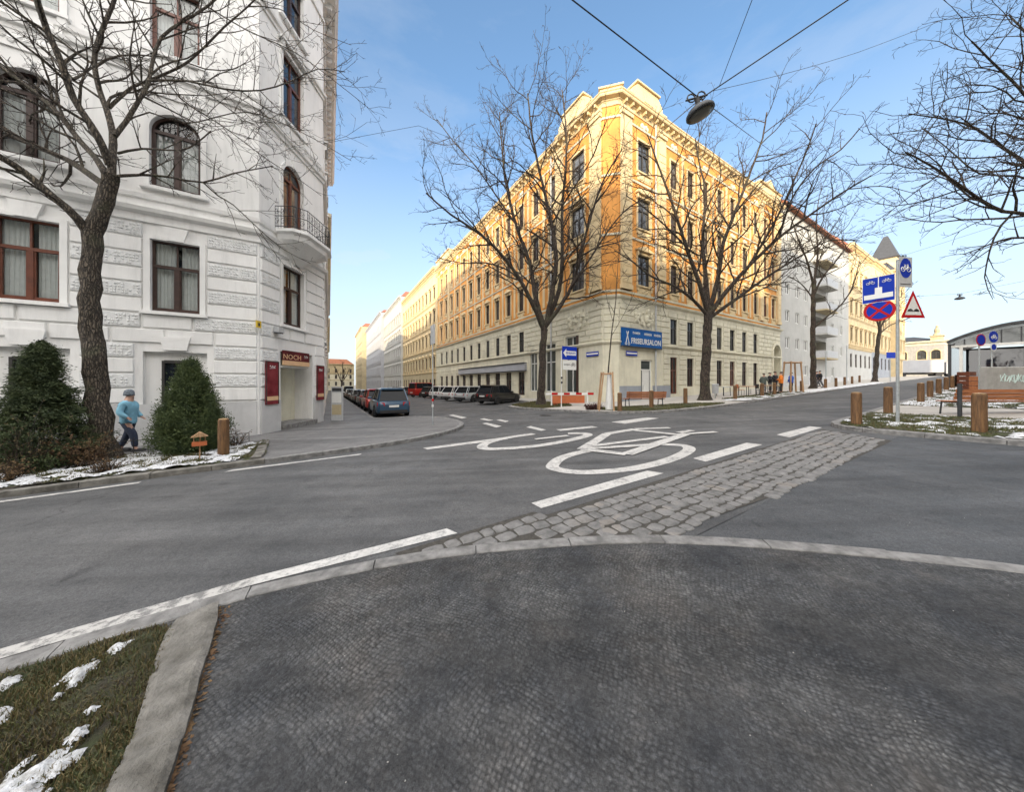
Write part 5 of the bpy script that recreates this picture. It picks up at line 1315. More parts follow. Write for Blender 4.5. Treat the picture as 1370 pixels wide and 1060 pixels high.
# bare crown far down the side street
tree('small bare tree far down the side street', (457, 536, 75), [(457, 520), (457, 510)], [([(457, 512), (452, 500), (448, 490)], .14, .05, 0, -2), ([(457, 512), (459, 498), (458, 484)], .14, .05, 0, 1), ([(457, 512), (464, 502), (468, 492)], .14, .05, 0, 2)], dict(PS, rmin=.03, lmax=(3, 3, 2, 1, 1)), 43, 'bark2', 3, trunkr=(.2, .16))
# ================================================================ shrubs
def leafmesh(name, items, m):
    vs = []; fs = []
    for p, d, w, l, u in items:        # leaf spray: a small folded blade
        s_ = d.cross(u).normalized()*w; k = len(vs)
        vs += [tuple(p-s_*.5), tuple(p+d*l*.5-s_), tuple(p+d*l), tuple(p+d*l*.5+s_), tuple(p+s_*.5), tuple(p+d*l*.55+u*w*.6)]
        fs += [(k, k+1, k+5, k), (k+1, k+2, k+5), (k+2, k+3, k+5), (k+3, k+4, k+5)]
    fs = [tuple(dict.fromkeys(f)) for f in fs]
    me = bpy.data.meshes.new(name); me.from_pydata(vs, [], fs); me.materials.append(m); me.update(); return me
def conifer(label, px, py, D, h, rad, n, kind, m, seed, prof):
    r = random.Random(seed); x = (px-CX)/FP*D; s, t = ST(x, D); z0 = g(s, t)+.12; root = thing('conifer_shrub', label, 'shrub', (x, D, z0))
    it = []
    clumps = [(r.uniform(0, 6.28), r.random(), r.uniform(.66, 1.2)) for _ in range(320)]
    per = n//320
    for a, f, k in clumps:
        rr = rad*np.interp(f, *prof)*k; cz = h*f*.97+.03
        c = Vector((rr*.82*math.cos(a), rr*.82*math.sin(a), cz)); out = Vector((math.cos(a), math.sin(a), 0))
        main = (out*.45+Vector((0, 0, 1))).normalized() if kind == 'thuja' else (out+Vector((0, 0, -.12))).normalized()
        cl = (.26 if kind == 'thuja' else .34)*(1.1-.5*f)
        for _ in range(per):
            q = c+Vector((r.gauss(0, .065), r.gauss(0, .065), r.gauss(0, .09 if kind == 'thuja' else .045)))+main*r.uniform(-.6, .55)*cl
            d = (main+Vector((r.gauss(0, .5), r.gauss(0, .5), r.gauss(0, .45)))).normalized(); u = Vector((r.gauss(0, 1), r.gauss(0, 1), r.gauss(0, 1))).normalized()
            it.append((q, d, r.uniform(.006, .013), r.uniform(.035, .075), u))
    for _ in range(n//5):                                # inner leaves so the crown is not hollow
        f = r.random()**1.3; rr = rad*np.interp(f, *prof)*r.uniform(.3, .85); a = r.uniform(0, 6.28)
        it.append((Vector((rr*math.cos(a), rr*math.sin(a), h*f)), Vector((r.gauss(0, 1), r.gauss(0, 1), r.gauss(0, 1))).normalized(), .02, .09, Vector((r.gauss(0, 1), r.gauss(0, 1), 1)).normalized()))
    link('foliage', leafmesh('foliage', it, m), root)
    mb = MB(); mb.tube([(0, 0, -.1), (0, 0, h*.5), (0, 0, h*.9)], [.05, .03, .01], 7)
    for a, f, k in clumps[:80]:
        rr = rad*np.interp(f, *prof)*.7; mb.tube([(0, 0, h*f*.85), (rr*math.cos(a), rr*math.sin(a), h*f)], [.012, .004], 3)
    mb.build('trunk', M['bark2'], root); return root
conifer('dense egg shaped green conifer with pointed top behind the low black railing', 256, 606, 8.55, 2.5, .80, 56000, 'thuja', M['conifer'], 3, ([0, .08, .25, .45, .62, .78, .9, 1], [.66, .92, 1.0, .84, .60, .38, .22, .03]))
conifer('broad dark spruce like conifer left of the big tree trunk', 56, 625, 7.35, 3.0, .98, 60000, 'spruce', M['conifer2'], 4, ([0, .08, .2, .36, .52, .68, .84, 1], [.7, .95, .98, .78, .52, .32, .17, .02]))
def thicket(name, label, px, D, w, h, n, leaves, m, lm, seed, leafm=None, cat='bush', kind=None):
    r = random.Random(seed); x = (px-CX)/FP*D; s, t = ST(x, D); z0 = g(s, t)+.12; root = thing(name, label, cat, (x, D, z0))
    mb = MB(); it = []
    for _ in range(n):
        a = r.uniform(0, 6.28); b = w*.35*r.random(); p = Vector((b*math.cos(a), b*math.sin(a)*.7, -.02)); d = Vector((math.cos(a)*.45, math.sin(a)*.35, 1)).normalized(); L = h*r.uniform(.5, 1.1); pts = [p]; k = 6
        for i in range(k):
            d = (d+Vector((r.gauss(0, .16), r.gauss(0, .16), r.gauss(0, .06)))).normalized(); p = p+d*L/k; pts.append(p)
            if r.random() < .8:
                e = (d+Vector((r.gauss(0, .7), r.gauss(0, .7), 0))).normalized(); q = p+e*r.uniform(.1, .3)*h; mb.tube([p, q], [.004, .002], 3)
                for _ in range(leaves):
                    it.append((p.lerp(q, r.random()), Vector((r.gauss(0, 1), r.gauss(0, 1), r.gauss(0, .8))).normalized(), r.uniform(.008, .018), r.uniform(.02, .045), Vector((r.gauss(0, 1), r.gauss(0, 1), 1)).normalized()))
        mb.tube(pts, [.008-.001*i for i in range(len(pts))], 4)
    mb.build('branches', M[m], root)
    if it: link('foliage', leafmesh('foliage', it, M[lm]), root)
    return root
thicket('bush', 'tangled brown leafed winter bush beside the big tree trunk', 100, 7.3, 1.2, .78, 90, 8, 'bark2', 'brownleaf', 51)
thicket('bush', 'low green and brown bush below the dark conifer', 58, 6.9, 1.1, .42, 70, 9, 'bark2', 'conifer', 52)
thicket('bush', 'dark twiggy brown bush at the left edge of the bed', 4, 6.2, 0.7, .42, 45, 4, 'bark2', 'brownleaf', 53)
thicket('bush', 'small leafless twig bush in the snow right of the trunk foot', 142, 6.75, .7, .34, 60, 1, 'bark2', 'brownleaf', 54)
thicket('bush', 'bare twiggy shrub behind the wooden post near the conifer', 312, 9.2, .5, .6, 26, 2, 'bark2', 'brownleaf', 55)
thicket('bush', 'leafless light shrub in front of the dark conifer', 22, 6.6, .6, 1.3, 26, 3, 'bark2', 'drygrass', 56)
thicket('bush', 'red barberry bush around the sapling stakes', 793, 17.0, 1.3, .34, 90, 8, 'bark2', 'barberry', 57)
# ================================================================ street furniture
def bollard_proto():
    r = thing('wooden_bollard', 'x', 'bollard', (0, 0, 0)); mb = MB(); n = 20; prof = [(.118, -.15), (.118, 0), (.115, .5), (.113, .93), (.100, .965)]
    mb.lathe(prof, n=n)
    mb.v = [(x*(1+.035*math.sin(5*math.atan2(y, x)+1)), y*(1+.03*math.cos(3*math.atan2(y, x))), z) for x, y, z in mb.v]
    mb.build('post', M['post'], r, smooth=False); mb = MB(); mb.lathe([(.101, .96), (.096, .975), (.03, .985)], n=n); mb.build('post_top', M['postpale'], r); return r
bp = bollard_proto(); first = True
BG = 'round wooden bollards along the road'
def bollard(s, t, label, sc=1.0, rz=0, tilt=0):
    global first
    x, y = W(s, t); z = g(s, t)+.1
    o = bp if first else copy_tree(bp); first = False
    o.location = (x, y, z); o.rotation_euler = (tilt, tilt*.6, rz); o.scale = (sc, sc, sc); o['label'] = label; o['group'] = BG
def at_px(px, D): return ST((px-CX)/FP*D, D)
bollard(*at_px(299, 8.15), 'orange brown wooden bollard in the snowy bed left of the road', 1.0, .3, .02)
bollard(*at_px(1310, 7.75), 'largest wooden bollard, nearest on the right island in front of the bench', 1.04, 1, .0)
bollard(*at_px(1146, 9.5), 'wooden bollard at the tip of the right island, left of the sign post', 1.04, 2, .01)
bollard(*at_px(1188, 11.8), 'wooden bollard just left behind the sign post on the right island', 1.04, 3)
for px_, D_, lb in ((1232, 15.0, 'wooden bollard nearest beyond the pale crossing path, first of the row up the cross street'), (1244.5, 17.2, 'second wooden bollard of the row beyond the pale crossing path'), (1256, 19.6, 'third wooden bollard of the row beyond the pale crossing path'),
                    (1266, 22.2, 'fourth wooden bollard of the row beyond the pale crossing path'), (1274, 24.8, 'fifth wooden bollard of the row, beside the arched kiosk post'), (1281, 27.8, 'sixth and farthest wooden bollard of the row by the arched kiosk')): bollard(*at_px(px_, D_), lb, 1.0, px_)
for px_, D_, lb in ((829, 15.7, 'moss yellow wooden bollard by the sapling, left of the corner bench'), (871.5, 17.0, 'wooden bollard standing in front of the middle of the corner bench'), (917, 18.8, 'wooden bollard right of the corner bench on the grass'),
                    (983.5, 20.5, 'wooden bollard left of the wooden tables, first past the low arm tree'), (1019.5, 22.5, 'wooden bollard in front of the people at the tables'), (1036, 23.6, 'wooden bollard at the feet of the orange jacket'), (1072.5, 26.0, 'reddish wooden bollard right of the tall timber frame'),
                    (1104.5, 30.0, 'dark bollard right of the slim tree'), (1118.5, 33, 'second dark bollard right of the slim tree'), (1130, 36, 'third dark bollard right of the slim tree'), (1140, 39, 'fourth dark bollard in the row before the grey shop'), (1150, 43, 'fifth bollard in the far row by the blue shop')): bollard(*at_px(px_, D_), lb, .98, px_)
def bench(label, x, y, rz, L, backh=.82):
    s, t = ST(x, y); r = thing('park_bench', label, 'bench', (x, y, g(s, t)+.1), rz)      # back towards -y
    for k in range(3): mb = MB(); mb.bev(-L/2, L/2, .12+k*.145, .25+k*.145, .42, .455, .006); mb.build('seat_slat', M['bench'], r)
    for k in range(3):
        mb = MB(); z = .50+k*.125; yb = .035-k*.028; mb.box(-L/2, L/2, yb-.02, yb+.015, z, z+.112); mb.build('back_slat', M['bench'], r)
    for x_ in (-L/2+.18, L/2-.18):
        mb = MB(); mb.tube([(x_, .58, -.12), (x_, .53, .40), (x_, .08, .40), (x_, -.03, .88)], .026, 6); mb.tube([(x_, .02, -.12), (x_, .1, .40)], .026, 6); mb.build('leg', M['dmetal'], r)
    return r
bench('slatted wooden bench with iron legs in front of the white corner shop wall', *[(865-CX)/FP*17.9, 17.9], .08, 2.4)
b = bench('wide orange brown wooden bench at the right edge behind the largest bollard', (1352-CX)/FP*10.6, 10.5, -.10, 3.6)
def pole(r, h, rad=.03, m='metal', x=0, y=0, z0=-.15): mb = MB(); mb.tube([(x, y, z0), (x, y, h)], rad, 12); return mb.build('pole', M[m], r)
def disc(name, r_, y0, y1, m, parent, c=(0, 0), n=40, sx=1): mb = MB(); mb.prism([(c[0]+r_*sx*math.cos(2*math.pi*i/n), c[1]+r_*math.sin(2*math.pi*i/n)) for i in range(n)], y0, y1); return mb.build(name, M[m], parent)
def flat(name, poly, y, m, parent): mb = MB(); mb.prism(poly, y-.0015, y); return mb.build(name, M[m], parent)
def arrow_bike(parent, cx, cz, k, m, y):
    mb = MB(); y_ = y
    for dx in (-.55, .55): mb.tube([(cx+k*(dx+.34*math.cos(a*math.pi/8)), y_, cz+k*(-.2+.34*math.sin(a*math.pi/8))) for a in range(17)], k*.05, 4)
    for a, b in (((-.55, -.2), (-.2, .35)), ((-.2, .35), (.4, .35)), ((.4, .35), (0, -.2)), ((0, -.2), (-.55, -.2)), ((-.2, .35), (0, -.2)), ((.55, -.2), (.35, .55)), ((.2, .58), (.4, .55)), ((-.35, .48), (-.08, .48)), ((-.2, .35), (-.22, .48))):
        mb.tube([(cx+k*a[0], y_, cz+k*a[1]), (cx+k*b[0], y_, cz+k*b[1])], k*.045, 4)
    return mb.build('bicycle_symbol', M[m], parent)
# main sign post on the island
s, t = at_px(1201, 9.4); sp = thing_st('sign_post', 'galvanised sign post carrying four road signs on the grass island', 'sign post', s, t); pole(sp, 5.05, .038)
gsp = sp.location.z
def zz(py, D=9.4): return CH+(HY-py)/FP*D-gsp
def sub(name, parent, loc, rz): o = link(name, None, parent, loc, rz); return o
# signs facing down the road: plate plane runs along the grid t direction -> rz = -90 deg in grid
def plate_group(mesh_fn): pass
q = MB(); q.box(-.02, .66, -.02, -.012, zz(404.5, 9.7), zz(370, 9.7)); w0, w1 = zz(404.5, 9.7), zz(370, 9.7)
pl = q.build('sign_plate', M['blue'], sp); pl.rotation_euler[2] = R(-90); pl.location = (-.03, .70, 0)
zc = (w0+w1)/2
flat('road_symbol', [(.02, w0+.12), (.62, w0+.12), (.62, w0+.27), (.40, w0+.27), (.40, w0+.47), (.25, w0+.47), (.25, w0+.27), (.02, w0+.27)], -.024, 'white', pl)
flat('line_symbol', [(.315, w0+.47), (.335, w0+.47), (.335, w1-.02), (.315, w1-.02)], -.025, 'white', pl)
arrow_bike(pl, .16, w1-.16, .10, 'white', -.024); arrow_bike(pl, .49, w1-.16, .10, 'white', -.024)
for k in ((0, .0), ): 
    mb = MB(); e = .012; mb.box(-.02, .66, -.0235, -.0205, w0, w0+e); mb.box(-.02, .66, -.0235, -.0205, w1-e, w1); mb.box(-.02, -.02+e, -.0235, -.0205, w0+e, w1-e); mb.box(.66-e, .66, -.0235, -.0205, w0+e, w1-e); mb.build('plate_border', M['white'], pl)
c_z = zz(416, 9.75); cr = .335
ns = disc('sign_plate', cr, -.02, -.012, 'red', sp); ns.rotation_euler[2] = R(-90); ns.location = (-.03, .36, c_z)
disc('sign_face', cr*.80, -.0235, -.0205, 'blue', ns)
mb = MB()
for a in (45, 135):
    ca, sa = math.cos(R(a)), math.sin(R(a)); w = .030; L = cr*.82
    mb.prism([(-ca*L-sa*w, -sa*L+ca*w), (-ca*L+sa*w, -sa*L-ca*w), (ca*L+sa*w, sa*L-ca*w), (ca*L-sa*w, sa*L+ca*w)], -.0265-(a > 90)*.001, -.024)
mb.build('cross_bars', M['red'], ns)
mb = MB(); mb.tube([(0, .02, zz(387, 9.4)), (0, .7, zz(387, 9.4))], .015, 6); mb.tube([(0, .02, c_z), (0, .5, c_z)], .015, 6); mb.build('bracket', M['metal'], sp)
tz0, tz1 = zz(427), zz(391); tw = .40
tg = sub('warning_sign', sp, (.28, -.25, 0), R(-ANG*57.3+4)); tg.location = (.12, -.26, 0)
tri = lambda k, dz=0: [(-tw*k, tz0+(tz1-tz0)*(1-k)*.34+dz), (tw*k, tz0+(tz1-tz0)*(1-k)*.34+dz), (0, tz1-(tz1-tz0)*(1-k)*.66+dz)]
mb = MB(); mb.prism(tri(1.0), -.02, -.012); mb.build('sign_plate', M['red'], tg)
mb = MB(); mb.prism(tri(.70), -.0235, -.0205); mb.build('sign_face', M['white'], tg)
bz = tz0+.19
mb = MB(); n = 24; mb.prism([(-.2, bz)]+[(-.2+.4*i/n, bz+.075*abs(math.sin(i/n*2*math.pi))**.8+.01) for i in range(n+1)]+[(.2, bz)], -.0265, -.024); mb.build('bump_symbol', M['black2'], tg)
tq = sub('cycle_sign', sp, (.11, -.12, 0), R(-22)); bz0, bz1 = zz(386), zz(345)
mb = MB(); mb.box(-.25, .25, -.02, -.012, bz0+.02, bz1); mb.build('sign_plate', M['signgrey'], tq)
dd = disc('sign_face', .30, -.0235, -.0205, 'blue', tq, (0, bz1-.34), sx=.74); arrow_bike(tq, 0, bz1-.34, .2, 'white', -.026)
mb = MB(); mb.box(-.2, .2, -.0235, -.0205, bz0+.10, bz0+.125); mb.build('text_line', M['black2'], tq)
# one way sign near the corner
s, t = at_px(751, 19.2); ow = thing_st('one_way_sign', 'white pole with small blue one way sign above a white plate, before the shop windows', 'sign', s, t)
pole(ow, 3.55, .03, 'white'); gsp = ow.location.z
a0, a1 = zz(483, 19.2), zz(463, 19.2); pl = sub('sign_head', ow, (.05, 0, 0), -ANG+R(32))
mb = MB(); mb.box(0, 1.25, -.02, -.01, a0+.1, a1); mb.build('sign_plate', M['blue'], pl)
am = (a0+.1+a1)/2; flat('arrow_symbol', [(.08, am), (.34, am+.27), (.34, am+.14), (1.18, am+.14), (1.18, am-.14), (.34, am-.14), (.34, am-.27)], -.023, 'white', pl)
text('EINBAHN', .19, 'blue', pl, (.72, -.024, am), bold=.004, ext=.002)
mb = MB(); mb.box(.05, 1.2, -.02, -.01, a0-.55, a0+.06); mb.build('supplementary_plate', M['white'], pl); text('ausgen.', .19, 'black2', pl, (.42, -.023, a0-.2), ext=.002); arrow_bike(pl, .92, a0-.2, .2, 'black2', -.023)
for z in (1.55, 1.85): disc('reflector', .07, -.06, -.03, 'dmetal', ow, (0, z))
# thin sign post on the left pavement nose
s, t = at_px(579, 12.9); o = thing_st('sign_post', 'slim red and white post standing on the tip of the left pavement', 'sign post', s, t); pole(o, 4.2, .022, 'metal')
mb = MB(); mb.box(-.015, .015, -.3, .3, 3.4, 4.2); mb.build('sign_plate', M['signgrey'], o)
for z in (.75, 1.0): mb = MB(); mb.lathe([(.045, z), (.045, z+.1)], n=12); mb.build('collar', M['white' if z < .9 else 'red'], o)
# blue round signs at the kiosk
for px_, py_, lb, two in ((1310, 455, 'blue and red round no stopping sign before the arched kiosk', 0), (1327, 452, 'blue round cycle sign above a second small round sign, before the arched kiosk', 1)):
    D = 15.5; s, t = at_px(px_, D); o = thing_st('road_sign', lb, 'sign', s, t, rz=-ANG+R(10)); o.rotation_euler[2] = R(8); gsp = o.location.z; pole(o, zz(py_, D)+.3, .03)
    if not two: disc('sign_plate', .3, -.06, -.045, 'red', o, (0, zz(py_, D))); disc('sign_face', .25, -.065, -.0605, 'blue', o, (0, zz(py_, D)))
    else:
        disc('sign_plate', .29, -.06, -.045, 'blue', o, (0, zz(py_-1, D))); arrow_bike(o, 0, zz(py_-1, D), .2, 'white', -.064); disc('lower_plate', .2, -.06, -.045, 'white', o, (0, zz(py_+10, D)-.1)); disc('lower_face', .15, -.065, -.0605, 'blue', o, (0, zz(py_+10, D)-.1))
# thin grey post at the bench
s, t = at_px(1284, 10.2); o = thing_st('marker_post', 'dark slim post at the left end of the wide bench', 'post', s, t); pole(o, 1.15, .05, 'dmetal')
# street sign far on the north pavement
s, t = at_px(1191, 42); o = thing_st('road_sign', 'small blue square sign on a pole far up the cross street', 'sign', s, t); pole(o, 3.8, .05); mb = MB(); mb.box(-.6, .6, -.1, -.06, 3.2, 4.0); q = mb.build('sign_plate', M['blue'], o); q.rotation_euler[2] = -ANG
for px_, D_, h_ in ((1105, 36, 4.0), (1133, 40, 5.0)):
    s, t = at_px(px_, D_); o = thing_st('pole', 'thin grey pole before the white lower storey, %s' % ('left of the pair' if px_ < 1110 else 'right of the pair'), 'pole', s, t); pole(o, h_, .05)
# ---------------------------------------------------------------- hanging lamps and wires
def wire(label, pts, rad=.012, sag=.0):
    P = [Vector(p) for p in pts]; o = thing('overhead_wire', label, 'wire', tuple(P[0])); mb = MB(None, tuple(P[0])); out = []
    for a, b in zip(P[:-1], P[1:]):
        for i in range(12): f = i/12; q = a.lerp(b, f); q.z -= sag*4*f*(1-f); out.append(q)
    out.append(P[-1]); mb.tube(out, rad, 5); mb.build('cable', M['iron'], o); return o
def hanging_lamp(label, px, py, D, k=1.0, tilt=(0, 0)):
    p = PX(px, py, D); o = thing('hanging_lamp', label, 'street lamp', tuple(p)); o.rotation_euler = (tilt[0], tilt[1], 0); o.scale = (k, k, k)
    mb = MB(); mb.lathe([(.27, -.02), (.285, 0), (.28, .05), (.22, .12), (.11, .17), (.06, .22)], n=28); mb.build('lamp_shade', M['dmetal'], o, True)
    mb = MB(); mb.lathe([(.05, -.07), (.16, -.055), (.245, -.021)], n=28); mb.build('lamp_glass', M['pane_lamp'], o, True)
    mb = MB(); mb.lathe([(.05, .22), (.05, .34)], n=10)
    for s_ in (-1, 1): mb.tube([(.12*s_+.09*math.cos(a*.7), 0, .38+.09*math.sin(a*.7)) for a in range(10)], .016, 5)
    mb.tube([(-.25, 0, .36), (.25, 0, .36)], .02, 6); mb.build('lamp_hanger', M['iron'], o); return p
M['pane_lamp'] = mat('lamp_diffuser', (.10, .098, .08), .35, .1, 6)
LPt = hanging_lamp('large dark disc lamp hanging from crossed wires above the road', 937, 152, 6.9, 1.0, (R(2), R(-15)))
hook = PX(937, 132, 6.9)
wire('thick overhead wire from the lamp up to the upper left', [PX(640, -98, 4.6), hook], .011)
wire('thick overhead wire from the lamp up to the upper right', [hook, PX(1250, -78, 5.2)], .013)
wire('overhead wire from the lamp down to the orange facade', [hook, W3(20.4, 14.85, 19.6)], .011)
wire('overhead wire from the lamp into the crown of the low arm tree', [hook, PX(1045, 212, 19)], .009)
wire('thin overhead wire rising steeply from the lamp', [PX(962, 116, 6.7), PX(1025, -50, 4.8)], .006)
wire('thin overhead wire running from the lamp to the far upper right', [PX(955, 121, 6.7), PX(1150, 69, 8), PX(1420, -40, 8.5)], .005, .05)
wire('thin overhead wire crossing between the white house and the left tree', [W3(-.2, 18.3, 14.0), PX(560, 168, 15), W3(17.0, 19, 18.0)], .008)
hanging_lamp('small dark lamp hanging beside the round cycle sign', 1208, 350, 22, 1.1); hanging_lamp('tiny dark lamp hanging over the far cross street', 1284, 400, 36, 1.35)
wire('thin wire carrying the small lamp beside the cycle sign', [W3(38, 14.8, 12.5), PX(1208, 342, 22), W3(30, -10, 12)], .008, .1)
wire('thin wire carrying the tiny far lamp', [W3(60, 14.8, 13.5), PX(1284, 393, 36), W3(56, -14, 13)], .012, .1)
# ---------------------------------------------------------------- small things
s, t = at_px(441, 14.6); o = thing_st('advert_stand', 'narrow white advert display stand at the corner of the white house', 'stand', .35, 17.6, rz=R(-35))
mb = MB(); mb.box(-.28, .28, -.05, .05, .05, 1.75); mb.build('panel', M['signgrey'], o); mb = MB(); mb.box(-.24, .24, -.056, -.0505, .95, 1.45); mb.build('poster_sheet', M['white'], o); mb = MB(); mb.box(-.24, .24, -.056, -.0505, .35, .85); mb.build('poster_sheet', M['yellow'], o)
mb = MB(); mb.box(-.24, .24, -.056, -.0505, 1.52, 1.68); mb.build('poster_header', M['dmetal'], o)
# low railing in the bed
o = thing_st('low_railing', 'low black hoop railing at the back of the snowy bed', 'railing', -5.6, 12.95, h=.1)
mb = MB()
for i in range(13): mb.tube([(i*.28, 0, -.05), (i*.28, 0, .42)], .009, 5)
for z in (.12, .42): mb.tube([(0, 0, z), (3.36, 0, z+.0)], .01, 5)
mb.build('railing', M['iron'], o)
# small wooden stand with a red tray (bird feeder)
s, t = at_px(267, 7.6); o = thing_st('bird_feeder', 'small weathered wooden feeder on a stick with red tray beside the bollard', 'feeder', s, t, rz=.2)
mb = MB(); mb.tube([(0, 0, -.1), (.01, 0, .62)], .014, 6); mb.build('stick', M['stake'], o); mb = MB(); mb.box(-.13, .13, -.09, .09, .38, .47); mb.build('tray', M['orangep'], o)
mb = MB(); mb.prism([(-.15, .60), (.15, .60), (.0, .72)], -.1, .1); [mb.box(x-.01, x+.01, -.01, .01, .47, .6) for x in (-.1, .1)]; mb.build('feeder_roof', M['stake'], o)
# stakes round the sapling, white wrap
for i, (dx, dy) in enumerate(((-.75, -.25), (.2, -.55), (.6, .35), (-.35, .55))):
    pass
x0, y0 = sap.location.x, sap.location.y; ss, tt_ = ST(x0, y0); o = thing('tree_stake_frame', 'leaning wooden stakes joined by a top frame around the sapling', 'tree stakes', (x0, y0, g(ss, tt_)+.1))
top = [(-.24, -.2), (.24, -.2), (.24, .2), (-.24, .2)]; bot = [(-.55, -.4), (.22, -.5), (.42, .3), (-.4, .4)]
for a, b_ in zip(top, bot): mb = MB(); mb.tube([(b_[0], b_[1], -.15), (a[0], a[1], 2.05)], .045, 8); mb.build('stake', M['stake'], o)
for i in range(4):
    a, b_ = top[i], top[(i+1) % 4]; mb = MB(); mb.tube([(a[0], a[1], 1.95), (b_[0], b_[1], 1.95)], .045, 8); mb.build('cross_bar', M['stake'], o)
w_ = thing('trunk_wrap', 'tall white reed wrap sleeve around the sapling between the stakes', 'tree wrap', (x0+.12, y0, g(ss, tt_)+.1)); mb = MB(); mb.lathe([(.20, -.02), (.18, .6), (.13, 1.4), (.10, 1.95)], n=14); mb.build('sleeve', M['white'], w_)
# red and white barrier with orange panel by the green bed
s, t = at_px(712, 20.4); o = thing('site_barrier', 'low red and white barrier rail with orange panel and tarp left of the sapling', 'barrier', ((762-CX)/FP*20, 20, g(*at_px(762, 20))+.1), .1)
for x_ in (-1.2, 1.2): mb = MB(); mb.box(x_-.04, x_+.04, -.04, .04, -.1, 1.0); mb.build('leg', M['white'], o)
for i in range(8): mb = MB(); mb.box(-1.6+i*.4, -1.2+i*.4, -.06, -.042, .72, .86); mb.build('rail_band', M['red' if i % 2 else 'white'], o)
mb = MB(); mb.box(-1.15, 1.0, -.03, .0, .18, .68); mb.build('panel', M['orangep'], o)
o = thing('orange_cone', 'orange traffic cone beside the left foot of the site barrier', 'cone', ((743-CX)/FP*20.3, 20.3, g(*at_px(743, 20.3))+.1)); mb = MB(); mb.lathe([(.16, .03), (.09, .4), (.03, .7)], n=14); mb.build('cone_body', M['orangep'], o); mb = MB(); mb.box(-.2, .2, -.2, .2, 0, .03); mb.build('cone_base', M['black'], o)
# timber gate frame, tables and chairs in the bed in front of the orange house
x0, D0 = (1062-CX)/FP*25.5, 25.5; o = thing('timber_frame', 'tall open timber frame of leaning posts beside the orange jacket', 'frame', (x0, D0, g(*ST(x0, D0))+.1), .2)
for a, b_ in (((-.75, -.3), (-.62, -.25)), ((.6, -.3), (.38, -.25)), ((.8, .4), (.45, .25)), ((-.75, .4), (-.62, .25))): mb = MB(); mb.tube([(a[0], a[1], -.1), (b_[0], b_[1], 2.6)], .06, 8); mb.build('post', M['stake'], o)
for a, b_ in (((-.7, -.25), (.5, -.25)), ((-.7, .25), (.5, .25)), ((-.62, -.3), (-.62, .3)), ((.4, -.3), (.4, .3))): mb = MB(); mb.tube([(a[0], a[1], 2.5), (b_[0], b_[1], 2.5)], .06, 8); mb.build('cross_bar', M['stake'], o)
def table(label, px, D, w=1.4, m='stake', rz=.3):
    x = (px-CX)/FP*D; o = thing('picnic_table', label, 'table', (x, D, g(*ST(x, D))+.1), rz)
    mb = MB(); mb.bev(-w/2, w/2, -.35, .35, .70, .75, .01); mb.build('tabletop', M[m], o)
    for a in (-1, 1):
        for b_ in (-1, 1): mb = MB(); mb.tube([(a*w*.44, b_*.3, 0), (a*w*.42, b_*.28, .7)], .025, 6); mb.build('leg', M['dmetal'], o)
    return o
def chair(label, px, D, m, rz):
    x = (px-CX)/FP*D; o = thing('outdoor_chair', label, 'chair', (x, D, g(*ST(x, D))+.1), rz)
    mb = MB(); mb.bev(-.22, .22, -.22, .22, .43, .46, .01); mb.build('seat', M[m], o); mb = MB(); mb.box(-.22, .22, .2, .23, .55, .88); mb.build('backrest', M[m], o)
    for a in (-1, 1): mb = MB(); mb.tube([(a*.2, -.2, 0), (a*.2, -.2, .43)], .014, 5); mb.build('leg', M['dmetal'], o); mb = MB(); mb.tube([(a*.2, .2, 0), (a*.2, .21, .88)], .014, 5); mb.build('leg', M['dmetal'], o)
    return o
table('wooden table in front of the standing group, nearest the orange jacket', 1029, 24.3); table('reddish table behind the first bollard past the low arm tree', 1000, 23.8, 1.2, 'bench'); table('small grey table left of the reddish table, beside the tree', 968, 24.5, .8, 'signgrey')
chair('red chair in front of the orange house wall by the reddish table', 990, 24.6, 'orangep', .5); chair('grey chair between the tables', 1008, 25.2, 'signgrey', -2.4); chair('dark chair left of the timber table', 1017, 23.6, 'dmetal', 1.4)
o = thing_st('wall_bin', 'grey litter bin on a post beside the low arm tree', 'bin', *at_px(957, 22.5)); mb = MB(); mb.lathe([(.2, .35), (.22, 1.0), (.18, 1.05)], n=16); mb.build('bin_body', M['signgrey'], o); pole(o, .5, .04)
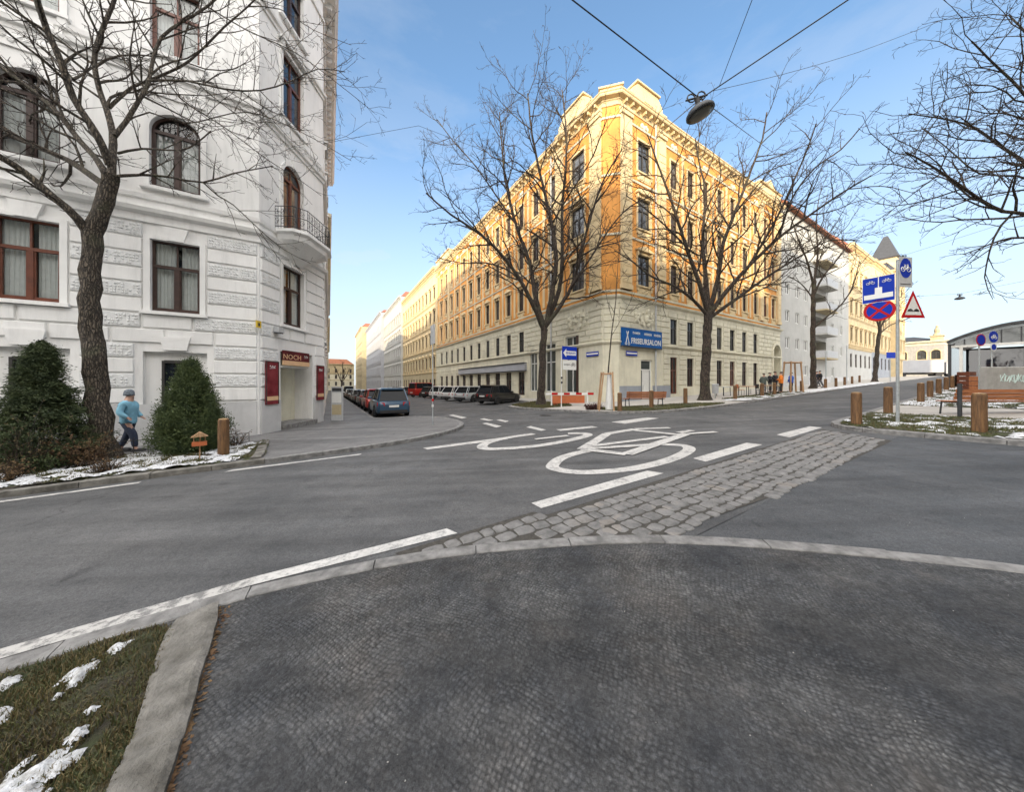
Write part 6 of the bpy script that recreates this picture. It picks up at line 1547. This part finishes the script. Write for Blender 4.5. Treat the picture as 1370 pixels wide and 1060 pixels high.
# ================================================================ arched kiosk on the right
def kiosk():
    S0 = 43.4; c = -.2; hw = 3.5; z0 = g(S0, 0)+.1; root, off = bld('station_kiosk', 'glass and steel kiosk with curved vaulted roof at the right edge', S0, c)
    F = Fr(S0, c+hw, 0, -1, off); W2 = 2*hw; ze = 5.0; za = 6.15; Ls = 13
    N = 18; arc = [(W2*i/N, ze+(za-ze)*math.sin(math.pi*i/N)**.9) for i in range(N+1)]
    mb = MB(F, off)                                                                 # vault
    vs = []
    for o_ in (.5, -Ls):
        for u, z in arc: vs.append((u, o_, z))
        for u, z in arc: vs.append((u, o_, z+.16))
    n = N+1
    fs = []
    for i in range(N): fs += [(i, i+1, 2*n+i+1, 2*n+i), (n+i, 3*n+i, 3*n+i+1, n+i+1), (i, n+i, n+i+1, i+1), (2*n+i, 2*n+i+1, 3*n+i+1, 3*n+i)]
    mb.add(vs, fs); mb.build('vaulted_roof', M['slate'], root)
    mb = MB(F, off)
    for i in range(N): mb.add([(arc[i][0], .1, arc[i][1]-.22), (arc[i+1][0], .1, arc[i+1][1]-.22), (arc[i+1][0], .1, arc[i+1][1]), (arc[i][0], .1, arc[i][1]), (arc[i][0], -.05, arc[i][1]-.22), (arc[i+1][0], -.05, arc[i+1][1]-.22), (arc[i+1][0], -.05, arc[i+1][1]), (arc[i][0], -.05, arc[i][1])], [(0,1,2,3), (0,4,5,1)])
    mb.build('arch_rim', M['metal'], root)
    for k, u in enumerate((0.02, .55, 3.2, 6.0, W2-.2)):
        mb = MB(F, off); z1 = float(np.interp(u, [a[0] for a in arc], [a[1] for a in arc]))-.1
        mb.box(u, u+.16, -.02, .14, z0-.5, z1 if k in (0, 4) else 4.6); mb.build('column', M['dmetal'] if k != 1 else M['frame_white'], root)
    mb = MB(F, off); mb.box(.18, W2-.2, 0, .12, 4.6, 4.78); mb.build('lintel', M['frame_white'], root)
    mb = MB(F, off); mb.quad([(a[0], .03, a[1]-.2) for a in arc[1:-1]]+[(W2-.3, .03, 4.78), (.3, .03, 4.78)]); mb.build('gable_glass', M['shopglass'], root)
    mb = MB(F, off); mb.quad([(3.4, .03, 2.9), (W2-.2, .03, 2.9), (W2-.2, .03, 4.6), (3.4, .03, 4.6)]); mb.build('front_glass', M['shopglass'], root)
    mb = MB(F, off); mb.box(.7, 3.2, -2.5, -2.4, z0-.5, 4.6); mb.build('inner_wall', M['paneblue'], root)
    mb = MB(F, off)
    for i in range(1, 9): u = i*W2/9; z1 = float(np.interp(u, [a[0] for a in arc], [a[1] for a in arc]))-.15; mb.box(u-.03, u+.03, .035, .09, 4.78, z1)
    mb.build('mullion', M['dmetal'], root)
    mb = MB(F, off); mb.box(0, .08, -Ls, -.1, z0-.5, ze); mb.box(W2-.08, W2, -Ls, -.1, z0-.5, ze); mb.build('side_glass', M['shopglass'], root)
kiosk()
# concrete block wall with graffiti in front of the kiosk
x0 = (1352-CX)/FP*15; o = thing('concrete_wall', 'low concrete block with pale green graffiti behind the wide bench', 'wall', (x0, 15.0, g(*ST(x0, 15))+.1), -.06)
mb = MB(); mb.bev(-1.05, 3.2, 0, .25, -.2, 1.62, .03); mb.build('wall_block', M['conc'], o)
mb = MB(); rr = random.Random(8)
for k in range(11):
    x = -.35+k*.2; mb.tube([(x+.12*math.cos(a*.9+k*1.7), -.006, 1.05+rr.uniform(.1, .24)*math.sin(a*1.3+k)) for a in range(12)], .014, 4)
mb.build('graffiti', M['graff'], o)
def pallet(label, px, D, w, h, m):
    x = (px-CX)/FP*D; o = thing('crate_stack', label, 'crates', (x, D, g(*ST(x, D))+.1), .1)
    n = int(h/.28)
    for i in range(n):
        mb = MB(); z = i*.28; mb.box(-w/2, w/2, -.25, -.22, z, z+.25); mb.box(-w/2, w/2, .22, .25, z, z+.25); mb.box(-w/2, -w/2+.03, -.22, .22, z, z+.25); mb.box(w/2-.03, w/2, -.22, .22, z, z+.25); mb.box(-w/2+.03, w/2-.03, -.22, .22, z, z+.03); mb.build('crate', M[m], o)
pallet('stack of brown crates between the far bollards and the concrete block', 1293, 19, .5, 1.5, 'frame_red'); pallet('low stack of reddish boxes left of the concrete block', 1311, 18, .6, 1.3, 'bench')
# ================================================================ vehicles
def carpaint(name, col): return mat(name, [x*.8 for x in col], .3, .02, 2, metal=.2, coat=.5)
M['rim'] = mat('alloy_rim', (.38, .38, .39), .3, .05, 8, metal=.8); M['tail'] = mat('tail_light', (.35, .015, .02), .2, .1, 8); M['head'] = mat('head_light', (.55, .57, .6), .12, .05, 8, metal=.3); M['carglass'] = mat('car_glass', (.010, .012, .015), .1, .1, 3, spec=.15); M['cartrim'] = mat('car_trim', (.02, .02, .022), .6, .1, 8)
def car(name, label, px, D, rz, paint, L=4.4, Wd=1.82, H=1.55, style='suv', group='parked cars', grid=None):
    """rz: heading in world radians (x forward)"""
    if grid: x, y = W(*grid)
    else: x, y = (px-CX)/FP*D, D
    z = g(*ST(x, y)); r = thing(name, label, 'car' if style != 'van' else 'van', (x, y, z+.0), rz, group); hw = Wd/2; hl = L/2; belt = H*.60
    hood = belt-.06 if style != 'van' else belt
    # body: stations along x with (x, half width, z low, z belt)
    if style == 'van': st = [(-hl, .90, .34, belt*1.0), (-hl+.08, .97, .26, belt), (-hl*.5, 1, .24, belt), (0, 1, .22, belt), (hl*.45, 1, .22, belt), (hl*.72, .99, .24, belt-.02), (hl*.9, .95, .26, belt*.88), (hl-.05, .86, .30, belt*.66), (hl, .78, .36, belt*.58)]
    else: st = [(-hl, .80, .40, belt*.78), (-hl+.06, .90, .30, belt*.93), (-hl+.22, .965, .24, belt), (-hl*.5, 1, .22, belt), (0, 1, .20, belt-.01), (hl*.38, 1, .21, belt-.03), (hl*.62, .985, .23, belt-.10), (hl*.82, .94, .25, belt-.17), (hl-.1, .84, .28, belt-.30), (hl, .72, .36, belt-.42)]
    mb = MB(); vs = []; sec = 12
    for x_, k, zl, zt in st:
        w = hw*k; h_ = zt-zl
        half = [(0, zl), (w*.86, zl), (w*.965, zl+h_*.12), (w*1.0, zl+h_*.38), (w*.985, zl+h_*.66), (w*.955, zt-h_*.06), (w*.88, zt)]
        full = half+[(-a, b) for a, b in half[::-1][:-1]]
        vs += [(x_, a, b) for a, b in full]; sec = len(full)
    fs = [(i*sec+j, (i+1)*sec+j, (i+1)*sec+(j+1) % sec, i*sec+(j+1) % sec) for i in range(len(st)-1) for j in range(sec)]+[tuple(range(sec-1, -1, -1)), tuple(range((len(st)-1)*sec, len(st)*sec))]
    mb.add(vs, fs); body = mb.build('body', paint, r, True)
    md = body.modifiers.new('es', 'EDGE_SPLIT'); md.split_angle = R(38)
    # greenhouse: lower ring on the belt, upper ring at the roof
    if style == 'van': lo = (-hl+.07, hl*.70); up = (-hl+.16, hl*.36)
    elif style == 'estate': lo = (-hl+.12, hl*.40); up = (-hl+.52, hl*.12)
    elif style == 'sedan': lo = (-hl+.62, hl*.38); up = (-hl*.42, hl*.08)
    else: lo = (-hl+.14, hl*.42); up = (-hl+.46, hl*.10)
    def ringv(x0, x1, w, z): return [(x0, -w*.93, z), (x0+.16, -w, z), (x1-.2, -w, z), (x1, -w*.9, z), (x1, w*.9, z), (x1-.2, w, z), (x0+.16, w, z), (x0, w*.93, z)]
    a = ringv(lo[0], lo[1], hw*.885, belt-.03); b = ringv(up[0], up[1], hw*.72, H-.06)
    mb = MB(); mb.add(a+b, [(i, (i+1) % 8, (i+1) % 8+8, i+8) for i in range(8)]); mb.build('windows', M['carglass'], r)
    c = ringv(up[0]+.06, up[1]-.1, hw*.62, H); b2 = ringv(up[0]-.03, up[1]+.03, hw*.735, H-.075)
    mb = MB(); mb.add(b2+c, [(i, (i+1) % 8, (i+1) % 8+8, i+8) for i in range(8)]+[tuple(range(8, 16))]); mb.build('roof', paint, r, True).modifiers.new('es', 'EDGE_SPLIT').split_angle = R(50)
    def lerp3(p, q, f): return tuple(p[i]+(q[i]-p[i])*f for i in range(3))
    for i in range(8): mb = MB(); mb.tube([a[i], b[i]], .03 if i in (0, 3, 4, 7) else .022, 5); mb.build('pillar', paint, r)
    for f in (.36, .66):
        for i, j in ((1, 2), (6, 5)): mb = MB(); mb.tube([lerp3(a[i], a[j], f), lerp3(b[i], b[j], f)], .03, 5); mb.build('pillar', M['cartrim'], r)
    wb = L*.30; R_ = .335 if style != 'suv' else .36
    for wx in (-wb, wb):
        for s_ in (-1, 1):
            yo = s_*(hw-.02); arch = MB()
            n = 18; vs = [(wx+(R_+.07)*math.cos(2*math.pi*i/n), yo+s_*.012, R_+(R_+.07)*math.sin(2*math.pi*i/n)) for i in range(n)]
            vs = [(x_, y_, max(.12, z_)) for x_, y_, z_ in vs]; arch.add(vs, [tuple(range(n))]); arch.build('wheel_arch', M['cartrim'], r)
            wh = link('wheel', None, r, (wx, s_*(hw-.10), R_)); t_ = MB(); prof = [(R_-.11, -.10), (R_-.02, -.10), (R_, -.07), (R_, .07), (R_-.02, .10), (R_-.11, .10)]
            vs = []; n = 22
            for rr_, yy in prof:
                for i in range(n): vs.append((rr_*math.cos(2*math.pi*i/n), yy+s_*.02, rr_*math.sin(2*math.pi*i/n)))
            t_.add(vs, [(k*n+i, k*n+(i+1) % n, (k+1)*n+(i+1) % n, (k+1)*n+i) for k in range(5) for i in range(n)]); t_.build('tyre', M['black'], wh)
            q = MB(); ro = R_-.10
            for i in range(5):
                an = 2*math.pi*i/5; ca, sa = math.cos(an), math.sin(an); w = .035
                y0 = s_*.085; q.add([(-sa*w, y0, ca*w), (sa*w, y0, -ca*w), (ca*ro+sa*w*1.4, y0, sa*ro-ca*w*1.4), (ca*ro-sa*w*1.4, y0, sa*ro+ca*w*1.4)], [(0, 1, 2, 3)])
            vs = [(ro*k_*math.cos(2*math.pi*i/n), s_*.088, ro*k_*math.sin(2*math.pi*i/n)) for k_ in (.9, 1.04) for i in range(n)]; q.add(vs, [(i, (i+1) % n, (i+1) % n+n, i+n) for i in range(n)])
            q.add([(ro*math.cos(2*math.pi*i/n), s_*.05, ro*math.sin(2*math.pi*i/n)) for i in range(n)], [tuple(range(n))])
            q.build('rim', M['rim'], wh)
    for s_ in (-1, 1):
        mb = MB(); y0, y1 = sorted((s_*hw*.52, s_*hw*.93)); zt = belt*.93 if style != 'van' else belt*.85
        mb.prism([(y0, zt-.24), (y1, zt-.24), (y1, zt-.03), (y0, zt-.05)], 0, 1); mb.v = [(-hl+.035-.05*(1-y_)*1+(.12 if abs(x_) > hw*.8 else 0), x_, z_) if True else 0 for x_, y_, z_ in mb.v]
        mb.build('taillight', M['tail'], r)
        mb = MB(); mb.prism([(y0, zt-.30), (y1, zt-.26), (y1, zt-.10), (y0, zt-.16)], 0, 1); mb.v = [(hl-.20+.16*(1-y_)+(-.13 if abs(x_) > hw*.8 else 0), x_, z_-.08) for x_, y_, z_ in mb.v]; mb.build('headlight', M['head'], r)
        mb = MB(); mx = lo[1]-.35; y0, y1 = sorted((s_*(hw*.93), s_*(hw+.16))); mb.bev(mx-.08, mx+.08, y0, y1, belt-.02, belt+.12, .03); mb.build('wing_mirror', paint, r)
        for f in (.3, .55): mb = MB(); hx = lo[0]+(lo[1]-lo[0])*f; y0, y1 = sorted((s_*(hw-.03), s_*(hw+.01))); mb.box(hx-.1, hx+.1, y0, y1, belt-.15, belt-.12); mb.build('door_handle', M['cartrim'], r)
    mb = MB(); mb.box(-hl-.02, -hl+.1, -hw*.78, hw*.78, .30, .46); mb.build('rear_bumper_trim', M['cartrim'], r)
    mb = MB(); mb.box(-hl-.035, -hl-.01, -.26, .26, .62, .74); mb.build('number_plate', M['white'], r)
    mb = MB(); mb.box(hl-.03, hl+.015, -.26, .26, .40, .51); mb.build('number_plate', M['white'], r)
    mb = MB(); mb.box(hl-.14, hl+.005, -hw*.5, hw*.5, .52, .68); mb.build('grille', M['cartrim'], r)
    if style in ('suv', 'estate'):
        mb = MB(); mb.prismz([(up[0]-.14, -hw*.6), (up[0]+.1, -hw*.66), (up[0]+.1, hw*.66), (up[0]-.14, hw*.6)], H-.08, H-.03); mb.build('roof_spoiler', paint, r)
    return r
HA = math.pi/2+ANG                                                  # heading up the side street
pb = carpaint('paint_blue', (.03, .078, .14)); pr = carpaint('paint_red', (.42, .04, .03)); pw = carpaint('paint_white', (.80, .80, .80)); psv = carpaint('paint_silver', (.55, .58, .60)); pk = carpaint('paint_black', (.022, .020, .02)); pbr = carpaint('paint_brown', (.06, .035, .028)); pdg = carpaint('paint_grey', (.10, .105, .11))
car('parked_car', 'dark blue hatchback parked nearest on the left of the side street', 0, 0, HA, pb, 4.3, 1.88, 1.68, 'suv', grid=(3.14, 20.4))
for i, (t_, p_, lb, H_, sty) in enumerate(((26.3, pr, 'dark red car parked just beyond the blue hatchback', 1.62, 'suv'), (31.8, pdg, 'grey car parked behind the dark red one on the left', 1.5, 'suv'), (37.2, pk, 'black car, fourth in the left parking row', 1.5, 'estate'),
        (42.6, psv, 'silver car, fifth in the left parking row', 1.5, 'suv'), (48, pk, 'dark car, sixth in the left parking row', 1.5, 'suv'), (53.6, pdg, 'grey car, seventh in the left parking row', 1.5, 'estate'), (59, pw, 'white car, eighth in the left parking row', 1.5, 'suv'), (65, pk, 'black van like car, ninth in the left parking row', 2.0, 'van'))):
    car('parked_car', lb, 0, 0, HA, p_, 4.3, 1.8, H_, sty, grid=(3.1, t_))
hd = ANG+R(24)
car('parked_car', 'black and brown estate car parked at an angle on the right, nearest to the tree', 0, 0, hd, pk, 4.5, 1.84, 1.56, 'estate', grid=(12.6, 23.3))
car('parked_car', 'silver estate car parked at an angle next to the black one', 0, 0, hd, psv, 4.6, 1.84, 1.50, 'estate', grid=(12.5, 27.9))
car('parked_car', 'white estate car parked at an angle beyond the silver one', 0, 0, hd, pw, 4.6, 1.84, 1.52, 'estate', grid=(12.4, 31.6))
car('parked_car', 'white hatchback parked at an angle beyond the white estate', 0, 0, hd, pw, 4.2, 1.8, 1.55, 'suv', grid=(12.4, 36.6))
car('parked_car', 'dark small car parked between the white hatchback and the red van', 0, 0, hd, pk, 4.0, 1.75, 1.5, 'suv', grid=(12.4, 41.2))
car('parked_van', 'bright red van parked on the right of the side street', 0, 0, hd, carpaint('paint_bright_red', (.45, .02, .015)), 4.7, 1.9, 2.1, 'van', grid=(12.3, 46.2))
for i, t_ in enumerate((52, 57.5, 63, 69)): car('parked_car', ('grey', 'white', 'dark', 'silver')[i]+' car parked far down on the right of the side street', 0, 0, hd, (pdg, pw, pk, psv)[i], 4.2, 1.8, 1.5, 'suv', grid=(12.3, t_))
def truck():
    s, t = at_px(1236, 68); o = thing_st('truck', 'long white articulated truck crossing at the far end of the cross street', 'truck', s, t, h=0, rz=R(-90)+R(30)); W_ = 2.5
    mb = MB(); mb.bev(-6.8, 2.3, -W_/2, W_/2, 1.0, 3.7, .05); mb.build('trailer_box', M['lilac'], o)
    mb = MB(); mb.prism([(2.6, .7), (4.7, .7), (4.75, 1.9), (4.4, 3.1), (2.6, 3.2)], -W_/2, W_/2); cab = mb.build('cab', M['lilac'], o)
    mb = MB(); mb.box(3.3, 4.3, -W_/2-.02, W_/2+.02, 2.0, 2.75); mb.build('cab_window', M['carglass'], cab)
    mb = MB(); mb.box(-6.6, 4.4, -.6, .6, .6, .95); mb.build('chassis', M['cartrim'], o)
    for x_ in (-5.8, -4.7, -3.6, 1.6, 3.9):
        for s_ in (-1, 1): mb = MB(); mb.tube([(x_, s_*1.22, .5), (x_, s_*.85, .5)], .5, 16); mb.build('wheel', M['black'], o)
truck()
# ================================================================ people
def person(label, px, D, face, coat, legs, hat=None, h=1.72, pose='stand', bag=None, sx=None):
    x = (px-CX)/FP*D; o = thing('person', label, 'person', (x, D, g(*ST(x, D))+.105), face)      # faces +y in its own frame
    k = h/1.72; r = random.Random(int(px))
    def skin(name, joints, edges, m, root=0, lv=1):
        me = bpy.data.meshes.new(name); me.from_pydata([tuple(c*k for c in j[0]) for j in joints], edges, []); ob = link(name, me, o); me.materials.append(m)
        md = ob.modifiers.new('skin', 'SKIN'); md.use_smooth_shade = True
        for i, j in enumerate(joints): v = me.skin_vertices[0].data[i]; rr = j[1]; v.radius = (rr[0]*k, rr[1]*k) if isinstance(rr, tuple) else (rr*k, rr*k); v.use_root = i == root
        sb_ = ob.modifiers.new('sub', 'SUBSURF'); sb_.levels = lv; sb_.render_levels = lv; return ob
    st = {'stand': ((.02, 0), (.0, .05)), 'walk': ((.28, .26), (-.22, -.3))}[pose]
    el = (.30, 1.10, .02) if pose != 'reach' else None
    hands = ((.27, .16, .98), (-.27, .12, .96)) if pose == 'walk' else ((.20, .30, 1.12), (-.25, .10, .9))
    J = [((0, 0, .95), (.13, .10)), ((0, 0, 1.15), (.125, .09)), ((0, .0, 1.36), (.15, .10)), ((0, .0, 1.47), (.06, .06)), ((0, .02, 1.60), (.082, .10)), ((0, .02, 1.69), (.05, .06)),
         ((.19, 0, 1.39), .06), ((.27, -.02, 1.13), .045), (hands[0], .035), ((-.19, 0, 1.39), .06), ((-.27, -.03, 1.13), .045), (hands[1], .035),
         ((.09, 0, .88), .09), ((.10, st[0][0]*.5+.03, .50), .065), ((.10, st[0][1]*.8, .09), .045), ((.10, st[0][1]*.8+.15, .035), .035),
         ((-.09, 0, .88), .09), ((-.10, st[1][0]*.5+.03, .50), .065), ((-.10, st[1][1]*.8, .09), .045), ((-.10, st[1][1]*.8+.15, .035), .035)]
    E = [(0, 1), (1, 2), (2, 3), (3, 4), (4, 5), (2, 6), (6, 7), (7, 8), (2, 9), (9, 10), (10, 11), (0, 12), (12, 13), (13, 14), (14, 15), (0, 16), (16, 17), (17, 18), (18, 19)]
    for s_, hi in ((1, 8), (-1, 11)):
        hx, hy, hz = J[hi][0]
        for q in range(4): n = len(J); J += [((hx+(q-1.5)*.018, hy+.045, hz-.03), .010), ((hx+(q-1.5)*.020, hy+.07+.01*(q in (1, 2)), hz-.065), .008)]; E += [(hi, n), (n, n+1)]
        n = len(J); J += [((hx-s_*.045, hy+.03, hz), .011), ((hx-s_*.055, hy+.06, hz-.02), .009)]; E += [(hi, n), (n, n+1)]
    n = len(J); J += [((0, .13, 1.60), .014)]; E += [(4, n)]
    skin('body', J, E, M['skin'])
    f = MB()
    for s_ in (-1, 1): lump(f, (s_*.033*k, .112*k, 1.625*k), .010*k, 1, .6, .8)
    f.box(-.022*k, .022*k, .10*k, .116*k, 1.545*k, 1.553*k); f.build('face_features', M['black2'], o)
    skin('jacket', [((0, 0, .74), (.20, .165)), ((0, 0, 1.12), (.195, .16)), ((0, 0, 1.36), (.20, .15)), ((0, 0, 1.51), (.10, .10)), ((.19, 0, 1.36), .085), ((.275, -.02, 1.13), .078), (tuple(hands[0]), .06), ((-.19, 0, 1.36), .085), ((-.275, -.03, 1.13), .078), (tuple(hands[1]), .06)],
         [(0, 1), (1, 2), (2, 3), (2, 4), (4, 5), (5, 6), (2, 7), (7, 8), (8, 9)], M[coat], lv=2)
    skin('trousers', [((0, 0, .92), (.13, .115)), ((.075, 0, .78), .105), ((.10, st[0][0]*.5+.03, .50), .09), ((.10, st[0][1]*.8, .13), .065), ((-.075, 0, .78), .105), ((-.10, st[1][0]*.5+.03, .50), .09), ((-.10, st[1][1]*.8, .13), .065)], [(0, 1), (1, 2), (2, 3), (0, 4), (4, 5), (5, 6)], M[legs], lv=2)
    for s_, sy in ((1, st[0][1]*.8), (-1, st[1][1]*.8)):
        q = MB(); q.bev(s_*.10*k-.05*k, s_*.10*k+.05*k, (sy-.07)*k, (sy+.21)*k, -.005, .10*k, .03*k); q.build('shoe', M['black'], o)
    c = (0, .01*k, 1.655*k); hm = M[hat] if hat else M['frame_brown']; q = MB(); n = 14
    q.lathe([(.098*k, -.05*k), (.108*k, -.045*k), (.108*k, .0), (.102*k, .05*k), (.085*k, .10*k), (.05*k, .13*k), (.02*k, .14*k)], c, n) if hat else q.lathe([(.10*k, -.02*k), (.108*k, .02), (.095*k, .06*k), (.06*k, .085*k), (.02*k, .09*k)], (0, -.012*k, 1.66*k), n)
    q.build('hat' if hat else 'hair', hm, o, True)
    if hat and bag == 'hood': q = MB(); lump(q, (0, -.07*k, 1.5*k), .11*k, 1.1, .8, .8); q.build('hood', M[coat], o, True)
    return o
M['coatblue'] = mat('light_blue_coat', (.20, .43, .56), .8, .2, 6, .6, 20); M['hatgrey'] = mat('grey_knit_hat', (.16, .19, .22), .9, .3, 30, .6, 60); M['denim'] = mat('dark_denim', (.03, .04, .07), .9, .2, 20); M['coatorange'] = mat('orange_jacket', (.70, .19, .015), .75, .1, 8); M['coatblack'] = mat('black_coat', (.018, .018, .022), .85, .2, 8)
M['coatroyal'] = mat('royal_blue_jacket', (.02, .10, .50), .75, .1, 8); M['coatgrey'] = mat('grey_green_coat', (.09, .11, .10), .85, .2, 8); M['hatwhite'] = mat('white_hat', (.62, .62, .64), .85, .08, 8); M['trgrey'] = mat('grey_trousers', (.12, .12, .13), .85, .2, 8)
person('person in light blue padded jacket and grey knitted hat walking along the white wall', 172, 9.1, R(-72), 'coatblue', 'denim', 'hatgrey', 1.78, 'walk')
person('person with a white hat mostly hidden behind the egg shaped conifer', 231, 10.15, R(-50), 'coatgrey', 'denim', 'hatwhite', 1.80)
person('person in orange jacket and black trousers standing by the timber frame', 1045, 25.2, R(40), 'coatorange', 'coatblack', None, 1.75)
person('person in black coat just left behind the orange jacket', 1037, 26.6, R(-160), 'coatblack', 'denim', None, 1.80)
person('second person in dark coat further left in the group', 1030, 27.4, R(-150), 'coatblack', 'trgrey', None, 1.72)
person('person in grey green coat at the left edge of the group', 1022, 26.2, R(-60), 'coatgrey', 'trgrey', None, 1.66)
person('person in royal blue jacket standing inside the timber frame', 1058.5, 26.3, R(20), 'coatroyal', 'coatblack', None, 1.68)
person('person in dark coat walking right of the slim tree', 1097, 32, R(70), 'coatblack', 'trgrey', None, 1.75, 'walk'); person('person in dark jacket walking behind the one right of the slim tree', 1093, 35, R(75), 'denim', 'trgrey', None, 1.7, 'walk')
# ================================================================ shade casters behind the camera
plain_block('tall pale apartment house behind and left of the photographer', -92, -30, -34, -14, 34, 'white2')
plain_block('lower pale apartment house behind the photographer', -29, 6, -38, -20, 24, 'cream2')
plain_block('tall cream apartment house behind and right of the photographer', 6.2, 62, -38, -20, 31, 'cream')
# ================================================================ light, sky, camera
SUN_EL = 15.5; sdir = Vector((*W(-.72, -.694), 0)).normalized()        # horizontal direction towards the sun
az = math.atan2(sdir.x, sdir.y)                                       # clockwise from +Y
w = bpy.data.worlds.new('World'); SC.world = w; w.use_nodes = True; nt = w.node_tree; bg = nt.nodes['Background']
sky = nt.nodes.new('ShaderNodeTexSky'); sky.sky_type = 'NISHITA'; sky.sun_disc = False; sky.sun_elevation = R(SUN_EL); sky.sun_rotation = az; sky.altitude = 200; sky.air_density = 1.0; sky.dust_density = 1.2; sky.ozone_density = 1.0
tc = nt.nodes.new('ShaderNodeTexCoord'); mp = nt.nodes.new('ShaderNodeMapping'); mp.inputs['Scale'].default_value = (1.0, 1.0, 3.2); nt.links.new(tc.outputs['Generated'], mp.inputs[0])
n1 = nd(nt, 'ShaderNodeTexNoise', Scale=1.7, Detail=8.0, Roughness=.62); nt.links.new(mp.outputs[0], n1.inputs['Vector'])
sepv = nt.nodes.new('ShaderNodeSeparateXYZ'); nt.links.new(tc.outputs['Generated'], sepv.inputs[0])
low = ramp(nt, sepv.outputs[2], .0, .65, .9, .14); cl = ramp(nt, n1.outputs['Fac'], .47, .62)
mm = nt.nodes.new('ShaderNodeMath'); mm.operation = 'MULTIPLY'; nt.links.new(cl, mm.inputs[0]); nt.links.new(low, mm.inputs[1])
hz = ramp(nt, sepv.outputs[2], .0, .62, .92, .04)
ad = nt.nodes.new('ShaderNodeMath'); ad.operation = 'MAXIMUM'; nt.links.new(mm.outputs[0], ad.inputs[0]); nt.links.new(hz, ad.inputs[1])
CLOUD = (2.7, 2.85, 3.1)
# added bright fill in the unseen sky on the sun's side, lifts the shade
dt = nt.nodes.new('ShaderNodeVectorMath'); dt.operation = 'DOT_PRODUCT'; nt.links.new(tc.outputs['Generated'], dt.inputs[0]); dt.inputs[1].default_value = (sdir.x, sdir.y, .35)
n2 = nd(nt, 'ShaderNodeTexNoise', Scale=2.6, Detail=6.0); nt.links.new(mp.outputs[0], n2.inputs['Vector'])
sky_fill = ramp(nt, dt.outputs['Value'], -.15, .55); vn = ramp(nt, n2.outputs['Fac'], .3, .6, .75, 1.0)
vm = nt.nodes.new('ShaderNodeMath'); vm.operation = 'MULTIPLY'; nt.links.new(sky_fill, vm.inputs[0]); nt.links.new(vn, vm.inputs[1])
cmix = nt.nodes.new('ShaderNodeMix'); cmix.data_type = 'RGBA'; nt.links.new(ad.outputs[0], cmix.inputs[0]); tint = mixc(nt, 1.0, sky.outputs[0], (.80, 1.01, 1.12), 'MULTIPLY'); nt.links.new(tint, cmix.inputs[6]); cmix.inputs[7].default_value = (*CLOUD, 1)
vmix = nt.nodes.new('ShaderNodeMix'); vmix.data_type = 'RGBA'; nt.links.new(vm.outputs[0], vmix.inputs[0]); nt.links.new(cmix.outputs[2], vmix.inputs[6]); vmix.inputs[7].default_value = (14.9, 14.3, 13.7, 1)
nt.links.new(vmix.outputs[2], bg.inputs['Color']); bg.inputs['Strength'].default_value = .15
sun = bpy.data.lights.new('sun', 'SUN'); sun.energy = 3.0; sun.angle = R(.5); sun.color = (1, .82, .56); so = bpy.data.objects.new('sun', sun); COL.objects.link(so)
d = Vector((sdir.x*math.cos(R(SUN_EL)), sdir.y*math.cos(R(SUN_EL)), math.sin(R(SUN_EL)))); so.rotation_euler = d.to_track_quat('Z', 'Y').to_euler()
cam = bpy.data.cameras.new('camera'); co = bpy.data.objects.new('camera', cam); COL.objects.link(co); co.location = (0, 0, CH); co.rotation_euler = (R(90), 0, 0)
cam.sensor_width = 36; cam.lens = FP/1370*36; cam.shift_y = -18/1370; cam.clip_end = 2000; cam.clip_start = .05; SC.camera = co
vs_ = SC.view_settings; vs_.view_transform = 'Standard'; vs_.look = 'None'; vs_.exposure = 1.12; vs_.gamma = 1
SC.cycles.max_bounces = 6; SC.cycles.diffuse_bounces = 3; SC.cycles.glossy_bounces = 3; SC.cycles.transparent_max_bounces = 12
